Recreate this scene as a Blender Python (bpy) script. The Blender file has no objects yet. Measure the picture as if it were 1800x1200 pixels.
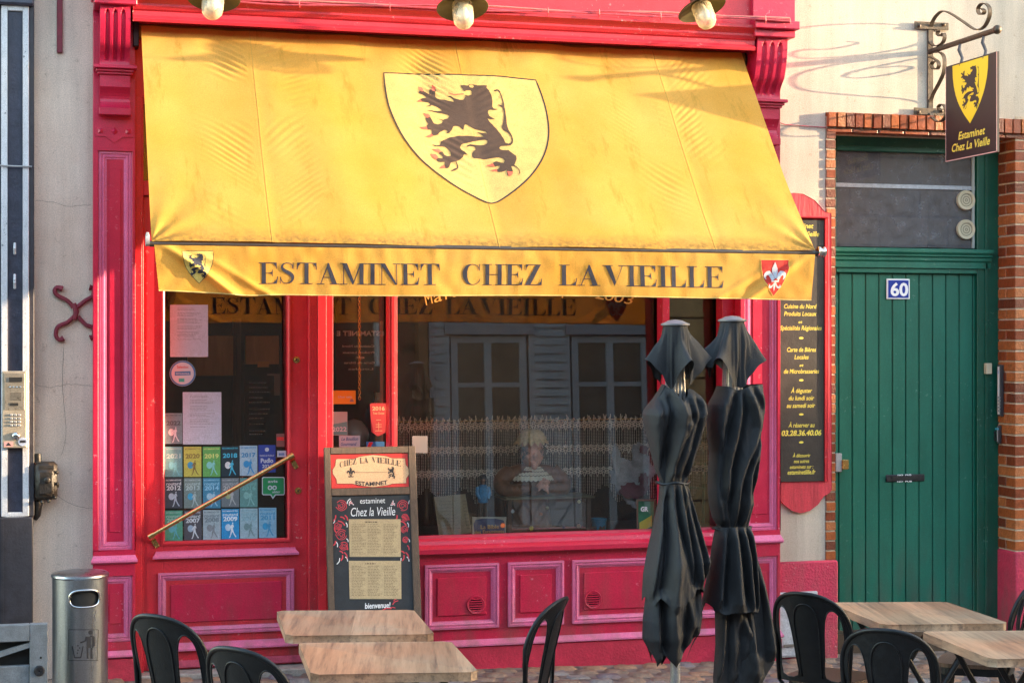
import bpy, bmesh, math, random
from mathutils import Vector, Matrix, geometry, noise
random.seed(7)
S = bpy.context.scene
PI = math.pi
R = math.radians

# ------------------------------------------------------------------ camera
YAW = R(15.1); c_, s_ = math.cos(YAW), math.sin(YAW)
CZ = 1.95; FPX = 3000.0
cam_data = bpy.data.cameras.new('camera')
cam_data.sensor_width = 36.0; cam_data.lens = 60.0
cam_data.clip_end = 500; cam_data.clip_start = 0.1
cam = bpy.data.objects.new('camera', cam_data)
cam.location = (0, -10, CZ); cam.rotation_euler = (R(90), 0, -YAW)
S.collection.objects.link(cam); S.camera = cam

# ------------------------------------------------------------------ light
SUNV = Vector((1.0, -0.20, 0.13)).normalized()       # towards the sun
world = bpy.data.worlds.new('World'); S.world = world; world.use_nodes = True
wn = world.node_tree.nodes; wl = world.node_tree.links
bg = wn['Background']; sky = wn.new('ShaderNodeTexSky')
sky.sky_type = 'NISHITA'; sky.sun_disc = False
sky.sun_elevation = math.asin(SUNV.z); sky.sun_rotation = math.atan2(SUNV.x, SUNV.y)
sky.air_density = 1.0; sky.dust_density = 1.2; sky.ozone_density = 0.6
wl.new(sky.outputs[0], bg.inputs[0]); bg.inputs[1].default_value = 0.15
sd = bpy.data.lights.new('sun', 'SUN'); sd.energy = 2.0; sd.angle = R(0.53); sd.color = (1.0, 0.72, 0.44)
sun = bpy.data.objects.new('sun', sd); S.collection.objects.link(sun)
sun.rotation_euler = SUNV.to_track_quat('Z', 'Y').to_euler(); sun.location = (20, -8, 8)
vs = S.view_settings
vs.view_transform = 'Standard'; vs.look = 'None'; vs.gamma = 1; vs.use_curve_mapping = False
vs.exposure = 3.52
S.render.engine = 'CYCLES'
S.cycles.max_bounces = 8; S.cycles.transparent_max_bounces = 16

# ------------------------------------------------------------------ picture -> place
def U(px): return (px - 900.0) / FPX
def fx(px, Y=0.0):
    u = U(px); return (10 + Y) * (u * c_ + s_) / (c_ - u * s_)
def fz(px, py, Y=0.0):
    u = U(px); return CZ + (600.0 - py) / FPX * (10 + Y) / (c_ - u * s_)
def fp(px, py, Y=0.0): return Vector((fx(px, Y), Y, fz(px, py, Y)))
def side(px, py, X):
    """point on the plane x = X"""
    u = U(px); D = X * (c_ - u * s_) / (u * c_ + s_)
    return Vector((X, D - 10, CZ + (600.0 - py) / FPX * D / (c_ - u * s_)))
def G(x): return 0.056 - 0.0225 * max(-6, min(12, x))

# ------------------------------------------------------------------ materials
_m = {}
CHIPPED = {'crimson_paint': ((.62, .20, .26), (.20, .05, .05)), 'pink_paint': ((.45, .06, .12), (.26, .12, .13)), 'red_paint': ((.60, .22, .22), (.20, .05, .04)), 'green_paint': ((.10, .20, .16), (.06, .07, .055)), 'green_paint_frame': ((.10, .20, .16), (.06, .07, .055)), 'red_render': ((.60, .35, .33), (.20, .09, .08)), 'worn_white_paint': ((.10, .11, .14), (.25, .24, .23))}
def mat(name, col, rough=0.5, var=0.0, vscale=6.0, bump=0.0, bscale=120.0, metal=0.0, col2=None, spec=0.5, transl=0.0, coat=0.0, stretch=None, sheen=0.0):
    if name in _m: return _m[name]
    m = bpy.data.materials.new(name); m.use_nodes = True; _m[name] = m
    nt = m.node_tree; n = nt.nodes; l = nt.links; b = n['Principled BSDF']
    b.inputs['Roughness'].default_value = rough; b.inputs['Metallic'].default_value = metal
    b.inputs['Specular IOR Level'].default_value = spec
    b.inputs['Coat Weight'].default_value = coat
    if sheen: b.inputs['Sheen Weight'].default_value = sheen
    b.inputs['Base Color'].default_value = (*col, 1)
    tc = n.new('ShaderNodeTexCoord'); vec = tc.outputs['Object']
    g = n.new('ShaderNodeNewGeometry'); vec = g.outputs['Position']
    if stretch:
        mp = n.new('ShaderNodeMapping'); mp.inputs['Scale'].default_value = stretch
        l.new(vec, mp.inputs[0]); vec = mp.outputs[0]
    src = None
    if var or col2:
        nz = n.new('ShaderNodeTexNoise'); nz.inputs['Scale'].default_value = vscale; nz.inputs['Detail'].default_value = 8; nz.inputs['Roughness'].default_value = 0.65
        l.new(vec, nz.inputs['Vector'])
        rp = n.new('ShaderNodeValToRGB'); rp.color_ramp.elements[0].position = 0.32; rp.color_ramp.elements[1].position = 0.68
        a = col; d = col2 if col2 else tuple(min(1, x * (1 + var)) for x in col)
        if not col2: a = tuple(x * (1 - var) for x in col)
        rp.color_ramp.elements[0].color = (*a, 1); rp.color_ramp.elements[1].color = (*d, 1)
        l.new(nz.outputs['Fac'], rp.inputs[0]); src = rp.outputs[0]
        if name in CHIPPED:
            def nz_(sc, de, ro):
                q = n.new('ShaderNodeTexNoise'); q.inputs['Scale'].default_value = sc; q.inputs['Detail'].default_value = de; q.inputs['Roughness'].default_value = ro; l.new(g.outputs['Position'], q.inputs['Vector']); return q
            def th(q, lo, hi):
                q2 = n.new('ShaderNodeMapRange'); q2.inputs['From Min'].default_value = lo; q2.inputs['From Max'].default_value = hi; l.new(q, q2.inputs[0]); return q2
            chipc, dirtc = CHIPPED[name]
            c1 = th(nz_(38, 6, .7).outputs[0], .625, .64); c2 = th(nz_(2.3, 3, .5).outputs[0], .47, .60)
            m1 = n.new('ShaderNodeMath'); m1.operation = 'MULTIPLY'; l.new(c1.outputs[0], m1.inputs[0]); l.new(c2.outputs[0], m1.inputs[1])
            x1 = n.new('ShaderNodeMix'); x1.data_type = 'RGBA'; x1.inputs['B'].default_value = (*chipc, 1); l.new(m1.outputs[0], x1.inputs['Factor']); l.new(src, x1.inputs['A']); src = x1.outputs['Result']
            # splash dirt gathering low on the front, broken by streaky noise
            sp = n.new('ShaderNodeSeparateXYZ'); l.new(g.outputs['Position'], sp.inputs[0]); lowm = th(sp.outputs['Z'], .75, -.05)
            mp2 = n.new('ShaderNodeMapping'); mp2.inputs['Scale'].default_value = (9, 9, 2); l.new(g.outputs['Position'], mp2.inputs[0]); sn = n.new('ShaderNodeTexNoise'); sn.inputs['Scale'].default_value = 1.5; sn.inputs['Detail'].default_value = 8; l.new(mp2.outputs[0], sn.inputs['Vector'])
            c3 = th(sn.outputs[0], .40, .72); m2 = n.new('ShaderNodeMath'); m2.operation = 'MULTIPLY'; l.new(lowm.outputs[0], m2.inputs[0]); l.new(c3.outputs[0], m2.inputs[1])
            x2 = n.new('ShaderNodeMix'); x2.data_type = 'RGBA'; x2.inputs['B'].default_value = (*dirtc, 1); l.new(m2.outputs[0], x2.inputs['Factor']); l.new(src, x2.inputs['A']); src = x2.outputs['Result']
        gn = n.new('ShaderNodeTexNoise'); gn.inputs['Scale'].default_value = 210; gn.inputs['Detail'].default_value = 2; l.new(g.outputs['Position'], gn.inputs['Vector'])
        gm = n.new('ShaderNodeMapRange'); gm.inputs['From Min'].default_value = .3; gm.inputs['From Max'].default_value = .7; gm.inputs['To Min'].default_value = .80; gm.inputs['To Max'].default_value = 1.18; l.new(gn.outputs[0], gm.inputs[0])
        gx = n.new('ShaderNodeVectorMath'); gx.operation = 'SCALE'; l.new(src, gx.inputs[0]); l.new(gm.outputs[0], gx.inputs['Scale']); src = gx.outputs[0]
        l.new(src, b.inputs['Base Color'])
        mr = n.new('ShaderNodeMapRange'); mr.inputs['To Min'].default_value = max(0, rough - 0.12); mr.inputs['To Max'].default_value = min(1, rough + 0.12)
        l.new(nz.outputs['Fac'], mr.inputs[0]); l.new(mr.outputs[0], b.inputs['Roughness'])
    if bump:
        nb = n.new('ShaderNodeTexNoise'); nb.inputs['Scale'].default_value = bscale; nb.inputs['Detail'].default_value = 4
        l.new(vec, nb.inputs['Vector'])
        bp = n.new('ShaderNodeBump'); bp.inputs['Strength'].default_value = bump; bp.inputs['Distance'].default_value = 0.01
        l.new(nb.outputs['Fac'], bp.inputs['Height']); l.new(bp.outputs[0], b.inputs['Normal'])
    if transl:
        t = n.new('ShaderNodeBsdfTranslucent'); t.inputs[0].default_value = (*col, 1)
        if src: l.new(src, t.inputs[0])
        mx = n.new('ShaderNodeMixShader'); mx.inputs[0].default_value = transl
        o = n['Material Output']; l.new(b.outputs[0], mx.inputs[1]); l.new(t.outputs[0], mx.inputs[2]); l.new(mx.outputs[0], o.inputs[0])
    return m

def ptex(name, builder):
    if name in _m: return _m[name]
    m = bpy.data.materials.new(name); m.use_nodes = True; _m[name] = m
    builder(m.node_tree, m.node_tree.nodes, m.node_tree.links, m.node_tree.nodes['Principled BSDF']); return m

CRIM = mat('crimson_paint', (0.47, 0.010, 0.050), 0.38, 0.10, 9, 0.10, 90, spec=0.5)
def _wornpink(nt, n, l, b):
    pass
PINK = mat('pink_paint', (0.60, 0.125, 0.265), 0.4, 0.10, 12, 0.10, 90)
CRED = mat('red_paint', (0.54, 0.022, 0.040), 0.38, 0.09, 9, 0.08, 90)
BOARDRED = mat('faded_red_board', (0.50, 0.03, 0.05), 0.6, 0.25, 20, 0.3, 60, stretch=(1, 1, 0.15))
def plaster(name, a, b2, dark):
    def f(nt, n, l, b):
        g = n.new('ShaderNodeNewGeometry')
        def nz(s, d=8, r=0.6):
            x = n.new('ShaderNodeTexNoise'); x.inputs['Scale'].default_value = s; x.inputs['Detail'].default_value = d; x.inputs['Roughness'].default_value = r
            l.new(g.outputs['Position'], x.inputs['Vector']); return x
        n1 = nz(3.0); n2 = nz(17, 8, 0.75); n3 = nz(260, 3, 0.8)
        r1 = n.new('ShaderNodeValToRGB'); r1.color_ramp.elements[0].position = .3; r1.color_ramp.elements[1].position = .7
        r1.color_ramp.elements[0].color = (*a, 1); r1.color_ramp.elements[1].color = (*b2, 1); l.new(n1.outputs[0], r1.inputs[0])
        r2 = n.new('ShaderNodeValToRGB'); r2.color_ramp.elements[0].position = .30; r2.color_ramp.elements[1].position = .42
        r2.color_ramp.elements[0].color = (1, 1, 1, 1); r2.color_ramp.elements[1].color = (0, 0, 0, 1); l.new(n2.outputs[0], r2.inputs[0])
        mx = n.new('ShaderNodeMix'); mx.data_type = 'RGBA'; mx.inputs['B'].default_value = (*dark, 1)
        mu = n.new('ShaderNodeMath'); mu.operation = 'MULTIPLY'; mu.inputs[1].default_value = 0.75
        l.new(r2.outputs[0], mu.inputs[0]); l.new(mu.outputs[0], mx.inputs['Factor']); l.new(r1.outputs[0], mx.inputs['A'])
        mps = n.new('ShaderNodeMapping'); mps.inputs['Scale'].default_value = (5, 5, .45); l.new(g.outputs['Position'], mps.inputs[0]); ns = n.new('ShaderNodeTexNoise'); ns.inputs['Scale'].default_value = 2; ns.inputs['Detail'].default_value = 9; ns.inputs['Roughness'].default_value = .65; l.new(mps.outputs[0], ns.inputs['Vector'])
        rs = n.new('ShaderNodeMapRange'); rs.inputs['From Min'].default_value = .35; rs.inputs['From Max'].default_value = .7; rs.inputs['To Min'].default_value = 1.08; rs.inputs['To Max'].default_value = .84; l.new(ns.outputs[0], rs.inputs[0])
        n5 = nz(160, 2, .6); r5 = n.new('ShaderNodeMapRange'); r5.inputs['From Min'].default_value = .3; r5.inputs['From Max'].default_value = .7; r5.inputs['To Min'].default_value = .78; r5.inputs['To Max'].default_value = 1.18; l.new(n5.outputs[0], r5.inputs[0])
        mm = n.new('ShaderNodeMath'); mm.operation = 'MULTIPLY'; l.new(rs.outputs[0], mm.inputs[0]); l.new(r5.outputs[0], mm.inputs[1])
        # hairline cracks
        v = n.new('ShaderNodeTexVoronoi'); v.feature = 'DISTANCE_TO_EDGE'; v.inputs['Scale'].default_value = 0.9
        wv = nz(5, 4, .6); ad = n.new('ShaderNodeVectorMath'); ad.operation = 'MULTIPLY_ADD'; ad.inputs[1].default_value = (.35, .35, .35)
        l.new(wv.outputs['Color'], ad.inputs[0]); l.new(g.outputs['Position'], ad.inputs[2]); l.new(ad.outputs[0], v.inputs['Vector'])
        lt = n.new('ShaderNodeMath'); lt.operation = 'LESS_THAN'; lt.inputs[1].default_value = 0.004; l.new(v.outputs['Distance'], lt.inputs[0])
        m4 = n.new('ShaderNodeMath'); m4.operation = 'MULTIPLY'; m4.inputs[1].default_value = 0.0; l.new(lt.outputs[0], m4.inputs[0])
        mx2 = n.new('ShaderNodeMix'); mx2.data_type = 'RGBA'; mx2.inputs['B'].default_value = (dark[0] * .5, dark[1] * .5, dark[2] * .5, 1)
        vsc = n.new('ShaderNodeVectorMath'); vsc.operation = 'SCALE'; l.new(mx.outputs['Result'], vsc.inputs[0]); l.new(mm.outputs[0], vsc.inputs['Scale']); l.new(m4.outputs[0], mx2.inputs['Factor']); l.new(vsc.outputs[0], mx2.inputs['A'])
        l.new(mx2.outputs['Result'], b.inputs['Base Color']); b.inputs['Roughness'].default_value = .9; b.inputs['Specular IOR Level'].default_value = .2
        bp = n.new('ShaderNodeBump'); bp.inputs['Strength'].default_value = .35; bp.inputs['Distance'].default_value = .006
        am = n.new('ShaderNodeMath'); am.operation = 'ADD'; l.new(n3.outputs[0], am.inputs[0]); l.new(n2.outputs[0], am.inputs[1])
        l.new(am.outputs[0], bp.inputs['Height']); l.new(bp.outputs[0], b.inputs['Normal'])
    return ptex(name, f)
PLAST = plaster('grey_plaster', (0.62, 0.49, 0.40), (0.74, 0.61, 0.51), (0.30, 0.22, 0.17))
PLASTR = plaster('cream_plaster', (0.47, 0.40, 0.33), (0.55, 0.48, 0.40), (0.32, 0.25, 0.19))
PLINTH = mat('red_render', (0.50, 0.03, 0.075), 0.8, 0.15, 14, 0.7, 70)
GREEN = mat('green_paint', (0.002, 0.112, 0.074), 0.42, 0.18, 5, 0.12, 60, stretch=(1, 1, 0.25))
GREEND = mat('green_paint_frame', (0.003, 0.075, 0.048), 0.4, 0.15, 6, 0.12, 60)
BLACKM = mat('black_steel', (0.006, 0.007, 0.009), 0.45, 0.4, 30, 0.15, 200, spec=.35)
DGREY = mat('dark_grey_paint', (0.035, 0.032, 0.04), 0.55, 0.3, 12, 0.2, 60)
NAVY = mat('blue_black_paint', (0.030, 0.032, 0.055), 0.5, 0.3, 15, 0.2, 60)
WHITEW = mat('worn_white_paint', (0.55, 0.56, 0.60), 0.5, 0.14, 22, 0.15, 70, stretch=(1, 1, 0.3))
STEEL = mat('brushed_steel', (0.38, 0.41, 0.45), 0.30, 0.15, 14, 0.06, 60, metal=1.0, stretch=(1, 1, 0.06))
CHROME = mat('polished_steel', (0.6, 0.6, 0.6), 0.18, metal=1.0)
BRASS = mat('brass', (0.62, 0.40, 0.16), 0.25, 0.15, 30, 0.05, 100, metal=1.0)
IRON = mat('weathered_iron', (0.075, 0.055, 0.038), 0.5, 0.5, 40, 0.3, 150, metal=0.4)
RUBBER = mat('black_cable', (0.02, 0.02, 0.02), 0.6)
CABLE = mat('painted_cable', (0.40, 0.05, 0.07), 0.5, 0.3, 30)
MORTAR = mat('pale_mortar', (0.46, 0.38, 0.29), 0.9, 0.2, 40, 0.5, 150)
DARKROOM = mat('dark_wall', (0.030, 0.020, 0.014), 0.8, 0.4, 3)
OCHRE = mat('ochre_timber', (0.42, 0.24, 0.07), 0.6, 0.25, 6, 0.2, 60, stretch=(3, 3, 0.4))
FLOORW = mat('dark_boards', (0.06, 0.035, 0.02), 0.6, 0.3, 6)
PAPER = mat('white_paper', (0.40, 0.45, 0.58), 0.7, 0.05, 20)
INK = mat('grey_print', (0.22, 0.22, 0.26), 0.8)
KRAFT = mat('kraft_paper', (0.46, 0.35, 0.20), 0.8, 0.10, 30)
BROWNINK = mat('brown_print', (0.13, 0.09, 0.05), 0.8)
SLATE = mat('blackboard', (0.016, 0.019, 0.024), 0.55, 0.3, 16, 0.1, 120)
CHALK = mat('white_chalk_paint', (0.75, 0.77, 0.80), 0.8)
CHALKR = mat('red_chalk_paint', (0.60, 0.05, 0.07), 0.8)
DWOOD = mat('dark_oak', (0.085, 0.052, 0.035), 0.6, 0.35, 10, 0.4, 80, stretch=(8, 8, 0.7))
LABELRED = mat('label_red', (0.62, 0.035, 0.03), 0.5, 0.06, 20)
CREAM = mat('cream_label', (0.66, 0.43, 0.25), 0.6, 0.04, 30)
TEXTDK = mat('dark_lettering', (0.018, 0.018, 0.024), 0.7)
YELLOWP = mat('yellow_lettering', (0.72, 0.60, 0.08), 0.6)
SIGNBR = mat('sign_dark_brown', (0.026, 0.018, 0.020), 0.5, 0.15, 30)
SIGNY = mat('sign_yellow', (0.80, 0.62, 0.02), 0.45)
PINKEDGE = mat('sign_edge', (0.60, 0.38, 0.34), 0.5)
BOARDBK = mat('menu_board_black', (0.035, 0.028, 0.024), 0.45, 0.2, 20, 0.15, 100)
BLUEEN = mat('blue_enamel', (0.02, 0.045, 0.30), 0.2)
WHITEEN = mat('white_enamel', (0.8, 0.8, 0.8), 0.2)
PARA = mat('black_parasol_cloth', (0.0150, 0.0155, 0.018), 0.66, 0.3, 7, 0.35, 300, spec=.4)
LACE = mat('ecru_lace', (0.85, 0.76, 0.62), 0.9)
SKIN = mat('painted_clay_face', (0.72, 0.36, 0.25), 0.5, 0.3, 22, 0.3, 60)
BROWNC = mat('brown_glazed_cloth', (0.20, 0.075, 0.03), 0.4, 0.4, 20, 0.4, 50)
BONNET = mat('cream_knit', (0.80, 0.62, 0.34), 0.9, 0.2, 40, 0.8, 130)
COLLAR = mat('cream_collar', (0.80, 0.72, 0.55), 0.8, 0.1, 40)
BLUEJ = mat('blue_jacket', (0.05, 0.26, 0.48), 0.4, 0.4, 60)
BINBLK = mat('black_hole_lining', (0.01, 0.01, 0.01), 0.7)
GREYPL = mat('grey_plastic', (0.32, 0.32, 0.33), 0.4, 0.1, 20)
BEIGEPL = mat('beige_metal', (0.42, 0.36, 0.28), 0.35, 0.1, 20, metal=0.3)
GREYSH = mat('grey_blue_paint', (0.16, 0.20, 0.28), 0.6, 0.2, 8, 0.2, 40)
STONEO = mat('ochre_stone', (0.42, 0.27, 0.12), 0.9, 0.25, 4, 0.5, 30)
GLASSBULB = mat('frosted_bulb', (0.82, 0.76, 0.64), 0.25)
OLIVE = mat('olive_enamel', (0.055, 0.045, 0.018), 0.4, 0.3, 20)

def glass_mat(name, base=0.07, gain=1.6, dirt=0.0, tint=(1, 1, 1), dirtcol=(.55, .55, .58)):
    def f(nt, n, l, b):
        n.remove(b); o = n['Material Output']
        tr = n.new('ShaderNodeBsdfTransparent'); tr.inputs[0].default_value = (*tint, 1)
        gl = n.new('ShaderNodeBsdfGlossy'); gl.inputs['Roughness'].default_value = 0.0
        fr = n.new('ShaderNodeFresnel'); fr.inputs[0].default_value = 1.5
        ma = n.new('ShaderNodeMath'); ma.operation = 'MULTIPLY_ADD'; ma.inputs[1].default_value = gain; ma.inputs[2].default_value = base; ma.use_clamp = True
        l.new(fr.outputs[0], ma.inputs[0])
        mx = n.new('ShaderNodeMixShader'); l.new(ma.outputs[0], mx.inputs[0]); l.new(tr.outputs[0], mx.inputs[1]); l.new(gl.outputs[0], mx.inputs[2])
        last = mx.outputs[0]
        if dirt:
            df = n.new('ShaderNodeBsdfDiffuse'); df.inputs[0].default_value = (*dirtcol, 1)
            g = n.new('ShaderNodeNewGeometry'); nz = n.new('ShaderNodeTexNoise'); nz.inputs['Scale'].default_value = 13; nz.inputs['Detail'].default_value = 14; nz.inputs['Roughness'].default_value = .75
            l.new(g.outputs['Position'], nz.inputs['Vector'])
            mr = n.new('ShaderNodeMapRange'); mr.inputs['From Min'].default_value = .3; mr.inputs['From Max'].default_value = .75
            mr.inputs['To Min'].default_value = dirt * .35; mr.inputs['To Max'].default_value = dirt * 1.6
            l.new(nz.outputs[0], mr.inputs[0])
            m2 = n.new('ShaderNodeMixShader'); l.new(mr.outputs[0], m2.inputs[0]); l.new(last, m2.inputs[1]); l.new(df.outputs[0], m2.inputs[2]); last = m2.outputs[0]
        l.new(last, o.inputs[0])
    return ptex(name, f)
GLASS = glass_mat('shop_glass', 0.014, 1.2, 0.010)
GLASSD = glass_mat('door_glass', 0.04, 1.2, 0.008)
GLASST = glass_mat('dusty_transom_glass', 0.03, .6, 0.27, (.45, .45, .5), (.34, .34, .38))
GLASSO = glass_mat('far_glass', 0.25, 1.5, 0.0, (.1, .1, .1))
GLASSL = glass_mat('lamp_glass', 0.03, .5, 0.42, (1, .97, .9), (.75, .66, .48))

# ------------------------------------------------------------------ builders
def tag(o, label=None, cat=None, group=None, kind=None):
    if label: o['label'] = label
    if cat: o['category'] = cat
    if group: o['group'] = group
    if kind: o['kind'] = kind
    return o
def empty(name, loc, label=None, cat=None, group=None, rz=0):
    o = bpy.data.objects.new(name, None); S.collection.objects.link(o); o.location = loc; o.rotation_euler = (0, 0, rz)
    o.empty_display_size = 0.1
    return tag(o, label, cat, group)
class MB:
    def __init__(s): s.v = []; s.f = []
    def add(s, vs, fs):
        k = len(s.v); s.v += [tuple(p) for p in vs]; s.f += [tuple(i + k for i in f) for f in fs]; return s
    def box(s, x0, x1, y0, y1, z0, z1):
        if x0 > x1: x0, x1 = x1, x0
        if y0 > y1: y0, y1 = y1, y0
        if z0 > z1: z0, z1 = z1, z0
        v = [(x0, y0, z0), (x1, y0, z0), (x1, y1, z0), (x0, y1, z0), (x0, y0, z1), (x1, y0, z1), (x1, y1, z1), (x0, y1, z1)]
        return s.add(v, [(0, 3, 2, 1), (4, 5, 6, 7), (0, 1, 5, 4), (1, 2, 6, 5), (2, 3, 7, 6), (3, 0, 4, 7)])
    def prism(s, poly, d):
        """poly: list of 3D points, extruded by vector d"""
        poly = [Vector(p) for p in poly]; n = len(poly); d = Vector(d)
        tri = geometry.tessellate_polygon([poly])
        v = poly + [p + d for p in poly]
        f = [t for t in tri] + [tuple(i + n for i in reversed(t)) for t in tri]
        f += [(i, (i + 1) % n, (i + 1) % n + n, i + n) for i in range(n)]
        return s.add(v, f)
    def poly(s, poly):
        poly = [Vector(p) for p in poly]
        return s.add(poly, list(geometry.tessellate_polygon([poly])))
    def tube(s, pts, r, n=8, cap=True, closed=False, flat=None):
        pts = [Vector(p) for p in pts]; m = len(pts); rs = r if isinstance(r, (list, tuple)) else [r] * m
        v = []; up = None
        for i, p in enumerate(pts):
            a = pts[(i - 1) % m] if (i > 0 or closed) else p; b = pts[(i + 1) % m] if (i < m - 1 or closed) else p
            t = (b - a).normalized() if (b - a).length > 1e-9 else Vector((0, 0, 1))
            if up is None:
                up = Vector((0, 0, 1)) if abs(t.z) < .9 else Vector((1, 0, 0))
            x = (up - t * up.dot(t))
            x = x.normalized() if x.length > 1e-6 else t.orthogonal().normalized()
            up = x; y = t.cross(x)
            for k in range(n):
                an = 2 * PI * k / n + (PI / n)
                v.append(p + x * math.cos(an) * rs[i] + y * math.sin(an) * rs[i])
        f = []
        for i in range(m if closed else m - 1):
            for k in range(n):
                a = i * n + k; b = i * n + (k + 1) % n; j = (i + 1) % m
                f.append((a, b, j * n + (k + 1) % n, j * n + k))
        if cap and not closed:
            f.append(tuple(reversed(range(n)))); f.append(tuple((m - 1) * n + k for k in range(n)))
        return s.add(v, f)
    def ribbon(s, pts, wdir, w, t):
        """flat bar swept along pts, wide along wdir, thin in the other direction"""
        pts = [Vector(p) for p in pts]; wd = Vector(wdir).normalized(); m = len(pts); v = []
        for i, p in enumerate(pts):
            a = pts[max(0, i - 1)]; b = pts[min(m - 1, i + 1)]
            tn = (b - a).normalized(); nn = tn.cross(wd).normalized()
            for sx, sy in ((-1, -1), (1, -1), (1, 1), (-1, 1)):
                v.append(p + wd * sx * w / 2 + nn * sy * t / 2)
        f = [(0, 1, 2, 3), tuple((m - 1) * 4 + k for k in (3, 2, 1, 0))]
        for i in range(m - 1):
            for k in range(4): f.append((i * 4 + k, i * 4 + (k + 1) % 4, (i + 1) * 4 + (k + 1) % 4, (i + 1) * 4 + k))
        return s.add(v, f)
    def lathe(s, prof, o=(0, 0, 0), axis='Z', n=24, M=None, cap=True):
        o = Vector(o); v = []; m = len(prof)
        for r, h in prof:
            for k in range(n):
                a = 2 * PI * k / n; p = Vector((r * math.cos(a), r * math.sin(a), h))
                if axis == 'Y': p = Vector((p.x, -p.z, p.y))
                if axis == 'X': p = Vector((p.z, p.y, p.x))
                if M: p = M @ p
                v.append(o + p)
        f = []
        for i in range(m - 1):
            for k in range(n):
                f.append((i * n + k, i * n + (k + 1) % n, (i + 1) * n + (k + 1) % n, (i + 1) * n + k))
        if cap and prof[0][0] > 1e-6: f.append(tuple(reversed(range(n))))
        if cap and prof[-1][0] > 1e-6: f.append(tuple((m - 1) * n + k for k in range(n)))
        return s.add(v, f)
    def ball(s, c, r, n=14, m=10, sc=(1, 1, 1), M=None):
        c = Vector(c); v = []; f = []
        for i in range(m + 1):
            t = PI * i / m
            for k in range(n):
                a = 2 * PI * k / n
                p = Vector((math.sin(t) * math.cos(a) * sc[0], math.sin(t) * math.sin(a) * sc[1], math.cos(t) * sc[2])) * r
                if M: p = M @ p
                v.append(c + p)
        for i in range(m):
            for k in range(n):
                f.append((i * n + k, (i + 1) * n + k, (i + 1) * n + (k + 1) % n, i * n + (k + 1) % n))
        return s.add(v, f)
    def build(s, name, m, parent=None, bevel=0, smooth=False, label=None, kind=None, origin=None, subd=0, segs=1):
        me = bpy.data.meshes.new(name)
        og = Vector(origin) if origin is not None else (parent.matrix_world.translation if (parent and False) else Vector((0, 0, 0)))
        me.from_pydata([tuple(Vector(p) - og) for p in s.v], [], s.f); me.validate()
        if bevel or smooth:
            bm = bmesh.new(); bm.from_mesh(me)
            bmesh.ops.remove_doubles(bm, verts=bm.verts, dist=1e-6)
            if bevel:
                ed = [e for e in bm.edges if len(e.link_faces) == 2 and e.calc_face_angle(0) > 0.5]
                bmesh.ops.bevel(bm, geom=ed, offset=bevel, segments=segs, affect='EDGES', profile=.5, clamp_overlap=True)
            bmesh.ops.recalc_face_normals(bm, faces=bm.faces)
            bm.to_mesh(me); bm.free()
        if smooth:
            for p in me.polygons: p.use_smooth = True
            if smooth != 'full':
                try: me.set_sharp_from_angle(angle=R(40))
                except Exception: pass
        me.materials.append(m)
        o = bpy.data.objects.new(name, me); S.collection.objects.link(o)
        o.location = og
        if parent:
            o.parent = parent
            pm = pmw(parent)
            o.matrix_parent_inverse = pm.inverted()
        if label: o['label'] = label
        if kind: o['kind'] = kind
        return o
def pmw(o):
    m = Matrix.LocRotScale(o.location, o.rotation_euler, o.scale)
    if o.parent: m = pmw(o.parent) @ o.matrix_parent_inverse @ m
    return m
def copy_tree(o, parent=None):
    c = o.copy(); S.collection.objects.link(c)
    if parent: c.parent = parent
    for ch in [x for x in o.children]: copy_tree(ch, c)
    return c
def bx(name, m, x0, x1, y0, y1, z0, z1, parent=None, bevel=0.0, label=None, kind=None):
    return MB().box(x0, x1, y0, y1, z0, z1).build(name, m, parent, bevel=bevel, label=label, kind=kind)
def pbox(mb, px0, px1, py0, py1, y0, y1):
    """box on the facade given by picture corners read at depth y0 (its front)"""
    pm = (px0 + px1) / 2
    return mb.box(fx(px0, y0), fx(px1, y0), y0, y1, fz(pm, py1, y0), fz(pm, py0, y0))
def frame(mb, x0, x1, z0, z1, w, y0, y1, wz=None):
    wz = wz or w
    mb.box(x0, x0 + w, y0, y1, z0, z1); mb.box(x1 - w, x1, y0, y1, z0, z1)
    mb.box(x0 + w, x1 - w, y0, y1, z0, z0 + wz); mb.box(x0 + w, x1 - w, y0, y1, z1 - wz, z1)
    return mb
def moulding(mb, x0, x1, z0, z1, w, yb, prof):
    """mitred picture-frame moulding; prof = list of (distance inward, height in front of yb)"""
    loops = []
    for d, h in prof:
        d = d * w
        loops.append([(x0 + d, yb - h, z0 + d), (x1 - d, yb - h, z0 + d), (x1 - d, yb - h, z1 - d), (x0 + d, yb - h, z1 - d)])
    v = [p for L in loops for p in L]; f = []
    for i in range(len(loops) - 1):
        for k in range(4):
            f.append((i * 4 + k, i * 4 + (k + 1) % 4, (i + 1) * 4 + (k + 1) % 4, (i + 1) * 4 + k))
    return mb.add(v, f)
def smooth_pts(pts, n=6, closed=False):
    pts = [Vector(p) for p in pts]; out = []; m = len(pts)
    for i in range(m if closed else m - 1):
        if closed: a, b, c, d = pts[(i - 1) % m], pts[i], pts[(i + 1) % m], pts[(i + 2) % m]
        else: a, b, c, d = pts[max(0, i - 1)], pts[i], pts[i + 1], pts[min(m - 1, i + 2)]
        for k in range(n):
            t = k / n
            out.append(.5 * ((2 * b) + (c - a) * t + (2 * a - 5 * b + 4 * c - d) * t * t + (-a + 3 * b - 3 * c + d) * t ** 3))
    if not closed: out.append(pts[-1])
    return out

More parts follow.
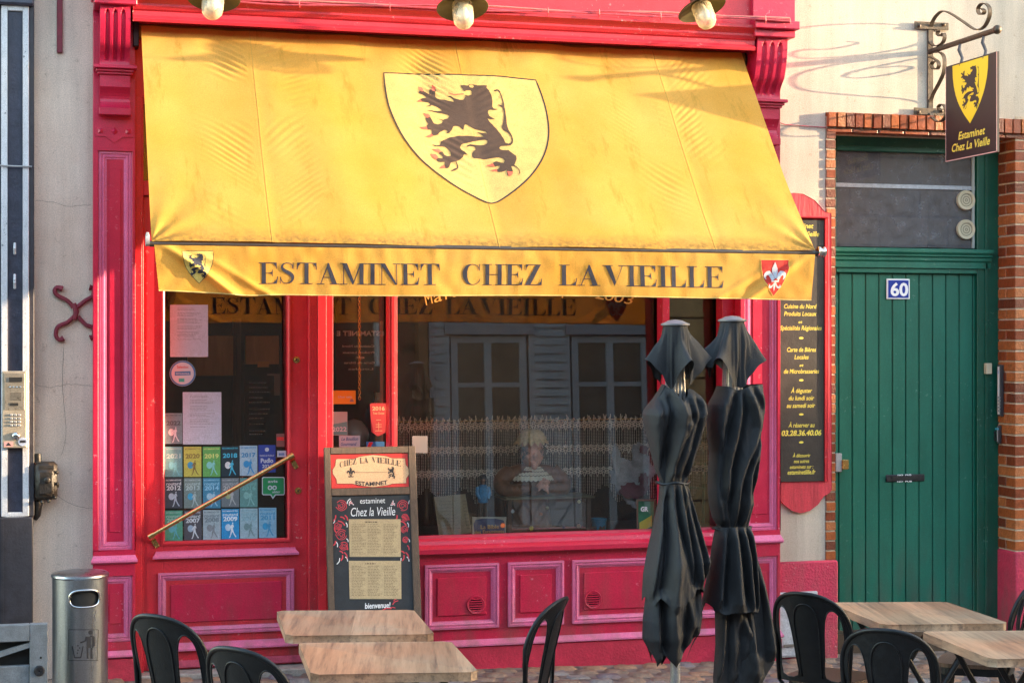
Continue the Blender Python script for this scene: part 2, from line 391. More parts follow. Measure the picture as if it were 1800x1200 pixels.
# ------------------------------------------------------------------ lettering
_tc = {}
def text_geo(body, shear=0.0, bold=0.0):
    k = (body, shear, bold)
    if k in _tc: return _tc[k]
    cu = bpy.data.curves.new('t', 'FONT'); cu.body = body; cu.size = 1; cu.shear = shear; cu.offset = bold; cu.resolution_u = 3
    ob = bpy.data.objects.new('t', cu); S.collection.objects.link(ob)
    dg = bpy.context.evaluated_depsgraph_get(); me = bpy.data.meshes.new_from_object(ob.evaluated_get(dg))
    vv = [(v.co.x, v.co.y) for v in me.vertices]; ff = [tuple(p.vertices) for p in me.polygons]
    bpy.data.objects.remove(ob); bpy.data.curves.remove(cu); bpy.data.meshes.remove(me)
    x0 = min(v[0] for v in vv); x1 = max(v[0] for v in vv)
    vv = [((v[0] - x0) / (x1 - x0), v[1] / 0.73) for v in vv]       # width 1, cap height about 1
    _tc[k] = (vv, ff); return _tc[k]
def text(mb, body, O, A, B, width, cap, N=None, shear=0.0, bold=0.0, nib=0, off=0.0, arc=0.0):
    """letters with centre of the baseline at O, running along A, upright along B"""
    vv, ff = text_geo(body, shear, bold)
    A = Vector(A).normalized(); B = Vector(B).normalized(); N = Vector(N) if N else A.cross(B)
    rep = [(0, 0)] if not nib else [(-nib, -nib * .8), (0, 0), (nib, nib * .8)]
    for i, (dx, dy) in enumerate(rep):
        pts = []
        for x, y in vv:
            X = (x - .5) * width; Y = y * cap
            if arc:
                a = (x - .5) * 2; Y += arc * (1 - a * a); 
            pts.append(Vector(O) + A * (X + dx) + B * (Y + dy) + N * (off + i * 0.0002))
        mb.add(pts, ff)
    return mb
XA = Vector((1, 0, 0)); ZA = Vector((0, 0, 1)); NF = Vector((0, -1, 0))
def ftext(mb, body, px, py, wpx, cappx, Y, slope=0.0, **k):
    """facade lettering: centre px, baseline py, width and cap height in picture pixels"""
    O = fp(px, py, Y); w = fx(px + wpx / 2, Y) - fx(px - wpx / 2, Y); h = fz(px, py - cappx, Y) - fz(px, py, Y)
    return text(mb, body, O, Vector((1, 0, slope)), Vector((-slope, 0, 1)), w, h, N=NF, **k)

# high-contrast roman capitals, drawn as strokes in a unit em (cap height 1)
def _r(x0, y0, x1, y1): return [(x0, y0), (x1, y0), (x1, y1), (x0, y1)]
def _st(pts, ws):
    P = [Vector((a, b, 0)) for a, b in pts]; W = [Vector((w, 0, 0)) for w in ws]
    P = smooth_pts(P, 5); W = [w.x for w in smooth_pts(W, 5)]
    L = []; Rr = []
    for i, p in enumerate(P):
        t = (P[min(len(P) - 1, i + 1)] - P[max(0, i - 1)]).normalized(); nn = Vector((-t.y, t.x, 0))
        L.append(((p + nn * W[i] / 2).x, (p + nn * W[i] / 2).y)); Rr.append(((p - nn * W[i] / 2).x, (p - nn * W[i] / 2).y))
    return L + Rr[::-1]
h_ = .034; T_ = .142
GL = {
 'I': (.38, [_r(.11, 0, .11 + T_, 1), _r(0, 0, .38, h_), _r(0, 1 - h_, .38, 1)]),
 'E': (.70, [_r(.10, 0, .10 + T_, 1), _r(0, 0, .62, h_), _r(0, 1 - h_, .62, 1), _r(.2, .49, .46, .52),
             [(.62, 1), (.50, 1 - h_), (.585, .80), (.60, .70), (.62, .70)], [(.62, 0), (.66, .34), (.635, .34), (.61, .20), (.50, h_)],
             [(.46, .35), (.48, .35), (.48, .66), (.46, .66), (.44, .56), (.38, .52), (.38, .49), (.44, .45)]]),
 'L': (.64, [_r(.10, 0, .10 + T_, 1), _r(0, 0, .58, h_), _r(0, 1 - h_, .36, 1), [(.58, 0), (.62, .36), (.595, .36), (.57, .20), (.45, h_)]]),
 'T': (.72, [_r(.28, 0, .28 + T_, 1), _r(.14, 0, .56, h_), _r(.02, 1 - h_, .70, 1), [(.02, 1), (.14, 1 - h_), (.06, .82), (.035, .68), (.01, .68)], [(.70, 1), (.58, 1 - h_), (.66, .82), (.685, .68), (.71, .68)]]),
 'H': (.82, [_r(.10, 0, .10 + T_, 1), _r(.55, 0, .55 + T_, 1), _r(.2, .485, .6, .515), _r(0, 0, .34, h_), _r(0, 1 - h_, .34, 1), _r(.46, 0, .80, h_), _r(.46, 1 - h_, .80, 1)]),
 'N': (.80, [_r(.11, 0, .14, 1), _r(.64, 0, .67, 1), [(.06, 1), (.24, 1), (.67, 0), (.60, 0)], _r(0, 0, .26, h_), _r(0, 1 - h_, .22, 1), _r(.53, 1 - h_, .78, 1)]),
 'M': (.96, [_r(.11, 0, .14, 1), _r(.68, 0, .68 + T_, 1), [(.06, 1), (.24, 1), (.48, .16), (.43, 0)], [(.43, 0), (.46, 0), (.74, .96), (.70, 1)], _r(0, 0, .26, h_), _r(0, 1 - h_, .22, 1), _r(.58, 0, .94, h_), _r(.7, 1 - h_, .94, 1)]),
 'A': (.80, [[(.10, 0), (.13, 0), (.39, .88), (.38, 1)], [(.36, 1), (.41, 1), (.70, 0), (.52, 0), (.335, .80)], _r(.20, .31, .56, .34), _r(0, 0, .25, h_), _r(.44, 0, .78, h_)]),
 'V': (.80, [[(.08, 1), (.26, 1), (.45, .20), (.40, 0)], [(.40, 0), (.43, .10), (.69, 1), (.66, 1)], _r(0, 1 - h_, .34, 1), _r(.54, 1 - h_, .79, 1)]),
 'Z': (.70, [[(.44, 1), (.62, 1), (.22, 0), (.03, 0)], _r(.06, 1 - h_, .62, 1), _r(.03, 0, .64, h_), [(.06, 1), (.16, 1 - h_), (.09, .85), (.075, .72), (.05, .72)], [(.64, 0), (.66, .32), (.635, .32), (.61, .18), (.5, h_)]]),
 'C': (.76, [_st([(.64, .70), (.60, .86), (.52, .95), (.38, .98), (.22, .90), (.13, .68), (.12, .5), (.14, .32), (.23, .10), (.38, .02), (.52, .05), (.62, .16), (.67, .30)], [.03, .03, .03, .035, .10, .15, .165, .15, .10, .035, .03, .03, .02]), _r(.63, .68, .655, 1)]),
 'S': (.60, [_st([(.47, .72), (.45, .88), (.36, .965), (.25, .98), (.13, .90), (.10, .77), (.17, .64), (.30, .54), (.42, .43), (.47, .27), (.41, .10), (.28, .02), (.15, .05), (.07, .18), (.05, .31)], [.03, .03, .03, .035, .06, .09, .13, .16, .15, .10, .07, .035, .03, .03, .02]), _r(.47, .70, .495, 1), _r(.03, 0, .052, .33)]),
}
def didone(words, fn, w_total_units=None):
    didone.n = -1; _didone(words, fn)
def _didone(words, fn):
    """words: list of (text, x0, x1); fn(polygon in (x,y)) collects; y is 0..1"""
    k = 0
    for wd, x0, x1 in words:
        tot = sum(GL[ch][0] for ch in wd) - .06; sc = (x1 - x0) / tot; x = x0
        for ch in wd:
            a, ps = GL[ch]; didone.n += 1
            for p in ps:
                fn([(x + q[0] * sc, q[1]) for q in p], k % 4); k += 1
            x += a * sc
# ------------------------------------------------------------------ heraldic lion, traced once, used on awning, valance, hanging sign
def _A(L): return [(720 + x / 6.317, 130 + y / 6.317) for x, y in L]
def _B(L): return [(800 + x / 6.315, 130 + y / 6.315) for x, y in L]
LION_PX = _B([(60,125),(100,120),(140,125),(160,112),(200,115),(250,125),(355,128),(350,150),(375,180),(405,230),(418,290),(415,345),(430,370),(478,383),(440,390),(400,380),(375,388),(368,410),(385,445),(410,465),(450,483),(400,487),(362,475),(400,520),(460,580),(510,640),(545,690),(565,735),(600,748),(625,740),(636,715),(630,680),(605,640),(575,620),(540,600),(525,570),(535,530),(545,470),(543,400),(530,365),(505,350),(480,325),(525,340),(528,300),(515,260),(500,215),(470,182),(440,192),(430,178),(465,168),(500,188),(520,238),(540,290),(546,320),(562,400),(574,470),(580,540),(600,600),(632,650),(650,700),(647,745),(620,770),(580,772),(520,773),(500,785),(505,805),(535,815),(600,818),(650,860),(685,885),(690,920),(672,970),(664,985),(690,1000),(720,1035),(730,1075),(708,1103),(720,1070),(710,1035),(680,1007),(655,995),(630,995),(650,1050),(640,1075),(610,1110),(590,1090),(582,1030),(560,1045),(520,1055),(480,1048),(475,1025),(500,1010),(505,985),(470,988),(440,992),(425,970),(440,940),(470,932),(520,950),(550,955),(560,930),(540,905),(500,893),(440,895),(340,905),(280,895),(220,890),(200,870),(200,845),(215,815),(240,800),(235,775),(210,762),(170,760),(135,775),(150,750),(180,742),(260,750),(330,752),(365,735),(370,710),(340,697),(280,700),(200,715),(120,730),(80,745),(65,775),(85,805),(115,820),(150,855),(110,845),(100,880),(65,905)]) \
 + _A([(530,930),(550,970),(555,1000),(530,1022),(460,1040),(495,1015),(538,995),(535,960),(520,930),(470,935),(455,980),(440,1000),(405,1005),(395,990),(400,965),(400,935),(355,940),(320,930),(305,905),(330,890),(375,895),(380,880),(355,855),(335,845),(345,820),(375,820),(400,860),(430,870),(470,860),(465,830),(430,790),(400,770),(340,770),(290,765),(258,748),(310,758),(345,748),(360,715),(400,690),(470,665),(560,650),(650,650)]) \
 + _B([(250,660),(325,662),(300,640),(250,612),(330,627),(362,632),(340,608),(290,593),(230,583),(180,558),(145,535),(118,530),(108,555),(100,590),(75,570)]) \
 + _A([(555,547),(520,545),(495,550),(475,590),(450,620),(415,625),(430,605),(420,590),(395,588),(350,610),(320,640),(270,655),(250,640),(255,610),(250,590),(210,590),(195,570),(195,545),(215,525),(195,500),(183,470),(200,450),(235,450),(260,490),(280,520),(320,528),(365,515),(380,495),(370,485),(330,472),(380,478),(430,465),(450,440),(425,425),(370,410),(300,400),(250,388),(200,382),(250,377),(310,386),(365,384),(350,365),(300,335),(250,320),(235,335),(190,337),(225,325),(235,310),(215,290),(170,288),(130,285),(120,262),(145,250),(190,245),(180,225),(145,205),(105,195),(110,175),(150,165),(180,180),(215,205),(225,190),(222,160),(250,150),(285,145),(298,160),(290,185),(290,230),(310,255),(350,265),(385,262),(430,280),(495,297),(490,275),(460,248),(415,228),(460,233),(500,258),(560,275),(600,275),(612,262)]) \
 + _B([(118,240),(110,225),(150,232),(185,220),(190,190),(170,175),(130,178),(100,190),(85,160),(70,140)])
CLAWS_PX = [_A(q) for q in ([(95,120),(145,135),(165,165),(140,178),(118,158)], [(250,108),(293,140),(280,175),(252,165)], [(85,290),(120,262),(140,287)], [(155,410),(215,420),(240,445),(200,462)], [(118,565),(195,555),(205,587),(150,585)], [(185,670),(250,633),(272,657),(240,672)], [(255,798),(330,792),(360,815),(333,838)], [(240,848),(300,855),(330,885),(303,910),(265,890)], [(330,1012),(390,968),(407,1005)], [(432,170),(455,200),(500,216),(605,210),(605,221),(500,228),(450,210)])] \
 + [_B(q) for q in ([(360,978),(430,952),(452,992)], [(408,1030),(470,1015),(480,1048)], [(585,1048),(650,1060),(645,1088),(608,1112)])]
EYE_PX = _B([(152,128),(175,118),(200,124),(208,140),(195,152),(165,145)])

# awning geometry
AY0, AZ0, AY1, AZ1 = -0.15, 3.73, -1.21, 2.46
AX0, AX1 = fx(248, AY0), fx(1300, AY0) + 0.01
AN = Vector((0, -(AZ0 - AZ1), (AY0 - AY1))).normalized()     # outward, up
def aw_uv(px, py):
    u = U(px); d = Vector((u * c_ + s_, c_ - u * s_, (600 - py) / FPX)); o = Vector((0, -10, CZ))
    p0 = Vector((0, AY0, AZ0)); k = (p0 - o).dot(AN) / d.dot(AN); p = o + d * k
    return p.x, (AY0 - p.y) / (AY0 - AY1)
SEAMS = [aw_uv(437, 75), aw_uv(800, 90), aw_uv(1150, 110)]
SEAMX = [q[0] + .0 for q in SEAMS]
def aw_disp(x, t):
    d = -0.020 * math.sin(PI * t) - 0.006 * math.sin(PI * t) * math.sin((x - AX0) * 5.2)
    # seams: a raised double thickness with fabric gathered beside it
    for k, sx in enumerate(SEAMX):
        e = x - sx
        d += 0.0010 * math.exp(-(e / .008) ** 2) - 0.0020 * math.exp(-((e - .04) / .04) ** 2)
        # short diagonal puckers fanning away from the seam
        for sgn, amp in ((-1, 1.0), (1, .75)):
            ee = e * sgn - .03
            if 0 < ee < .42:
                env = math.exp(-((ee - .12) / .13) ** 2) * min(1, t * 5) * max(0, 1 - t * .95)
                nn = noise.noise(Vector((x * 2.2, t * 3, k)))
                d += amp * 0.0078 * env * max(0, .45 + 1.6 * noise.noise(Vector((x * 3.1, t * 4.2, k + 20)))) * (0.7 + nn) * math.sin((t * 1.66 * 34 + sgn * x * 26 + nn * 4) * 3.6)
    if t < .25:
        d += 0.004 * (1 - t / .25) ** 1.5 * math.sin(x * 16 + t * 25 + 3 * noise.noise(Vector((x * 1.3, 0, 4))))
    d += 0.022 * noise.noise(Vector((x * 1.3 + t * .8, t * 1.5, 2.1))) + 0.006 * noise.noise(Vector((x * 2.6 - t * 2.0, t * 2.2 + x, 5.1))) + 0.004 * noise.noise(Vector((x * 5, t * 4, 7)))
    # corner tension creases
    for cx, sg in ((AX0, 1), (AX1, -1)):
        a = (x - cx) * sg; b = (1 - t) * 1.6
        r = math.hypot(a, b)
        if r < .8: d += 0.006 * math.exp(-r / .3) * math.sin(math.atan2(b, a + .001) * 11)
    return d
def AW(x, t, off=0.0):
    p = Vector((x, AY0 + (AY1 - AY0) * t, AZ0 + (AZ1 - AZ0) * t))
    return p + AN * (aw_disp(x, t) + off)
# valance
VX0, VX1 = AX0 + .012, AX1 - .004
VT, VB = 2.436, 2.192
def VA(x, q, off=0.0):
    """q 0 top .. 1 bottom"""
    k = (x - VX0) / (VX1 - VX0)
    y = AY1 - .012
    y -= q * .010 * math.sin(x * 4.4) + .012 * (q ** .6) * noise.noise(Vector((x * 2.3, q * .8, 3)))
    y += .0035 * (1 - q) * abs(math.sin(x * 13 + 2 * noise.noise(Vector((x * 2, 0, 1))))) - .004 * noise.noise(Vector((x * 14, q * 3.2, 9)))
    # diagonal creases near both ends
    for cx, sg in ((VX0, 1), (VX1, -1)):
        a = (x - cx) * sg
        e = a - .05 - q * .34
        y -= .028 * math.exp(-(e / .035) ** 2) * min(1, q * 2.5 + .2) * (1 if sg == 1 else .7)
        e = a - .16 - q * .42
        y -= .012 * math.exp(-(e / .03) ** 2) * q
    shr = .022 * q if k < .5 else -.02 * q
    xx = x + shr * math.exp(-min(x - VX0, VX1 - x) / .25)
    zb = VB + .010 * math.exp(-((k - .0) / .06) ** 2) - .010 * math.exp(-((k - 1) / .08) ** 2) + .008 * math.exp(-((k - .13) / .03) ** 2) * -1 + .004 * math.sin(x * 3)
    return Vector((xx, y - off, VT + (zb - VT) * q))
def va_uv(px, py):
    p = fp(px, py, AY1 - .02); return p.x, (VT - p.z) / (VT - VB)

def fabric(name, dirt):
    def f(nt, n, l, b):
        g = n.new('ShaderNodeNewGeometry'); sx = n.new('ShaderNodeSeparateXYZ'); l.new(g.outputs['Position'], sx.inputs[0])
        def nz(s, d=6, r=.6, st=None):
            x = n.new('ShaderNodeTexNoise'); x.inputs['Scale'].default_value = s; x.inputs['Detail'].default_value = d; x.inputs['Roughness'].default_value = r
            if st:
                mp = n.new('ShaderNodeMapping'); mp.inputs['Scale'].default_value = st; l.new(g.outputs['Position'], mp.inputs[0]); l.new(mp.outputs[0], x.inputs['Vector'])
            else: l.new(g.outputs['Position'], x.inputs['Vector'])
            return x
        n1 = nz(1.6, 5, .6); n2 = nz(6, 8, .75, (2.0, .5, .35)); n3 = nz(30, 6, .8)
        r1 = n.new('ShaderNodeValToRGB'); e = r1.color_ramp.elements; e[0].position = .30; e[1].position = .72
        e[0].color = (.66, .355, .045, 1); e[1].color = (.75, .46, .11, 1); l.new(n1.outputs[0], r1.inputs[0])
        r2 = n.new('ShaderNodeValToRGB'); e = r2.color_ramp.elements; e[0].position = .30; e[1].position = .45; e[0].color = (.85, .85, .85, 1); e[1].color = (0, 0, 0, 1); l.new(n2.outputs[0], r2.inputs[0])
        mx = n.new('ShaderNodeMix'); mx.data_type = 'RGBA'; mx.inputs['B'].default_value = (.44, .27, .035, 1)
        l.new(r1.outputs[0], mx.inputs['A']); l.new(r2.outputs[0], mx.inputs['Factor']); last = mx.outputs['Result']
        # grime collected along the front roll / the hem
        mr = n.new('ShaderNodeMapRange'); mr.inputs['From Min'].default_value = dirt[0]; mr.inputs['From Max'].default_value = dirt[1]; l.new(sx.outputs['Z'], mr.inputs[0])
        mu = n.new('ShaderNodeMath'); mu.operation = 'MULTIPLY'; l.new(mr.outputs[0], mu.inputs[0])
        mr2 = n.new('ShaderNodeMapRange'); mr2.inputs['From Min'].default_value = .35; mr2.inputs['From Max'].default_value = .65; l.new(n3.outputs[0], mr2.inputs[0]); l.new(mr2.outputs[0], mu.inputs[1])
        m3 = n.new('ShaderNodeMix'); m3.data_type = 'RGBA'; m3.inputs['B'].default_value = (.26, .16, .045, 1)
        l.new(mu.outputs[0], m3.inputs['Factor']); l.new(last, m3.inputs['A']); last = m3.outputs['Result']; ng = nz(240, 2, .6); rg = n.new('ShaderNodeMapRange'); rg.inputs['From Min'].default_value = .3; rg.inputs['From Max'].default_value = .7; rg.inputs['To Min'].default_value = .84; rg.inputs['To Max'].default_value = 1.14; l.new(ng.outputs[0], rg.inputs[0]); vg = n.new('ShaderNodeVectorMath'); vg.operation = 'SCALE'; l.new(last, vg.inputs[0]); l.new(rg.outputs[0], vg.inputs['Scale']); last = vg.outputs[0]
        l.new(last, b.inputs['Base Color']); b.inputs['Roughness'].default_value = .75; b.inputs['Specular IOR Level'].default_value = .25
        w = nz(620, 2, .5); bp = n.new('ShaderNodeBump'); bp.inputs['Strength'].default_value = .25; bp.inputs['Distance'].default_value = .004
        l.new(w.outputs[0], bp.inputs['Height']); l.new(bp.outputs[0], b.inputs['Normal'])
        t = n.new('ShaderNodeBsdfTranslucent'); 
        hs = n.new('ShaderNodeMix'); hs.data_type = 'RGBA'; hs.blend_type = 'MULTIPLY'; hs.inputs['Factor'].default_value = 1; hs.inputs['B'].default_value = (1, .62, .35, 1)
        l.new(last, hs.inputs['A']); l.new(hs.outputs['Result'], t.inputs[0])
        ms = n.new('ShaderNodeMixShader'); ms.inputs[0].default_value = .42
        l.new(b.outputs[0], ms.inputs[1]); l.new(t.outputs[0], ms.inputs[2]); l.new(ms.outputs[0], n['Material Output'].inputs[0])
    return ptex(name, f)
FAB = fabric('yellow_awning_cloth', (2.545, 2.475))
FABV = fabric('yellow_valance_cloth', (2.20, 2.17))
def printmat(name, col, var=.1):
    m = mat(name, col, .75, var, 12, .25, 400, transl=.12, spec=.2); return m
P_CREAM = printmat('faded_cream_print', (.57, .375, .125))
P_LION = printmat('faded_black_print', (.075, .048, .036), .12)
P_RED = printmat('faded_red_print', (.62, .13, .08))
P_NAVY = printmat('navy_lettering_print', (.030, .032, .048), .3)
P_REDS = printmat('red_shield_print', (.45, .03, .025))
P_SILV = printmat('silver_print', (.42, .44, .50))
P_BLK = printmat('black_outline_print', (.03, .025, .03))
P_OLD = printmat('pale_yellow_print', (.66, .46, .12))

def refined(mb_polys, L):
    """triangulate flat polygons (in uv) and cut them finely so that they can follow cloth"""
    bm = bmesh.new()
    for poly in mb_polys:
        q = [Vector((a, b, 0)) for a, b in poly]
        try: tr = geometry.tessellate_polygon([q])
        except Exception: continue
        vs = [bm.verts.new(p) for p in q]
        for t in tr:
            try: bm.faces.new([vs[i] for i in t])
            except Exception: pass
    xs = [v.co.x for v in bm.verts]; ys = [v.co.y for v in bm.verts]
    for ax, lo, hi in ((0, min(xs), max(xs)), (1, min(ys), max(ys))):
        k = lo + L
        while k < hi:
            co = Vector((k, 0, 0)) if ax == 0 else Vector((0, k, 0)); no = Vector((1, 0, 0)) if ax == 0 else Vector((0, 1, 0))
            bmesh.ops.bisect_plane(bm, geom=bm.verts[:] + bm.edges[:] + bm.faces[:], plane_co=co, plane_no=no, dist=1e-6); k += L
    vs = [(v.co.x, v.co.y) for v in bm.verts]; bm.verts.index_update()
    fs = [tuple(v.index for v in f.verts) for f in bm.faces]; bm.free(); return vs, fs
def cloth_print(mb, polys, fn, off, L=.02):
    vs, fs = refined(polys, L)
    mb.add([fn(a, b, off) for a, b in vs], fs); return mb
def outline(pts, w):
    """closed stroke of half width w around a 2-D loop, as quads"""
    n = len(pts); out = []
    P = [Vector((a, b, 0)) for a, b in pts]
    I = []; O = []
    for i in range(n):
        t = (P[(i + 1) % n] - P[i - 1]).normalized(); nn = Vector((-t.y, t.x, 0))
        I.append(P[i] + nn * w); O.append(P[i] - nn * w)
    for i in range(n):
        j = (i + 1) % n
        out.append([(O[i].x, O[i].y), (O[j].x, O[j].y), (I[j].x, I[j].y), (I[i].x, I[i].y)])
    return out

# lion in unit coordinates (metric on the awning)
def _lu(p): x, t = aw_uv(*p); return (x, -t * 1.654)
LU = [_lu(p) for p in LION_PX]; CU = [[_lu(p) for p in q] for q in CLAWS_PX]; EU = [_lu(p) for p in EYE_PX]
_bx0 = min(p[0] for p in LU + CU[0] + CU[4]); _bx1 = max(p[0] for p in LU); _by0 = min(p[1] for p in LU); _by1 = max(p[1] for p in LU)
def nrm(p): return ((p[0] - _bx0) / (_bx1 - _bx0), (p[1] - _by0) / (_by1 - _by0))
LN = [nrm(p) for p in LU]; CN = [[nrm(p) for p in q] for q in CU]; EN = [nrm(p) for p in EU]
FLEUR = [[(.5,1),(.56,.90),(.62,.78),(.61,.66),(.56,.55),(.53,.44),(.47,.44),(.44,.55),(.39,.66),(.38,.78),(.44,.90)],
         [(.46,.42),(.44,.52),(.38,.62),(.27,.70),(.14,.68),(.04,.60),(.03,.50),(.09,.42),(.14,.40),(.12,.47),(.15,.54),(.22,.55),(.28,.50),(.32,.42),(.34,.36)],
         [(.54,.42),(.56,.52),(.62,.62),(.73,.70),(.86,.68),(.96,.60),(.97,.50),(.91,.42),(.86,.40),(.88,.47),(.85,.54),(.78,.55),(.72,.50),(.68,.42),(.66,.36)],
         [(.32,.37),(.68,.37),(.68,.32),(.32,.32)],
         [(.46,.31),(.54,.31),(.55,.18),(.5,0),(.45,.18)],
         [(.44,.31),(.38,.20),(.28,.17),(.24,.25),(.20,.16),(.28,.10),(.38,.12),(.44,.22)], [(.56,.31),(.62,.20),(.72,.17),(.76,.25),(.80,.16),(.72,.10),(.62,.12),(.56,.22)]]

# ================================================================== GROUND
def ground_sheet():
    xs = [-60, -6, 12, 70]; mb = MB(); v = []
    for x in xs:
        for y in (6, -14.0): v.append((x, y, G(x) - .012))
    f = [(2 * i, 2 * i + 1, 2 * i + 3, 2 * i + 2) for i in range(3)]
    def f_(nt, n, l, b):
        g = n.new('ShaderNodeNewGeometry'); v = n.new('ShaderNodeTexVoronoi'); v.inputs['Scale'].default_value = 6.5; v.feature = 'DISTANCE_TO_EDGE'
        l.new(g.outputs['Position'], v.inputs['Vector'])
        r = n.new('ShaderNodeValToRGB'); r.color_ramp.elements[0].color = (.05, .045, .04, 1); r.color_ramp.elements[1].color = (.17, .13, .11, 1); r.color_ramp.elements[1].position = .12
        l.new(v.outputs[0], r.inputs[0]); l.new(r.outputs[0], b.inputs['Base Color']); b.inputs['Roughness'].default_value = .8
        bp = n.new('ShaderNodeBump'); bp.inputs['Distance'].default_value = .02; l.new(v.outputs[0], bp.inputs['Height']); l.new(bp.outputs[0], b.inputs['Normal'])
    m = ptex('paving_bed', f_)
    mb.add(v, f).build('street', m, kind='structure')
ground_sheet()
pav = empty('pavement', (3, -.4, G(3))); pav['kind'] = 'structure'
SETT = [mat('sett_brown', (.17, .115, .085), .7, .35, 18, .6, 60), mat('sett_grey', (.16, .145, .14), .7, .3, 18, .6, 60), mat('sett_rust', (.24, .135, .085), .75, .3, 18, .6, 60), mat('sett_violet', (.13, .105, .115), .65, .3, 18, .6, 60)]
bx('kerb_slab', mat('stone_edge', (.30, .27, .25), .8, .3, 20, .5, 60), fx(236, 0) - .1, 4.62, -.26, -.145, -.2, -.02 + .0, pav) if False else None
def sett_mesh(seed):
    rnd = random.Random(seed); mb = MB(); w, d, h = .174, .122, .06
    nx, ny = 6, 5; v = []
    for j in range(ny + 1):
        for i in range(nx + 1):
            a = i / nx * 2 - 1; b = j / ny * 2 - 1
            e = max(abs(a) ** 5, abs(b) ** 5)
            cr = 1 - .10 * (abs(a * b)) ** 3
            z = -.030 * e + .004 * rnd.uniform(-1, 1)
            v.append((a * w / 2 * cr, b * d / 2 * cr, z))
    f = [(j * (nx + 1) + i, j * (nx + 1) + i + 1, (j + 1) * (nx + 1) + i + 1, (j + 1) * (nx + 1) + i) for j in range(ny) for i in range(nx)]
    mb.add(v, f); return mb
prot = []
for k in range(8):
    o = sett_mesh(k).build('sett', SETT[[0, 2, 1, 0, 3, 2, 0, 1][k]], pav, smooth='full'); prot.append(o)
used = set(); cnt = 0; rows = 7; P_X, P_Y = .190, .136
far = MB()
for r_ in range(rows + 20):
    for i in range(41):
        x = -.62 + i * P_X + (.5 * P_X if r_ % 2 else 0) + random.uniform(-.006, .006); y = -.155 - r_ * P_Y + random.uniform(-.005, .005)
        z = G(x) + .004 + random.uniform(-.004, .004); k = random.randrange(8)
        if r_ < rows:
            if k in used: o = prot[k].copy(); S.collection.objects.link(o)
            else: o = prot[k]; used.add(k)
            o.matrix_parent_inverse = pmw(pav).inverted(); o.location = (x, y, z); o.rotation_euler = (R(random.uniform(-2, 2)), R(1.3 + random.uniform(-2, 2)), R(random.uniform(-2.5, 2.5)))
        else:
            far.box(x - .085, x + .085, y - .06, y + .06, z - .05, z - .004)
far.build('sett_field', SETT[0], pav, kind='stuff', bevel=0)

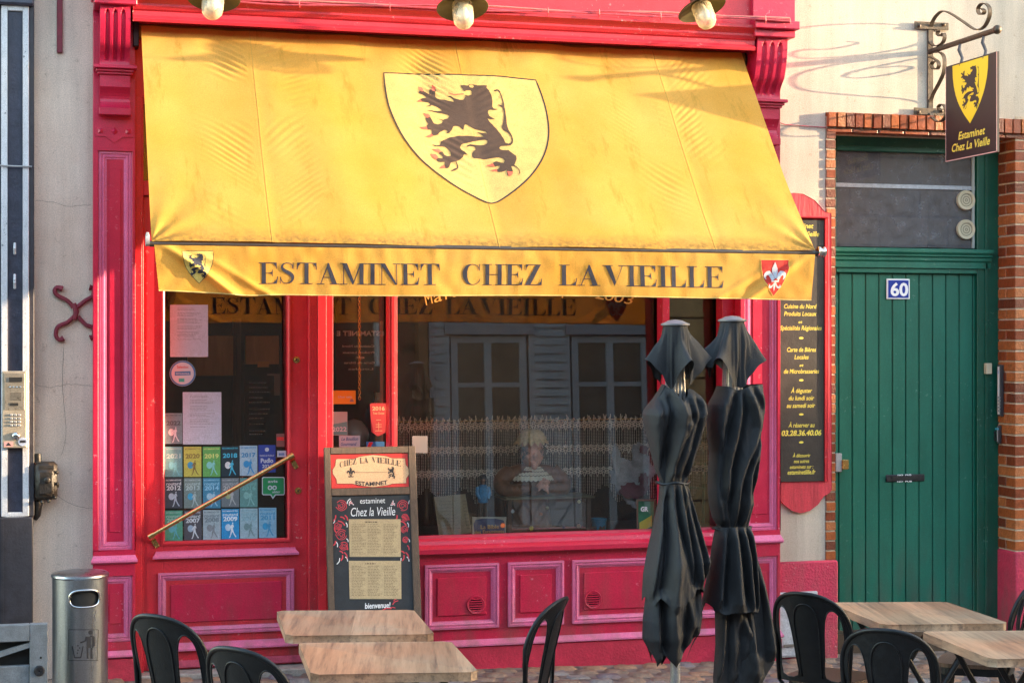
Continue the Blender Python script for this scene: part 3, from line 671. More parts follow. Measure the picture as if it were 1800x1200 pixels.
# ================================================================== SHOP FRONT
shop = empty('shopfront', (2.4, 0, G(2.4)), 'crimson and pink painted timber shopfront with fluted consoles under the yellow awning', 'shopfront')
sh = lambda mb, name, m=CRIM, **k: mb.build(name, m, shop, **k)
PX0, PX1 = fx(163), fx(236)          # left pilaster
QX0, QX1 = fx(1289), fx(1358)        # right pilaster
TOPZ = 3.78
def pilaster(X0, X1, pl):
    """margin boards at -.12, moulding, panel at -.095"""
    w = X1 - X0; s0 = .028; s1 = .028 if pl else .030
    Z = lambda y, px: fz(px, y)
    px = 200 if pl else 1325
    # levels in picture pixels at that pilaster, all read from the photo
    lv = dict(top=120, blk0=135, blk1=205, dia=232, pt=266, pb=966, l0=975, l1=990, qt=1011, qb=1127, m0=1142, m1=1156, base=1190) if pl else \
         dict(top=178, blk0=192, blk1=256, dia=282, pt=312, pb=932, l0=940, l1=955, qt=977, qb=1090, m0=1108, m1=1122, base=1158)
    z = {k: fz(px, v, -.1) for k, v in lv.items()}
    gz = G(X0) - .02
    bo = MB().box(X0, X1, -.095, -.002, gz, TOPZ + .05); sh(bo, 'pilaster_core')
    mg = MB()
    for a, b in ((z['pb'], z['pt']), (z['qb'], z['qt'])):
        mg.box(X0, X0 + s0, -.12, -.0955, a, b); mg.box(X1 - s1 * .6, X1, -.12, -.0955, a, b)
    mg.box(X0, X1, -.12, -.0955, z['pt'], TOPZ - .0); mg.box(X0, X1, -.12, -.0955, z['qt'], z['pb']); mg.box(X0, X1, -.12, -.0955, z['m0'], z['qb'])
    sh(mg, 'pilaster_board', bevel=.0025)
    for a, b in ((z['pb'], z['pt']), (z['qb'], z['qt'])):
        mo = moulding(MB(), X0 + s0, X1 - s1 * .6, a, b, .046, -.0955, [(0, 0), (.02, .012), (.30, .014), (.36, .006), (.45, .006), (.52, .011), (.72, .010), (.80, .003), (1, .002)])
        sh(mo, 'pilaster_moulding', PINK)
        fr = MB().box(X0 + s0 + .062, X1 - s1 * .6 - .062, -.100, -.0955, a + .10, b - .10); sh(fr, 'pilaster_panel', bevel=.002)
    def ledge(zt, zb, ov=.012):
        lg = MB()
        v = [(X0 - ov, -.12, zb), (X1 + ov, -.12, zb), (X1 + ov, -.147, zb + .012), (X0 - ov, -.147, zb + .012), (X0 - ov, -.147, zb + .022), (X1 + ov, -.147, zb + .022), (X0 - ov + .012, -.12, zt), (X1 + ov - .012, -.12, zt), (X0 - ov, -.1, zb), (X1 + ov, -.1, zb), (X0 - ov + .012, -.1, zt), (X1 + ov - .012, -.1, zt)]
        lg.add(v, [(0, 1, 2, 3), (3, 2, 5, 4), (4, 5, 7, 6), (0, 3, 4, 6, 10, 8), (1, 9, 11, 7, 5, 2), (6, 7, 11, 10), (8, 9, 1, 0)]); sh(lg, 'pilaster_ledge', PINK)
    ledge(z['l0'], z['l1']); ledge(z['m0'], z['m1'], .014)
    sh(MB().box(X0 - .006, X1 + .006, -.135, -.002, gz, z['m1'] - .001), 'plinth_block', mat('weathered_crimson', (.40, .02, .05), .7, .3, 10, .4, 60), bevel=.004)
    # diamond strip
    dm = MB(); zc = z['dia']; w2 = w / 2; xm = (X0 + X1) / 2
    for k, dx in enumerate((-w * .33, 0, w * .33)):
        r = .026 if dx == 0 else .020
        cx = xm + dx; v = [(cx - r, -.121, zc), (cx, -.121, zc - r * 1.1), (cx + r, -.121, zc), (cx, -.121, zc + r * 1.1), (cx, -.142, zc)]
        if dx: v = [(cx - r, -.121, zc - r), (cx + r, -.121, zc - r), (cx + r, -.121, zc + r), (cx - r, -.121, zc + r), (cx, -.136, zc)]
        dm.add(v, [(0, 1, 4), (1, 2, 4), (2, 3, 4), (3, 0, 4)])
    sh(dm, 'diamond_ornament')
    st = MB().prism([(X0 + .01, -.1205, zc + .045), (X0 + .01, -.1205, zc - .03), (xm - .05, -.1205, zc - .03), (xm, -.1205, zc - .065), (xm + .05, -.1205, zc - .03), (X1 - .01, -.1205, zc - .03), (X1 - .01, -.1205, zc + .045)], (0, -.005, 0)); sh(st, 'ornament_strip')
    # console block under the capital
    bl = MB(); a, b = z['blk1'], z['blk0']; x0, x1 = X0 + .035, X1 - .03
    bl.box(x0, x1, -.175, -.1205, b - (b - a) * .30, b)
    n = 8; v = []
    for i in range(n + 1):
        q = i / n; yy = -.175 + .045 * math.sin(PI * q) - .01 * q; zz = (b - (b - a) * .30) + (a - (b - (b - a) * .30)) * q * .82
        v += [(x0, yy, zz), (x1, yy, zz)]
    v += [(x0, -.12, v[-1][2]), (x1, -.12, v[-1][2]), (x0, -.12, b - (b - a) * .3), (x1, -.12, b - (b - a) * .3)]
    m_ = 2 * (n + 1)
    fs = [(2 * i, 2 * i + 2, 2 * i + 3, 2 * i + 1) for i in range(n)] + [(m_ - 2, m_, m_ + 1, m_ - 1)]
    fs += [tuple([2 * i for i in range(n + 1)] + [m_, m_ + 2]), tuple([2 * i + 1 for i in reversed(range(n + 1))] + [m_ + 3, m_ + 1])]
    bl.add(v, fs); bl.box(x0 - .004, x1 + .004, -.185, -.1205, a, a + (b - a) * .18); sh(bl, 'console_block', bevel=.002)
    cp = MB(); b2, t2 = z['blk0'], z['top']; h = t2 - b2
    cp.box(x0 - .012, x1 + .012, -.19, -.1205, b2, b2 + h * .3); cp.box(x0 - .022, x1 + .022, -.205, -.1205, b2 + h * .3, b2 + h * .62); cp.box(x0 - .036, x1 + .036, -.225, -.1205, b2 + h * .62, t2); sh(cp, 'console_cap', bevel=.003)
    # fluted scroll console
    zt = TOPZ + .03; zb = z['top']; nx, nz = 46, 26; v = []; X_0, X_1 = X0 + .034, X1 - .034
    for j in range(nz + 1):
        q = j / nz; pr = -.19 - .115 * (1 - (1 - q) ** 1.0) ** 1.6 - .05 * math.sin(PI * q) * (1 if q > .0 else 0) + .025 * math.sin(PI * min(1, q * 3)) * (q < .34)
        for i in range(nx + 1):
            a_ = i / nx; fl = 0
            if .10 < q < .93:
                for c in (.24, .5, .76):
                    e = abs(a_ - c) / .085
                    lim = 1
                    if q > .83: lim = max(0, 1 - ((q - .83) / .10) ** 2)
                    if e < lim: fl = max(fl, math.sqrt(1 - e * e))
            v.append((X_0 + (X_1 - X_0) * a_, pr + .016 * fl, zb + (zt - zb) * q))
    f = [(j * (nx + 1) + i, j * (nx + 1) + i + 1, (j + 1) * (nx + 1) + i + 1, (j + 1) * (nx + 1) + i) for j in range(nz) for i in range(nx)]
    k = len(v)
    for j in range(nz + 1): v += [(X_0, -.12, v[j * (nx + 1)][2]), (X_1, -.12, v[j * (nx + 1)][2])]
    for j in range(nz):
        f += [(j * (nx + 1), (j + 1) * (nx + 1), k + 2 * (j + 1), k + 2 * j), (j * (nx + 1) + nx, k + 2 * j + 1, k + 2 * (j + 1) + 1, (j + 1) * (nx + 1) + nx)]
    sh(MB().add(v, f), 'fluted_console', smooth=True)
    cb = MB().box(X0 - .0, X1 + .0, -.345, -.1, TOPZ + .031, TOPZ + .075).box(X0 - .012, X1 + .012, -.385, -.1, TOPZ + .075, TOPZ + .125); sh(cb, 'capital', bevel=.004)
    sh(MB().box(X0 - .005, X1 + .005, -.33, -.1, TOPZ + .1255, TOPZ + .7), 'pedestal_block', bevel=.003)
pilaster(PX0, PX1, True); pilaster(QX0, QX1, False)

# entablature: extruded profile (y, z)
prof = [(-.02, 3.752), (-.27, 3.745), (-.30, 3.728), (-.305, 3.745), (-.288, 3.765), (-.288, 3.79), (-.300, 3.797), (-.312, 3.815), (-.312, 3.828), (-.325, 3.84), (-.352, 3.858), (-.352, 3.876), (-.290, 3.880), (-.290, TOPZ + .70), (-.02, TOPZ + .70)]
ex0, ex1 = PX1 - .02, QX0 + .02
mb = MB().prism([(ex0, y, z) for y, z in prof], (ex1 - ex0, 0, 0)); sh(mb, 'cornice', CRED, bevel=.002)
sh(MB().box(PX0 - .06, QX1 + .06, -.45, -.02, TOPZ + .701, TOPZ + .80), 'crown_moulding', CRED, bevel=.01)
sh(MB().box(PX1 + .002, QX0 - .002, -.019, .30, 3.35, TOPZ - .001), 'header_panel', CRED)

# door frame, mullions, window frames
gl0 = .085
GT = .041
def gy(z): return .0875 + (z - .80) * GT       # panes lean back a little
DZ = lambda y: fz(400, y)
zd_top = 2.78
fr = MB()
fr.box(fx(236.5), fx(249), -.030, .06, G(.5), 3.35); fr.box(fx(249), fx(252), -.018, .06, G(.5), 3.35)
sh(fr, 'door_post', CRED, bevel=.002)
fr = MB()
fr.box(fx(541), fx(556), -.045, .10, G(1.4), 3.35); fr.box(fx(556.2), fx(571), -.062, .10, G(1.4), 3.35); fr.box(fx(571.2), fx(583), -.052, .10, G(1.4), 3.35)
sh(fr, 'door_post', CRED, bevel=.002)
xs0, xs1 = fx(583), fx(1268)
sill_z = fz(940, 968, -.06)
m1 = MB().box(fx(683), fx(697), -.020, .085, sill_z, 3.35).box(fx(687), fx(693), -.030, -.0205, sill_z, 3.35); sh(m1, 'window_mullion', CRED, bevel=.002)
m1 = MB().box(fx(1163), fx(1175), -.020, .085, sill_z, 3.35); sh(m1, 'window_mullion', CRIM, bevel=.002)
sh(MB().box(fx(1268), QX0 - .001, -.02, .09, sill_z, 3.35), 'window_post', CRIM, bevel=.002)
# transom band above door/window (in the shade of the awning)
sh(MB().box(fx(252) + .001, fx(541) - .001, -.012, .07, zd_top + .006, zd_top + .09), 'door_head', CRED, bevel=.002)
for a, b in ((252, 541), (583, 683), (697, 1163), (1175, 1268)):
    pane = MB().prism([(fx(a) + .001, gy(z_), z_) if k_ < 2 else (fx(b) - .001, gy(z_), z_) for k_, z_ in enumerate(((zd_top + .091 if a == 252 else sill_z), 3.35, 3.35, (zd_top + .091 if a == 252 else sill_z)))], (0, .006, 0))
    sh(pane, 'window_pane', GLASS if a != 252 else GLASSD)
# sill and stall riser
zz = lambda y: fz(940, y, -.05)
prof = [(.09, zz(968) + .002), (-.075, zz(968) + .002), (-.105, zz(966)), (-.105, zz(958)), (-.085, zz(955)), (-.06, zz(952)), (-.05, zz(945)), (-.03, zz(941)), (.09, zz(940))]
sx0 = fx(583); sx1 = QX0
sh(MB().prism([(sx0, y, z) for y, z in prof], (sx1 - sx0, 0, 0)), 'window_sill', CRIM, bevel=.0015)
sh(MB().box(sx0 - .0, sx1, -.05, .08, G(4.6) - .05, zz(968)), 'stall_riser', CRIM)
pz1, pz0 = fz(940, 986, -.05), fz(940, 1098, -.05)
seg = [(588, 735), (746, 876), (892, 990), (1005, 1268)]
edges = []
for k, (a, b) in enumerate(seg):
    X0, X1 = fx(a, -.05), fx(b, -.05)
    sh(moulding(MB(), X0, X1, pz0, pz1, .048, -.0505, [(0, 0), (0, .020), (.25, .022), (.32, .013), (.5, .013), (.56, .018), (.8, .012), (.86, .004), (1, .003)]), 'panel_moulding', PINK)
    sh(MB().box(X0 + .075, X1 - .075, -.060, -.0505, pz0 + .078, pz1 - .078), 'panel', CRIM, bevel=.0045)
rails = MB(); 
zl1, zl0 = fz(940, 1118, -.05), fz(940, 1130, -.05)
rails.prism([(sx0, -.0505, zl0), (sx0, -.078, zl0 + .004), (sx0, -.078, zl0 + .014), (sx0, -.0505, zl1)], (sx1 - sx0, 0, 0)); sh(rails, 'drip_rail', PINK)
sh(MB().box(sx0, sx1, -.065, -.0505, G(4.6) - .05, zl0 - .002), 'base_board', mat('weathered_crimson'.replace('weathered', 'scuffed'), (.42, .014, .045), .55, .25, 8, .3, 60), bevel=.003)
for px, py in ((836, 1062), (1042, 1053)):
    c = fp(px, py, -.06); r = .052
    vt = MB().lathe([(r * .80, 0), (r * .80, .006), (r * 1.02, .009), (r * 1.08, .004), (r * 1.08, 0)], (c.x, -.0605, c.z), 'Y', 28, cap=False)
    vt.v = [(a, -.121 - b, c_z) if False else (a, b, c_z) for a, b, c_z in vt.v]
    o = sh(vt, 'round_vent', CRIM, smooth=True)
    MB().lathe([(0, .0003), (r * .8, .0003)], (c.x, -.0605, c.z), 'Y', 24).build('vent_hole', BINBLK, o)
    sl = MB()
    for i in range(6):
        zc = c.z - r * .66 + i * r * .264; hw = math.sqrt(max(0, (r * .8) ** 2 - (zc - c.z) ** 2))
        sl.box(c.x - hw, c.x + hw, -.070, -.0615, zc - .0035, zc + .0035)
    sl.build('vent_louvre', CRIM, o)

# interior shell behind the glass
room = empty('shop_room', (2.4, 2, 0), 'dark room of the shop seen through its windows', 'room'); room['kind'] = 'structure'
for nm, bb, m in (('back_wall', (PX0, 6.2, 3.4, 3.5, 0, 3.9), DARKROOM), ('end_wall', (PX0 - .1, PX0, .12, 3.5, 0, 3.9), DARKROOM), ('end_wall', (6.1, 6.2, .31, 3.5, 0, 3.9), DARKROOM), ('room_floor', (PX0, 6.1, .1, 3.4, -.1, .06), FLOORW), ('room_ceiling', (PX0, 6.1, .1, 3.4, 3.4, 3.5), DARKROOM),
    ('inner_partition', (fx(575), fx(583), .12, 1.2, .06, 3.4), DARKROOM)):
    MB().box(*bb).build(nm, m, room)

# ================================================================== SHOP DOOR
door = empty('shop_door', (fx(395), 0, G(1)), 'glazed crimson shop door with pink panel moulding and a slanted brass pull bar', 'door')
dl, dr, g0, g1 = fx(252.5, .01), fx(540.5, .01), fx(287, .01), fx(508, .01)
zgb, zgt = fz(398, 951, .01), zd_top - .13
zb = fz(398, 1172, 0) + .0
lf = MB()
lf.box(dl, g0, .010, .17, zb, zd_top); lf.box(g1, dr, .010, .17, zb, zd_top); lf.box(g0, g1, .010, .17, zgt, zd_top); lf.box(g0, g1, .012, .10, zb, zgb)
lf.build('door_leaf', CRED, door, bevel=.002)
MB().box(fx(258, 0), fx(259.5, 0), .006, .0098, zb, zd_top).build('leaf_bead', CRED, door)
MB().prism([(g0 - .002, gy(zgb), zgb - .002), (g0 - .002, gy(zgt), zgt + .002), (g1 + .002, gy(zgt), zgt + .002), (g1 + .002, gy(zgb), zgb - .002)], (0, .006, 0)).build('door_pane', GLASSD, door)
moulding(MB(), g0 - .012, g1 + .012, zgb - .012, zgt + .012, .022, .010, [(0, 0), (0, .008), (.5, .010), (.9, .003), (1, -.015)]).build('glazing_bead', CRED, door)
pr = [(.0115, 0), (-.022, .006), (-.022, .016), (-.004, .040), (.0115, .046)]
zl = fz(398, 979, 0); xa, xb = fx(268, 0), fx(525, 0)
v = [(xa + (.0 if i < 3 else .02), y, zl + h) for i, (y, h) in enumerate(pr)] + [(xb - (.0 if i < 3 else .02), y, zl + h) for i, (y, h) in enumerate(pr)]
MB().add(v, [(0, 1, 2, 3, 4), (9, 8, 7, 6, 5)] + [(i, i + 5, (i + 1) % 5 + 5, (i + 1) % 5) for i in range(5)]).build('drip_moulding', PINK, door)
mx0, mx1, mz1, mz0 = fx(278, 0), fx(517, 0), fz(398, 1003, 0), fz(398, 1112, 0)
moulding(MB(), mx0, mx1, mz0, mz1, .045, .0115, [(0, 0), (0, .016), (.25, .018), (.32, .010), (.5, .010), (.56, .015), (.8, .010), (.86, .004), (1, .002)]).build('panel_moulding', PINK, door)
MB().box(mx0 + .07, mx1 - .07, .004, .0115, mz0 + .07, mz1 - .07).build('door_panel', CRIM, door, bevel=.004)
MB().prism([(mx0 - .02, .0115, fz(398, 1141, 0)), (mx0 - .02, -.02, fz(398, 1139, 0)), (mx0 - .02, -.02, fz(398, 1136, 0)), (mx0 - .02, .0115, fz(398, 1126, 0))], (mx1 - mx0 + .04, 0, 0)).build('drip_moulding', PINK, door)
MB().box(dl + .02, dr - .02, -.004, .0115, zb + .01, zb + .05).build('kick_strip', mat('dusty_pink_crimson', (.46, .06, .11), .7, .3, 14, .3, 50), door, bevel=.002)
# pull bar
a = fp(262, 943, -.055); b = fp(515, 800, -.055); hb = MB().tube([a, b], .0135, 16)
dd = (b - a).normalized()
o = hb.build('pull_bar', BRASS, door, smooth=True)
for p, e in ((a, 1), (b, -1)):
    q = p + dd * .012 * e; f = MB(); f.tube([q - dd * .016, q + dd * .016], .0185, 16)
    nn = Vector((dd.z, 0, -dd.x)); w = q + nn * .028
    f.ribbon([q + Vector((0, .006, 0)), q + nn * .018 + Vector((0, .022, 0)), q + nn * .030 + Vector((0, .038, 0)), q + nn * .040 + Vector((0, .058, 0)), q + nn * .085 + Vector((0, .060, 0))], dd, .028, .006)
    for k in (-.010, .010): f.ball(q + nn * .076 + dd * k + Vector((0, .055, 0)), .005, 8, 6)
    f.build('bar_bracket', BRASS, door, smooth=True)
for px, py in ((521, 632), (524, 862)):
    c = fp(px, py, .01)
    lk = MB().lathe([(.0, .010), (.010, .010), (.012, .006), (.019, .005), (.021, 0)], (c.x, .0098, c.z), 'Y', 20); lk.build('door_lock', BRASS, door, smooth=True)
    MB().box(c.x - .0022, c.x + .0022, -.0025, .001, c.z - .006, c.z + .006).build('keyhole', BINBLK, door)
sh(MB().box(fx(240), fx(541), -.13, .10, G(1) - .06, zb - .004), 'door_step', mat('worn_stone', (.26, .23, .21), .85, .3, 14, .5, 60), bevel=.006)

# ================================================================== AWNING
awn = empty('awning', ((AX0 + AX1) / 2, AY0, AZ0), 'yellow canvas awning with a black lion shield and the shop name on its valance', 'awning')
nx, nt = 600, 230
v = [AW(AX0 + (AX1 - AX0) * i / nx, j / nt) for j in range(nt + 1) for i in range(nx + 1)]
f = [(j * (nx + 1) + i, (j + 1) * (nx + 1) + i, (j + 1) * (nx + 1) + i + 1, j * (nx + 1) + i + 1) for j in range(nt) for i in range(nx)]
cloth = MB().add(v, f).build('canopy_cloth', FAB, awn, smooth='full')
nx, nt = 420, 26
v = [VA(VX0 + (VX1 - VX0) * i / nx, j / nt) for j in range(nt + 1) for i in range(nx + 1)]
val = MB().add(v, [(j * (nx + 1) + i, (j + 1) * (nx + 1) + i, (j + 1) * (nx + 1) + i + 1, j * (nx + 1) + i + 1) for j in range(nt) for i in range(nx)]).build('valance', FABV, awn, smooth='full')
# hem of valance
hem = MB().tube([VA(VX0 + (VX1 - VX0) * i / 200, 1.0) for i in range(201)], .0032, 6); hem.build('valance_hem', mat('pale_hem', (.50, .36, .12), .8, .2, 40), val)
# shield and lion on the canopy
SHP = [(675, 127), (740, 128), (810, 131), (880, 135), (942, 141), (952, 165), (960, 190), (965, 220), (964, 245), (957, 270), (944, 293), (925, 315), (895, 338), (866, 351), (835, 338), (795, 315), (760, 290), (735, 268), (712, 240), (695, 210), (683, 180), (677, 150)]
SHU = [aw_uv(*p) for p in SHP]
SHU = [(p.x, p.y) for p in smooth_pts([(a, b, 0) for a, b in SHU[4:]] , 3)] + SHU[0:4]
AWs = lambda a, b, off: AW(a, b, off)
cloth_print(MB(), [SHU], AWs, .0016, .012).build('shield_print', P_CREAM, cloth, smooth='full')
ol = outline([(a, b * 1.654) for a, b in SHU], .0042); ol = [[(a, b / 1.654) for a, b in q] for q in ol]
cloth_print(MB(), ol, AWs, .0026, .02).build('shield_outline', P_BLK, cloth)
cloth_print(MB(), [[(a, -b / 1.654) for a, b in LU]], AWs, .0032, .012).build('lion_print', P_LION, cloth, smooth='full')
for q_ in CU: cloth_print(MB(), [[(a, -b / 1.654) for a, b in q_]], AWs, .0040, .02).build('lion_claw', P_RED, cloth)
cloth_print(MB(), [[(a, -b / 1.654) for a, b in EU]], AWs, .0044, .02).build('lion_eye', P_CREAM, cloth)
for k, sx in enumerate(SEAMX):
    st = MB(); pts = [AW(sx + .012, t / 60, .001) for t in range(61)]; st.tube(pts, .0016, 4); st.build('seam', mat('seam_thread', (.50, .30, .05), .8), cloth)
# valance print: both faces
va = lambda a, b, off: VA(a, b, off)
def vword(off):
    polys = []
    def put(poly, k): polys.append((poly, k, didone.n))
    x = lambda px: va_uv(px, 480)[0]
    didone([('ESTAMINET', x(455), x(771)), ('CHEZ', x(812), x(953)), ('LA', x(984), x(1054)), ('VIEILLE', x(1060), x(1272))], put)
    mbs = {}
    qb = lambda X: va_uv(455 + (X - x(455)) / (x(1272) - x(455)) * 817, 497.5 + (X - x(455)) / (x(1272) - x(455)) * 7.5)[1]
    qt = lambda X: va_uv(455 + (X - x(455)) / (x(1272) - x(455)) * 817, 460.5 + (X - x(455)) / (x(1272) - x(455)) * 7.5)[1]
    for poly, k, li in polys:
        pp = [(X, qb(X) + (qt(X) - qb(X)) * Y) for X, Y in poly]
        cloth_print(mbs.setdefault(li, MB()), [pp], va, off + math.copysign(k * .00015, off), .02)
    return mbs
for of_ in (.0020, -.0020):
    for q_ in vword(of_).values(): q_.build('letter', P_NAVY, val)
def shield_uv(x0, x1, y0, y1, n=10):
    """heater shield outline in picture px of the valance"""
    P = [(x0, y0), (x1, y0)]
    for i in range(1, n): q = i / n; P.append((x1 - (x1 - x0) / 2 * q ** 2.6, y0 + (y1 - y0) * (q * .98 + .0)))
    P.append(((x0 + x1) / 2, y1))
    for i in range(n - 1, 0, -1): q = i / n; P.append((x0 + (x1 - x0) / 2 * q ** 2.6, y0 + (y1 - y0) * (q * .98)))
    return [va_uv(*p) for p in P]
for off in (.0020, -.0020):
    sgn = 1 if off > 0 else -1
    su = shield_uv(320, 375, 441, 500)
    cloth_print(MB(), [su], va, off, .02).build('small_shield', P_OLD, val)
    k = (VT - VB); ol = outline([(a, b * k) for a, b in su], .0012); cloth_print(MB(), [[(a, b / k) for a, b in q] for q in ol], va, off * 1.3, .02).build('shield_outline', P_BLK, val)
    mp = lambda p: va_uv(328 + p[0] * 33, 491 - p[1] * 45)
    cloth_print(MB(), [[mp(p) for p in LN]], va, off * 1.8, .02).build('small_lion', P_NAVY, val)
    su = shield_uv(1339, 1388, 456, 518)
    cloth_print(MB(), [su], va, off, .02).build('red_shield', P_REDS, val)
    ol = outline([(a, b * k) for a, b in su], .0014); cloth_print(MB(), [[(a, b / k) for a, b in q] for q in ol], va, off * 1.3, .02).build('shield_outline', P_OLD, val)
    mp = lambda p: va_uv(1343 + p[0] * 41, 510 - p[1] * 50)
    cloth_print(MB(), [[mp(p) for p in q] for q in FLEUR], va, off * 1.8, .02).build('fleur_de_lis', P_SILV, val)
# hardware
bar = MB().tube([(AX0 - .01, AY1 + .022, 2.444), (AX1 + .02, AY1 + .022, 2.444)], .016, 14); bar.build('front_bar', mat('bronze_aluminium', (.035, .028, .022), .4, .2, 30), awn, smooth=True)
MB().lathe([(0, 0), (.024, 0), (.03, .004), (.03, .016), (.022, .02), (.022, .03), (.03, .034), (.030, .044), (.02, .05), (0, .05)], (AX1 + .02, AY1 + .012, 2.452), 'X', 18).build('end_cap', CHROME, awn, smooth=True)
MB().lathe([(0, 0), (.03, 0), (.03, .02), (0, .02)], (AX0 - .03, AY1 + .012, 2.46), 'X', 14).build('end_cap', GREYPL, awn, smooth=True)
MB().tube([(AX0 - .03, AY0 + .06, AZ0 - .02), (AX1 + .05, AY0 + .06, AZ0 - .02)], .045, 16).build('roller', mat('roller_cloth', (.30, .16, .02), .8, .2, 20), awn, smooth=True)
MB().tube([(AX1 + .035, AY0 + .05, AZ0 - .03), (AX1 + .085, AY0 + .05, AZ0 - .03)], .05, 14).build('roller_bracket', BLACKM, awn, smooth=True)
MB().box(AX0 - .045, AX0 - .012, AY0 - .02, AY0 + .1, AZ0 - .12, AZ0 + .03).build('roller_bracket', BLACKM, awn, bevel=.005)
for xa, sg in ((AX0 + .05, 1), (AX1 - .05, -1)):
    A = Vector((xa + .15 * sg, -.12, 3.56)); E = Vector((xa + .55 * sg, -.60, 3.02)); B = Vector((xa + .12 * sg, AY1 + .03, 2.45))
    ar = MB().tube([A, E], .018, 8).tube([E, B], .014, 8).ball(E, .026); ar.build('folding_arm', mat('arm_cream', (.30, .25, .18), .5), awn, smooth=True)
MB().box(AX0 - .028, AX0 - .014, AY1 - .01, AY1 + .03, 2.44, 2.50).build('bar_tab', GREYPL, awn, bevel=.002)
# ================================================================== WALLS
X60, X165 = fx(60), PX0
lw = MB().box(fx(58), PX0 + .02, 0, .3, -.3, 6.2).build('plaster_wall', PLAST); tag(lw, 'grey weathered plaster wall strip left of the red shopfront', 'wall')
XJ = fx(1451)                 # left edge of brick jamb
XD0 = fx(1468); XD1 = fx(1783)
rw = MB().box(QX1 - .02, XJ - .001, 0, .3, -.3, 6.2).box(XJ - .001, 9.5, 0, .3, fz(1600, 203), 6.2).box(fx(1850), 9.5, 0, .3, -.3, fz(1600, 203) - .001).build('plaster_wall', PLASTR); tag(rw, 'cream sunlit plaster wall around the green door and menu panel', 'wall')
up = MB().box(PX0 + .0201, QX1 - .0201, -.0, .3, TOPZ + .70, 6.2).build('upper_wall', CRED); tag(up, 'red painted wall above the shopfront cornice', 'wall')
# cracks in the left plaster
cr = MB()
for pts in ([(62, 353), (90, 355), (120, 362), (160, 360)], [(62, 676), (90, 680), (125, 675), (162, 679)], [(112, 610), (110, 680), (116, 760), (108, 800)], [(100, 870), (130, 888), (163, 893)]):
    q = []
    for p in smooth_pts([(a, b, 0) for a, b in pts], 6):
        q.append(fp(p.x, p.y + random.uniform(-1.2, 1.2), -.0004))
    cr.tube(q, .0010, 4)
cr.build('hairline_crack', mat('crack_dark', (.10, .08, .07), .9), lw)
# red plinth and vent cover on the right
zt = fz(1415, 986, -.03)
pl = MB().box(QX1 + .001, fx(1474, -.03), -.03, -.001, G(5) - .1, zt).build('painted_plinth', PLINTH, rw, bevel=.012, smooth=True)
xa, xb, za, zb_ = fx(1363, -.05), fx(1437, -.05), fz(1400, 1154, -.05), fz(1400, 1040, -.05)
vb = MB().box(xa, xb, -.055, -.0305, za, zb_).build('meter_cover', mat('grey_white_metal', (.42, .44, .47), .6, .22, 30, .2, 60), bevel=.004)
tag(vb, 'pale grey meter cover low in the red plinth behind the chair', 'meter box')
frame(MB(), xa + .012, xb - .012, za + .012, zb_ - .012, .010, -.060, -.0555).build('cover_rim', mat('grey_white_metal', (0, 0, 0)), vb)
MB().box(xa + .05, xb - .05, -.066, -.0605, za + .07, za + .085).build('cover_slot', mat('rust_grey', (.16, .14, .12), .8), vb)
# iron wall anchor
an = empty('wall_anchor', fp(130, 552), 'curled dark red iron wall anchor on the grey plaster', 'wall anchor')
for pts in ([(129, 540), (118, 528), (102, 520), (96, 511), (101, 505), (110, 508)], [(135, 540), (150, 528), (163, 520), (164, 508), (157, 505)], [(130, 556), (119, 566), (102, 574), (98, 588), (104, 597), (112, 594)], [(137, 556), (150, 570), (163, 576), (165, 590), (158, 594)]):
    MB().tube([fp(a.x, a.y, -.014) for a in smooth_pts([(x, y, 0) for x, y in pts], 5)], [.0125] * (5 * (len(pts) - 1) - 3) + [.014, .016, .018, .017], 8).build('anchor_scroll', mat('anchor_red', (.19, .018, .035), .6, .2, 20, .3, 80), an, smooth=True)
MB().tube([fp(130, 533, -.016), fp(134, 548, -.018), fp(131, 562, -.016)], [.013, .017, .013], 8).build('anchor_bar', mat('anchor_red', (0, 0, 0)), an, smooth=True)
tb = MB().box(fx(100), fx(110), -.02, -.001, fz(105, 94), 4.6).build('anchor_rod', mat('anchor_red', (0, 0, 0)), bevel=.004); tag(tb, 'straight dark red iron rod high on the grey plaster', 'wall anchor')

# ================================================================== HOUSE ON THE LEFT
nb = empty('neighbour_front', (fx(30), 0, 0), 'dark painted house front with white framed pilaster at the left edge', 'house front')
nx0, nx1 = -1.6, fx(61, -.06)
z910, z1100 = fz(30, 908, -.1), G(0) - .05
MB().box(-1.6, fx(58, -.06), -.06, .2, -.3, 6.2).build('front_wall', NAVY, nb)
MB().box(fx(0, -.10) - .3, fx(58, -.10), -.10, -.0605, z1100, z910 - .003).build('plinth', DGREY, nb, bevel=.006)
MB().box(fx(2, -.1), fx(2, -.1) + .012, -.108, -.1005, z1100, z910 - .01).build('plinth_bead', DGREY, nb)
tz = fz(30, 10, -.085)
fw = MB().box(fx(2, -.085), fx(13, -.085), -.085, -.0605, z910, tz).box(fx(40, -.085), fx(51, -.085), -.085, -.0605, z910, tz).box(fx(13, -.085), fx(40, -.085), -.085, -.0605, z910, fz(30, 900, -.085)).box(fx(13, -.085), fx(40, -.085), -.085, -.0605, tz - .03, tz)
fw.build('pilaster_frame', WHITEW, nb, bevel=.004)
MB().box(fx(13, -.085) + .001, fx(40, -.085) - .001, -.070, -.0605, fz(30, 899, -.085), tz - .031).build('pilaster_panel', NAVY, nb)
MB().box(fx(51.5, -.075), fx(60, -.075), -.074, .0, z910, 5).build('corner_strip', DGREY, nb, bevel=.003)
MB().box(fx(0) - .3, fx(60, -.1), -.12, -.0605, tz + .001, tz + .2).build('cap_moulding', mat('navy_grey', (.05, .055, .085), .5, .2, 20), nb, bevel=.01)
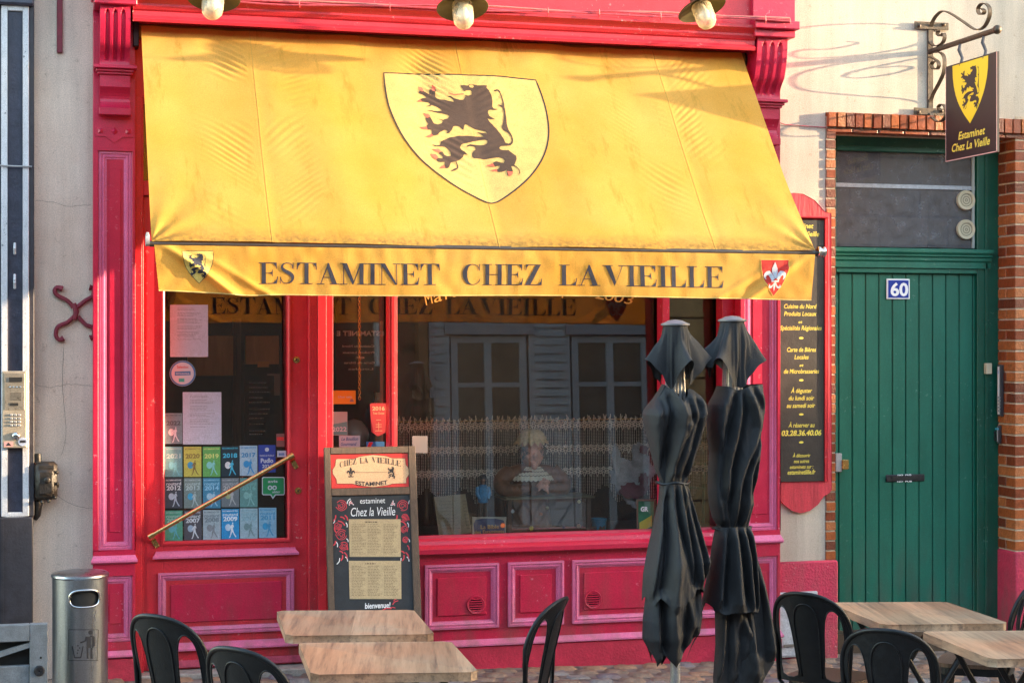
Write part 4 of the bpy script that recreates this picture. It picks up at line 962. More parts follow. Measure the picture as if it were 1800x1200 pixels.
MB().tube([fp(-10, 290, -.095), fp(20, 292, -.095), fp(56, 293, -.095)], .005, 6).build('clipped_cable', GREYPL, nb)
for y in (437, 492, 497):
    p = fp(26, y, -.09); MB().tube([p + Vector((0, 0, .03)), p + Vector((0, -.02, 0)), p - Vector((0, 0, .03))], .007, 6).build('pipe_hook', WHITEW, nb)
# entry phone
ip = empty('entry_phone', fp(26, 720, -.12), 'brushed metal entry phone with display, speaker grille and keypad on dark pilaster', 'intercom')
ix0, ix1 = fx(4, -.12), fx(47, -.12); I = lambda x, y: fp(x, y, -.12)
MB().box(ix0, ix1, -.12, -.0855, fz(26, 787, -.12), fz(26, 652, -.12)).build('case', BEIGEPL, ip, bevel=.004)
MB().box(ix0 + .012, ix1 - .012, -.1225, -.1205, fz(26, 720, -.12), fz(26, 656, -.12)).build('face_plate', mat('lighter_metal', (.42, .37, .30), .3, .1, 30, metal=.6), ip, bevel=.002)
MB().box(I(16, 0).x, I(39, 0).x, -.126, -.1228, I(20, 671).z, I(20, 663).z).build('display', BINBLK, ip)
for k in range(4): MB().ball((I(18 + k * 6, 680).x, -.123, I(18 + k * 6, 680).z), .006, 8, 6, (1, .5, .7)).build('button', CHROME, ip)
gr = MB()
for i in range(9):
    for j in range(6): p = I(19 + i * 2.1, 691 + j * 2.3); gr.box(p.x - .002, p.x + .002, -.1235, -.1222, p.z - .0015, p.z + .0015)
gr.build('speaker_grille', BINBLK, ip)
MB().box(I(17, 0).x, I(32, 0).x, -.124, -.1222, I(20, 713).z, I(20, 708).z).build('name_slot', BINBLK, ip)
for j in range(4):
    for i in range(3): p = I(20 + i * 7, 729 + j * 6); MB().box(p.x - .008, p.x + .008, -.127, -.1205, p.z - .006, p.z + .006).build('key', GREYPL, ip, bevel=.002)
p = I(28, 766); MB().ball((p.x, -.122, p.z), .022, 16, 10, (1, .6, 1)).build('call_knob', CHROME, ip, smooth=True)
MB().lathe([(.0, .0032), (.024, .003), (.0245, 0)], (I(40, 776).x, -.1202, I(40, 776).z), 'Y', 20).build('round_label', PAPER, ip)
MB().box(I(40, 776).x - .016, I(40, 776).x + .016, -.1242, -.1236, I(40, 778).z, I(40, 773).z).build('label_band', TEXTDK, ip)
MB().box(I(7, 0).x, I(23, 0).x, -.1212, -.1203, I(10, 785).z, I(10, 776).z).build('warning_label', mat('pink_label', (.6, .30, .28), .6), ip)
MB().prism([(I(10, 783).x, -.1213, I(10, 783).z), (I(20, 783).x, -.1213, I(20, 783).z), (I(15, 777).x, -.1213, I(15, 777).z)], (0, -.0006, 0)).build('warning_triangle', TEXTDK, ip)
# old electric box
eb = empty('electric_box', fp(78, 840, -.1), 'old black cast iron electric box with peeling paint on the plaster', 'electric box')
OLDM = mat('tarred_iron', (.022, .017, .013), .45, .6, 25, .6, 60)
e = lambda x, y, Y=-.1: fp(x, y, Y)
MB().box(e(61, 0).x, e(101, 0).x, -.10, -.001, e(80, 879).z, e(80, 812).z).build('case', OLDM, eb, bevel=.02, smooth=True)
MB().box(e(66, 0).x, e(95, 0).x, -.125, -.1005, e(80, 870).z, e(80, 825).z).build('lid', OLDM, eb, bevel=.014, smooth=True)
MB().ball((e(83, 843).x, -.128, e(83, 843).z), .018, 12, 8, (1, .6, 1)).build('knob', OLDM, eb, smooth=True)
MB().tube([e(66, 812, -.05), e(66, 797, -.05)], .022, 10).build('pipe_sleeve', OLDM, eb, smooth=True)
MB().tube([e(68, 880, -.05), e(66, 905, -.04), e(62, 912, -.03)], [.022, .018, .012], 10).build('pipe_sleeve', OLDM, eb, smooth=True)
for q in ((100, 830), (101, 850), (97, 874), (86, 880), (74, 882)): MB().ball(e(*q), .011, 8, 6).build('wing_nut', OLDM, eb)
MB().box(e(60, 0).x, e(104, 0).x, -.07, -.03, e(80, 858).z, e(80, 852).z).build('strap', OLDM, eb, bevel=.003)

# litter bin
BY = -.55; cx = fx(141, BY); rr = (fx(190, BY) - fx(92, BY)) / 2; gz = G(.1)
tz = fz(141, 1006, BY); bn = empty('litter_bin', (cx, BY, gz), 'cylindrical brushed steel litter bin with an oval mouth and litter pictogram', 'litter bin')
H_ = tz - gz
def shell(oval=True):
    v = []; f = []; n, m = 96, 60
    ang0 = -PI / 2 + .16
    for j in range(m + 1):
        for i in range(n): a = 2 * PI * i / n; v.append((cx + rr * math.cos(a), BY + rr * math.sin(a), gz + .02 + (H_ - .03) * j / m))
    mz = fz(148, 1052, BY - rr) 
    for j in range(m):
        for i in range(n):
            a = 2 * PI * (i + .5) / n; z = gz + .02 + (H_ - .03) * (j + .5) / m
            da = (a - (ang0 % (2 * PI)) + PI) % (2 * PI) - PI
            ex, ez = da * rr / .080, (z - mz) / .043
            if ex ** 4 + ez ** 4 < 1 or (abs(ex) > 0.0 and (ex * ex) ** 1.5 + ez ** 2 < 1): continue
            f.append((j * n + i, j * n + (i + 1) % n, (j + 1) * n + (i + 1) % n, (j + 1) * n + i))
    return v, f, mz, ang0
v, f, mz, ang0 = shell(); MB().add(v, f).build('bin_shell', STEEL, bn, smooth='full')
MB().lathe([(rr - .012, gz + .03 - BY * 0), (rr - .012, tz - .02)], (cx, BY, 0), 'Z', 48, cap=False).build('bin_liner', BINBLK, bn, smooth=True)
rim = []
for k in range(48):
    a = 2 * PI * k / 48; ca, sa = math.cos(a), math.sin(a); ex = math.copysign(abs(ca) ** .6, ca) * .082; ez = math.copysign(abs(sa) ** .85, sa) * .045
    an_ = ang0 + ex / rr; rim.append((cx + (rr + .002) * math.cos(an_), BY + (rr + .002) * math.sin(an_), mz + ez))
MB().tube(rim, .006, 8, closed=True).build('mouth_rim', CHROME, bn, smooth='full')
MB().lathe([(0, tz + .014), (rr * .6, tz + .012), (rr * .96, tz + .004), (rr + .006, tz - .004), (rr + .008, tz - .014), (rr + .001, tz - .022)], (cx, BY, 0), 'Z', 64).build('bin_lid', STEEL, bn, smooth=True)
MB().lathe([(rr + .004, gz - .02), (rr + .004, gz + .025)], (cx, BY, 0), 'Z', 64).build('bin_foot', BINBLK, bn, smooth=True)
def bp(px, py, off=.0012):
    u = U(px); d = Vector((u * c_ + s_, c_ - u * s_, 0)); o = Vector((-cx, -10 - BY, 0)); A_ = d.dot(d); B_ = 2 * o.dot(d); C_ = o.dot(o) - (rr + off) ** 2
    k = (-B_ - math.sqrt(max(0, B_ * B_ - 4 * A_ * C_))) / (2 * A_); p = o + d * k
    return Vector((cx + p.x, BY + p.y, CZ + (600 - py) / FPX * k))
pic = MB()
def line(a, b, w, off=.0012):
    a = Vector((*a, 0)); b = Vector((*b, 0)); t = (b - a).normalized(); nn = Vector((-t.y, t.x, 0)) * w / 2; n = 6
    for i in range(n):
        p, q = a + (b - a) * i / n, a + (b - a) * (i + 1) / n
        pic.add([bp((p + nn).x, (p + nn).y, off), bp((q + nn).x, (q + nn).y, off), bp((q - nn).x, (q - nn).y, off), bp((p - nn).x, (p - nn).y, off)], [(0, 1, 2, 3)])
for a, b in (((121, 1106), (173, 1106)), ((121, 1160), (173, 1160)), ((121, 1106), (119.5, 1160)), ((173, 1106), (171, 1160))): line(a, b, 1.0)
for a, b, w in (((127, 1135), (131, 1155), 2), ((131, 1155), (142, 1155), 2.2), ((142, 1155), (146, 1135), 2), ((156, 1118), (156, 1138), 7.5), ((163, 1118), (163, 1138), 3), ((154, 1138), (154, 1157), 3.2), ((161, 1138), (161, 1157), 3.4), ((152, 1118), (150, 1126), 3), ((150, 1126), (141, 1129), 2.4), ((158, 1117), (166, 1119), 3), ((166, 1119), (166, 1135), 2.4)): line(a, b, w)
for a in ((159, 1111), (137, 1134), (140, 1138), (137, 1142), (136, 1147)):
    r = 4 if a[1] == 1111 else 1.3; pic.add([bp(a[0] + r * math.cos(t * PI / 5), a[1] + r * math.sin(t * PI / 5), .0014) for t in range(10)], [tuple(range(10))])
pic.build('litter_pictogram', TEXTDK, bn)
# lying steel cabinet door at the lower left
st = empty('steel_flap', fp(40, 1190, -1.0), 'grey painted steel cabinet flap with a barred opening and a round lock', 'cabinet flap')
GP = mat('grey_steel_paint', (.17, .185, .20), .45, .25, 12, .2, 60); Y0 = -1.0
q = lambda x: fx(x, Y0); w = lambda y: fz(40, y, Y0)
MB().box(q(52), q(84), Y0, Y0 + .05, w(1260), w(1097)).box(q(-60), q(52) - .0003, Y0, Y0 + .05, w(1127), w(1097)).box(q(-60), q(52) - .0003, Y0 + .012, Y0 + .05, w(1260), w(1170)).build('flap_frame', GP, st, bevel=.004)
MB().prism([(q(-60), Y0 + .004, w(1160)), (q(52), Y0 + .004, w(1130)), (q(52), Y0 + .004, w(1138)), (q(-60), Y0 + .004, w(1169))], (0, .03, 0)).build('cross_bar', GP, st, bevel=.003)
MB().box(q(-60), q(52), Y0 + .06, Y0 + .07, w(1260), w(1127)).build('flap_back', BINBLK, st)
c = fp(69, 1178, Y0); MB().lathe([(0, .004), (.006, .004), (.007, .010), (.022, .012), (.027, .006), (.027, 0)], (c.x, Y0 - .0003, c.z), 'Y', 20).build('round_lock', mat('dark_lock', (.06, .06, .065), .3, metal=.7), st, smooth=True)
c = fp(72, 1155, Y0); MB().lathe([(0, .003), (.005, .002), (.006, 0)], (c.x, Y0 - .0003, c.z), 'Y', 10).build('rivet', BINBLK, st)

# ================================================================== MENU PANEL ON THE WALL
mp_ = empty('menu_wall_panel', fp(1408, 620), 'tall black wall panel with yellow lettering on a shaped red board beside the green door', 'menu panel')
Yb = -.022
P = [(1361, 350), (1380, 342), (1395, 339.5), (1412, 341), (1432, 352), (1443, 364), (1450, 372), (1461, 375), (1462, 860), (1458, 866), (1448, 872), (1438, 886), (1424, 897), (1408, 901), (1392, 897), (1378, 886), (1368, 874), (1360, 868)]
MB().prism([fp(x, y, Yb) for x, y in P], (0, .021, 0)).build('backing_board', BOARDRED, mp_, bevel=.002)
bx0, bx1 = fx(1366, -.034), fx(1449, -.034); zt, zb2 = fz(1408, 386, -.034), fz(1408, 846, -.034)
MB().box(bx0, bx1, -.034, -.0225, zb2, zt).build('black_panel', BOARDBK, mp_, bevel=.001)
for a, b in ((bx1 + .001, bx1 + .012), (bx1 + .016, bx1 + .022), (bx0 - .012, bx0 - .001)): MB().box(a, b, -.045, -.0225, zb2 - .005, zt + .01).build('panel_bead', CRED, mp_, bevel=.002)
MB().box(bx0 - .01, bx1 + .02, -.06, -.0225, zt + .0105, zt + .022).build('panel_cap', CRED, mp_, bevel=.003)
tx = MB(); big = MB()
for body, cx_, y, wd, cap in (("Estaminet", 1408, 401, 44, 9), ("Chez La Vieille", 1409, 415, 62, 9), ("2003", 1424, 455, 18, 7), ("et", 1423, 492, 7, 5), ("Cuisine du Nord", 1407, 542, 57, 8), ("Produits Locaux", 1407, 555, 57, 8), ("et", 1407, 568, 7, 5), ("Spécialités Régionales", 1408, 580, 73, 8), ("Carte de Bières", 1409, 618, 51, 8), ("Locales", 1409, 631, 25, 8), ("et", 1409, 644, 7, 5), ("de Microbrasseries", 1409, 656, 62, 8), ("À déguster", 1409, 690, 37, 8), ("du lundi soir", 1409, 703, 45, 8), ("au samedi soir", 1408, 716, 50, 8), ("À réserver au", 1409, 750.5, 46, 8), ("À découvrir", 1409, 803, 31, 6.5), ("nos autres", 1409, 813, 27, 6.5), ("estaminets sur :", 1409, 823, 41, 6.5)):
    ftext(tx, body, cx_, y, wd, cap, -.0345, shear=.22, bold=.012)
ftext(tx, "03.28.36.40.06", 1409, 765, 70, 9.5, -.0345, shear=.22, bold=.03); ftext(tx, "estaminetlille.fr", 1409, 833, 49, 8, -.0345, shear=.22, bold=.02)
for y in (594, 668, 728, 777):
    c = fp(1408.5, y, -.0345); tx.add([(c.x + .016 * math.cos(k * PI / 6), -.0347, c.z + .007 * math.sin(k * PI / 6)) for k in range(12)], [tuple(range(12))])
tx.build('yellow_lettering', YELLOWP, mp_)

# ================================================================== BRICK SURROUND AND GREEN DOOR
BRM = [mat('brick_d', (.37, .115, .032), .5, .3, 30, .5, 90), mat('brick_e', (.15, .034, .014), .4, .35, 30, .5, 90), mat('brick_a', (.25, .055, .016), .35, .25, 30, .3, 90), mat('brick_b', (.33, .085, .022), .35, .25, 30, .3, 90), mat('brick_c', (.19, .038, .012), .35, .25, 30, .3, 90)]
bs = empty('brick_surround', fp(1600, 210), 'glazed orange brick surround of the green door number 60', 'brick surround')
def unit_brick(m, seed):
    rnd = random.Random(seed); mb = MB().box(-.5, .5, -.5, .5, -.5, .5); mb.v = [(x + rnd.uniform(-.008, .008), y, z + rnd.uniform(-.02, .02)) for x, y, z in mb.v]
    return mb.build('brick', m, bs, bevel=.03)
ubs = [unit_brick(BRM[k % 5], k) for k in range(10)]; ub_used = set()
def brick(x0, x1, y0, y1, z0, z1):
    k = random.randrange(10)
    if k in ub_used: o = ubs[k].copy(); S.collection.objects.link(o)
    else: o = ubs[k]; ub_used.add(k)
    o.location = ((x0 + x1) / 2, (y0 + y1) / 2, (z0 + z1) / 2); o.scale = (x1 - x0, y1 - y0, z1 - z0)
    return o
# mortar cores
YR = .215
MB().box(XJ + .002, XD0 - .004, -.004, YR, zt * 0 + fz(1460, 986), fz(1460, 205)).build('mortar', MORTAR, bs)
MB().box(XD1 + .006, fx(1850) - .001, -.004, YR, G(7) - .1, fz(1790, 205)).build('mortar', MORTAR, bs)
MB().box(XD0 - .0035, XD1 + .0055, -.004, YR, fz(1600, 226), fz(1600, 203) - .0005).build('mortar', MORTAR, bs)
# left jamb
n = 44; za, zb_ = fz(1460, 984), fz(1460, 228); hgt = (zb_ - za) / n
for i in range(n):
    z0 = za + i * hgt; lng = i % 2 == 0
    brick(XJ + (.0 if lng or i < 4 else .004), XD0, -.010, YR + .01, z0 + .004, z0 + hgt - .005)
# right jamb (front face and reveal return)
n = 40; za, zb_ = fz(1790, 968), fz(1790, 228); hgt = (zb_ - za) / n; XR = fx(1850) - .003
for i in range(n):
    z0 = za + i * hgt; lng = i % 2 == 0; sp = XD1 + (.20 if lng else .10)
    z1 = z0 + hgt - .006
    brick(XD1, sp - .004, -.010, (.10 if lng else YR + .01) , z0 + .005, z1); brick(sp + .004, XR, -.008, .1, z0 + .005, z1)
    if lng: brick(XD1, XD1 + .1, .108, YR + .01, z0 + .005, z1)
# soldier course with rounded nosing
n = 26; xa, xb = XJ + .001, XR; wd = (xb - xa) / n; zt_, zb_ = fz(1600, 203), fz(1600, 237)
for i in range(n): brick(xa + i * wd + .0045, xa + (i + 1) * wd - .0045, -.035 - random.uniform(0, .006), .1, fz(1600, 229) + .0, zt_ - .002)
for i in range(9): brick(xa + i * wd * 2.9 + .004, min(xb, xa + (i + 1) * wd * 2.9) - .004, -.014, .1, zb_ + .001, fz(1600, 230) - .004)
MB().box(XJ + .001, XR, -.0, YR, zb_ + .004, fz(1600, 227)).build('mortar', MORTAR, bs)
pr = MB().box(XD1 - .004, fx(1850), -.03, YR, G(7) - .1, fz(1790, 969)).build('painted_plinth', PLINTH, bs, bevel=.01, smooth=True)
gd = empty('green_door', fp(1600, 800, .22), 'tall green plank door with dusty transom window and a letter slot', 'door')
YD = .20; zk = lambda y: fz(1600, y, YD)
gx0, gx1 = XD0 - .03, XD1 + .03
px_l, px_r = fx(1463, YD), fx(1743, YD)
MB().box(gx0, px_l + .03, YD + .002, YD + .10, G(6.5) - .1, fz(1600, 225)).box(fx(1718, YD), gx1, YD - .0, YD + .10, G(6.5) - .1, fz(1600, 225)).box(px_l + .031, fx(1718, YD) - .001, YD, YD + .10, zk(268), fz(1600, 225)).build('door_frame', GREEND, gd, bevel=.004)
MB().box(fx(1731, YD) - .0, fx(1735, YD), YD - .012, YD - .0005, G(6.5), fz(1600, 225)).build('frame_bead', GREEND, gd, bevel=.002)
pr = [(YD + .02, 0), (YD - .012, .0), (YD - .012, .035), (YD - .022, .045), (YD - .022, .062), (YD - .036, .07), (YD - .036, .078), (YD - .05, .092), (YD - .05, .112), (YD + .02, .118)]
zc0 = zk(471); sc = (zk(436) - zc0) / .118
MB().prism([(px_l + .0, y, zc0 + h * sc) for y, h in pr], (fx(1740, YD) - px_l, 0, 0)).build('transom_cornice', GREEN, gd, bevel=.001)
MB().box(px_l + .031, fx(1718, YD) - .001, YD + .002, YD + .06, zk(480), zc0 - .001).build('door_head', GREEN, gd, bevel=.003)
px = [1466, 1478] + [1478 + 23.6 * k for k in range(1, 11)] + [1722]
for a, b in zip(px[:-1], px[1:]):
    MB().box(fx(a, YD) + .0028, fx(b, YD) - .0028, YD + .030, YD + .06, G(6.4) + .015, zk(481)).build('plank', GREEN, gd, bevel=.0035)
MB().box(px_l, fx(1722, YD), YD + .045, YD + .07, G(6.4), zk(480)).build('door_back', GREEND, gd)
MB().box(px_l + .031, fx(1718, YD) - .001, YD + .035, YD + .041, zk(434), zk(268)).build('transom_pane', GLASST, gd)
MB().box(px_l + .031, fx(1718, YD) - .001, YD + .0265, YD + .0345, zk(331), zk(324)).build('transom_bar', mat('white_bar', (.34, .36, .41), .6, .2, 30), gd)
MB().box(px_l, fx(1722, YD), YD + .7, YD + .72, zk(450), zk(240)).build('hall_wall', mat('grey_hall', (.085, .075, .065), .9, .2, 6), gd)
MB().box(fx(1712, YD) - .0, fx(1716, YD), YD + .02, YD + .033, zk(434), zk(268)).build('glazing_strip', mat('pale_strip', (.35, .36, .34), .7), gd)
for y in (352, 403.5):
    c = fp(1698, y, YD + .02); r = .066
    o = MB().lathe([(0, .003), (r * .70, .003), (r * .72, .008), (r * .96, .010), (r, .004), (r, -.012)], (c.x, YD + .02, c.z), 'Y', 32); o = o.build('round_vent', mat('ivory_plastic', (.55, .47, .33), .5), gd, smooth=True)
    for k in (0, 2, 4):
        rk = r * (.12 + .125 * k); MB().lathe([(rk - .0014, .0052), (rk + .0014, .0052)], (c.x, YD + .0195, c.z), 'Y', 24, cap=False).build('vent_ring', TEXTDK, o)
# letter slot, lock, handle
c = fp(1591, 839.5, YD + .03); lsx0, lsx1 = fx(1555, YD + .02), fx(1628, YD + .02); h = .024
ls = MB().box(lsx0 + .01, lsx1 - .01, YD + .018, YD + .0295, c.z - h, c.z + h).build('letter_plate', mat('dark_letter_plate', (.03, .03, .035), .4, .2, 30, metal=.5), gd, bevel=.008, smooth=True)
MB().box(lsx0 + .05, lsx1 - .055, YD + .014, YD + .0175, c.z - .008, c.z + .008).build('letter_flap', BINBLK, ls)
t_ = MB(); ftext(t_, "NO  PUB", 1590, 835.5, 24, 2.6, YD + .0172, bold=.02); ftext(t_, "NO  PUB", 1590, 847, 26, 2.6, YD + .0172, bold=.02); t_.build('small_lettering', CHALK, ls)
MB().box(fx(1468, YD), fx(1479, YD), YD - .01, YD + .0285, zk(826), zk(794)).build('lock_case', GREYPL, gd, bevel=.003)
MB().box(fx(1478.5, YD), fx(1490, YD), YD - .02, YD + .0285, zk(822), zk(805)).build('lock_keep', BRASS, gd, bevel=.003)
# number plate
c = fp(1581, 508, YD + .02)
np_ = MB().box(fx(1561, YD), fx(1602, YD), YD + .018, YD + .0285, zk(526), zk(490)).build('house_number', WHITEEN, bevel=.004); tag(np_, 'blue enamel plate with white number 60 on green door', 'number plate')
MB().box(fx(1563.5, YD), fx(1599.5, YD), YD + .0165, YD + .0178, zk(523.5), zk(492.5)).build('blue_field', BLUEEN, np_, bevel=.0006)
t_ = MB(); ftext(t_, "60", 1581, 519.5, 31, 23, YD + .0160, bold=.03); t_.build('digits', WHITEEN, np_)
# intercom strip and keypad on the reveal
for nm, lab, cat, (x0, x1, y0, y1), m in (('intercom', 'long metal intercom strip on the brick reveal right of the door', 'intercom', (1741, 1764, 641, 732), mat('light_metal', (.75, .72, .68), .4)), ('keypad', 'small grey entry keypad below the intercom strip', 'keypad', (1743, 1760, 748, 780), GREYPL)):
    Xs = XD1 - .004; a = side(x0, y0, Xs); b = side(x1, y1, Xs)
    yA, yB = max(a.y, b.y), min(a.y, b.y); z1, z0 = fz(1752, y0, .1), fz(1752, y1, .1)
    yA = min(yA, .17); yB = max(yB, .02)
    r0 = empty(nm, (Xs, .1, z0), lab, cat)
    MB().box(Xs - .022, Xs + .003, yB, yA, z0, z1).build('case', mat('dark_trim', (.05, .05, .055), .4), r0, bevel=.003)
    MB().box(Xs - .026, Xs - .0225, yB + .012, yA - .012, z0 + .012, z1 - .012).build('face_plate', m, r0, bevel=.001)
    if nm == 'intercom':
        for k in range(5): MB().box(Xs - .030, Xs - .0265, yB + .03, yA - .05, z0 + .03 + k * .022, z0 + .045 + k * .022).build('button', GREYPL, r0, bevel=.001)
        MB().box(Xs - .028, Xs - .0265, yB + .03, yA - .03, z1 - .06, z1 - .035).build('name_slot', PAPER, r0)
    else:
        for k in range(4):
            for j in range(3): MB().box(Xs - .030, Xs - .0265, yB + .025 + j * .028, yB + .043 + j * .028, z0 + .016 + k * .017, z0 + .028 + k * .017).build('key', DGREY, r0)
        MB().box(Xs - .029, Xs - .0265, yB + .03, yA - .03, z1 - .03, z1 - .018).build('display', mat('cyan_display', (.05, .35, .5), .4), r0)
c = fp(1737, 647, YD - .02); o = MB().box(fx(1732, YD - .02), fx(1742, YD - .02), YD - .035, YD - .0005, fz(1737, 657, YD), fz(1737, 638, YD)).build('door_sensor', mat('ivory_plastic', (0, 0, 0)), bevel=.003); tag(o, 'small ivory sensor on the green frame beside the intercom', 'sensor')

# ================================================================== HANGING SIGN
SX = fx(1634)
hs = empty('sign_bracket', (SX, 0, 2.5), 'wrought iron scroll bracket fixed above the brick lintel', 'sign bracket')
zz_ = lambda x, y: (1560 + x / 4, y / 4)
Q = lambda L: [side(*zz_(x, y), SX) for x, y in L]
def clampY(P): return [Vector((p.x, min(p.y, -.012), p.z)) for p in P]
bar = Q([(300, 365), (765, 185)]); bar[0].y = -.012; bar[1].z = bar[0].z + .0
yend = bar[1].y
MB().tube([bar[0], Vector((SX, yend, bar[0].z))], .017, 10).build('bar', IRON, hs, smooth=True)
MB().ball((SX, yend - .01, bar[0].z), .028, 12, 10).build('bar_finial', IRON, hs, smooth=True)
for L in ([(365, 210), (345, 232), (362, 256), (390, 240), (398, 210), (380, 192), (350, 190)],):
    pass
S1 = [(360, 215), (352, 240), (372, 255), (395, 235), (402, 260), (390, 300), (350, 325), (315, 315), (298, 270), (303, 200), (330, 130), (385, 80), (450, 100), (530, 152), (620, 210), (680, 190), (716, 120), (718, 60), (690, 27), (655, 33), (636, 68), (648, 100), (672, 100), (682, 78), (665, 62)]
S2 = [(335, 432), (318, 440), (310, 462), (325, 485), (350, 485), (362, 460), (355, 435), (330, 415), (305, 400)]
S3 = [(330, 372), (365, 368), (395, 395), (402, 450), (392, 520), (355, 600), (318, 670), (300, 740), (310, 810), (340, 850), (375, 855), (405, 825), (412, 785), (400, 745), (375, 735), (358, 755), (368, 778)]
for L in (S1, S2, S3): MB().ribbon(clampY(smooth_pts(Q(L), 4)), (1, 0, 0), .026, .006).build('scroll', IRON, hs, smooth=True)
MB().box(SX - .02, SX + .02, -.014, -.001, fz(1634, 203), fz(1634, 42)).build('wall_strap', IRON, hs, bevel=.002)
MB().box(fx(1605), fx(1665), -.02, -.0145, fz(1634, 53), fz(1634, 40)).build('fixing_plate', IRON, hs, bevel=.002)
MB().box(fx(1604), fx(1664), -.02, -.0145, fz(1634, 203), fz(1634, 191)).build('fixing_plate', IRON, hs, bevel=.002)
for a, b in ((1613, 47), (1656, 45), (1612, 198), (1652, 196)): MB().ball((fx(a), -.024, fz(a, b)), .012, 8, 6).build('bolt', IRON, hs)
sg = empty('hanging_sign', (SX, -.4, 2.9), 'hanging brown board with yellow shield, black lion and the estaminet name', 'sign')
ca = side(1665, 121, SX); cb = side(1755, 87, SX); cc = side(1754, 262, SX); cd = side(1664, 290, SX)
y0, y1 = (ca.y + cd.y) / 2, (cb.y + cc.y) / 2; z1, z0 = (ca.z + cb.z) / 2, (cc.z + cd.z) / 2
MB().box(SX - .008, SX + .008, y1, y0, z0, z1).build('sign_board', SIGNBR, sg)
MB().box(SX - .0095, SX - .0082, y1, y0, z0, z0 + .006).box(SX - .0095, SX - .0082, y0 - .004, y0, z0, z1).box(SX - .0095, SX - .0082, y1, y1 + .005, z0, z1).build('sign_edge', PINKEDGE, sg)
def sm(a, b, off=.0095): return Vector((SX - off, y0 + (y1 - y0) * a, z0 + (z1 - z0) * b))
for sgn in (-1, 1):
    M_ = lambda a, b, off: Vector((SX + sgn * off, y0 + (y1 - y0) * a, z0 + (z1 - z0) * b))
    shp = [(.14, .985), (.84, .985)] + [(.84 - .345 * q ** 2.4, .985 - .63 * q) for q in (.2, .35, .5, .6, .7, .8, .87, .93)] + [(.49, .345)] + [(.14 + .345 * q ** 2.4, .985 - .63 * q) for q in (.93, .87, .8, .7, .6, .5, .35, .2)]
    MB().poly([M_(a, b, .0088) for a, b in shp]).build('yellow_shield', SIGNY, sg)
    MB().poly([M_(.29 + a * .38, .475 + b * .45, .0096) for a, b in LN]).build('lion_emblem', SIGNBR, sg)
    t_ = MB(); A_ = Vector((0, y1 - y0, 0)).normalized(); wy = abs(y1 - y0); N_ = Vector((sgn, 0, 0))
    if sgn < 0:
        text(t_, "Estaminet", M_(.52, .205, .0090), A_, ZA, wy * .52, .048, N=N_, shear=.22, bold=.01, nib=.0014); text(t_, "Chez La Vieille", M_(.50, .090, .0090), A_, ZA, wy * .74, .050, N=N_, shear=.22, bold=.01, nib=.0014)
    else:
        text(t_, "Estaminet", M_(.5, .205, .0090), -A_, ZA, wy * .52, .048, N=N_, shear=.22, bold=.01); text(t_, "Chez La Vieille", M_(.5, .090, .0090), -A_, ZA, wy * .74, .050, N=N_, shear=.22, bold=.01)
    t_.build('sign_lettering', YELLOWP, sg)
for f_ in (.28, .74):
    p = sm(f_, 1, 0); MB().tube([p + Vector((0, 0, -.02)), p + Vector((.012, 0, .03)), p + Vector((-.008, .005, .08)), Vector((SX, p.y, bar[0].z))], [.012, .010, .012, .008], 8).build('sign_hook', mat('blue_grey_steel', (.03, .035, .055), .4, .3, 40), sg, smooth=True)

# ================================================================== LAMPS AND CABLES
def lamp(px, py, label, tilt):
    Y = -.78; p = fp(px, py, Y); r0 = empty('barn_lamp', p, label, 'lamp', 'outdoor lamps over the awning')
    M = Matrix.Rotation(R(tilt), 3, 'Y') @ Matrix.Rotation(R(-20), 3, 'X')
    MB().lathe([(.048, .075), (.052, .05), (.078, .035), (.132, .012), (.145, .0), (.143, -.003), (.127, .008), (.07, .030), (.046, .044)], p, 'Z', 40, M).build('lamp_shade', OLIVE, r0, smooth=True)
    MB().lathe([(0, .135), (.03, .13), (.045, .11), (.048, .075), (.046, .03), (.0, .03)], p, 'Z', 24, M).build('lamp_cap', OLIVE, r0, smooth=True)
    MB().lathe([(.052, .03), (.058, .02), (.058, -.065), (.053, -.095), (.036, -.118), (0, -.127)], p, 'Z', 28, M).build('glass_jar', GLASSL, r0, smooth=True)
    MB().lathe([(.018, .03), (.022, .0), (.033, -.03), (.030, -.055), (.016, -.072), (0, -.076)], p, 'Z', 20, M).build('bulb', GLASSBULB, r0, smooth=True)
    top = p + M @ Vector((0, 0, .13))
    MB().tube(smooth_pts([top, top + Vector((0, 0, .14)), top + Vector((0, .08, .24)), top + Vector((0, .25, .28)), Vector((top.x, -.295, top.z + .22))], 5), .012, 10).build('lamp_arm', OLIVE, r0, smooth=True)
    MB().lathe([(0, .02), (.03, .016), (.04, 0)], (top.x, -.2905, top.z + .22), 'Y', 16).build('wall_rose', OLIVE, r0, smooth=True)
lamp(375, -4, 'left barn lamp over the awning end nearest the grey plaster', 6)
lamp(813, 14, 'middle barn lamp hanging straight over the shield on the awning', 0)
lamp(1234, 16, 'tilted barn lamp over the right end of the awning', -14)
cb_ = empty('cable_bundle', fp(900, 18, -.27), 'bundle of red painted cables tied along the cornice', 'cable')
for k in range(3):
    pts = [fp(x, yy + math.sin(x * .02 + k * 2) * 2.0 + k * 2.6, -.358 - .004 * k) for x, yy in [(236, -12), (300, -9), (400, -2), (500, 2), (620, 6), (700, 8), (760, 9), (840, 12), (900, 15), (960, 17), (1020, 19), (1080, 20), (1150, 23), (1220, 26), (1280, 28)]]
    pts = smooth_pts(pts, 3) + [fp(1330, 30 + k * 2, -.40), fp(1388, 32 + k * 3, -.395 - .004 * k)] + [fp(1390 + k * 2, 42, -.33)]
    MB().tube(pts, .0055, 6).build('cable', CABLE if k else mat('pale_cable', (.45, .16, .14), .5, .2, 20), cb_, smooth=True)
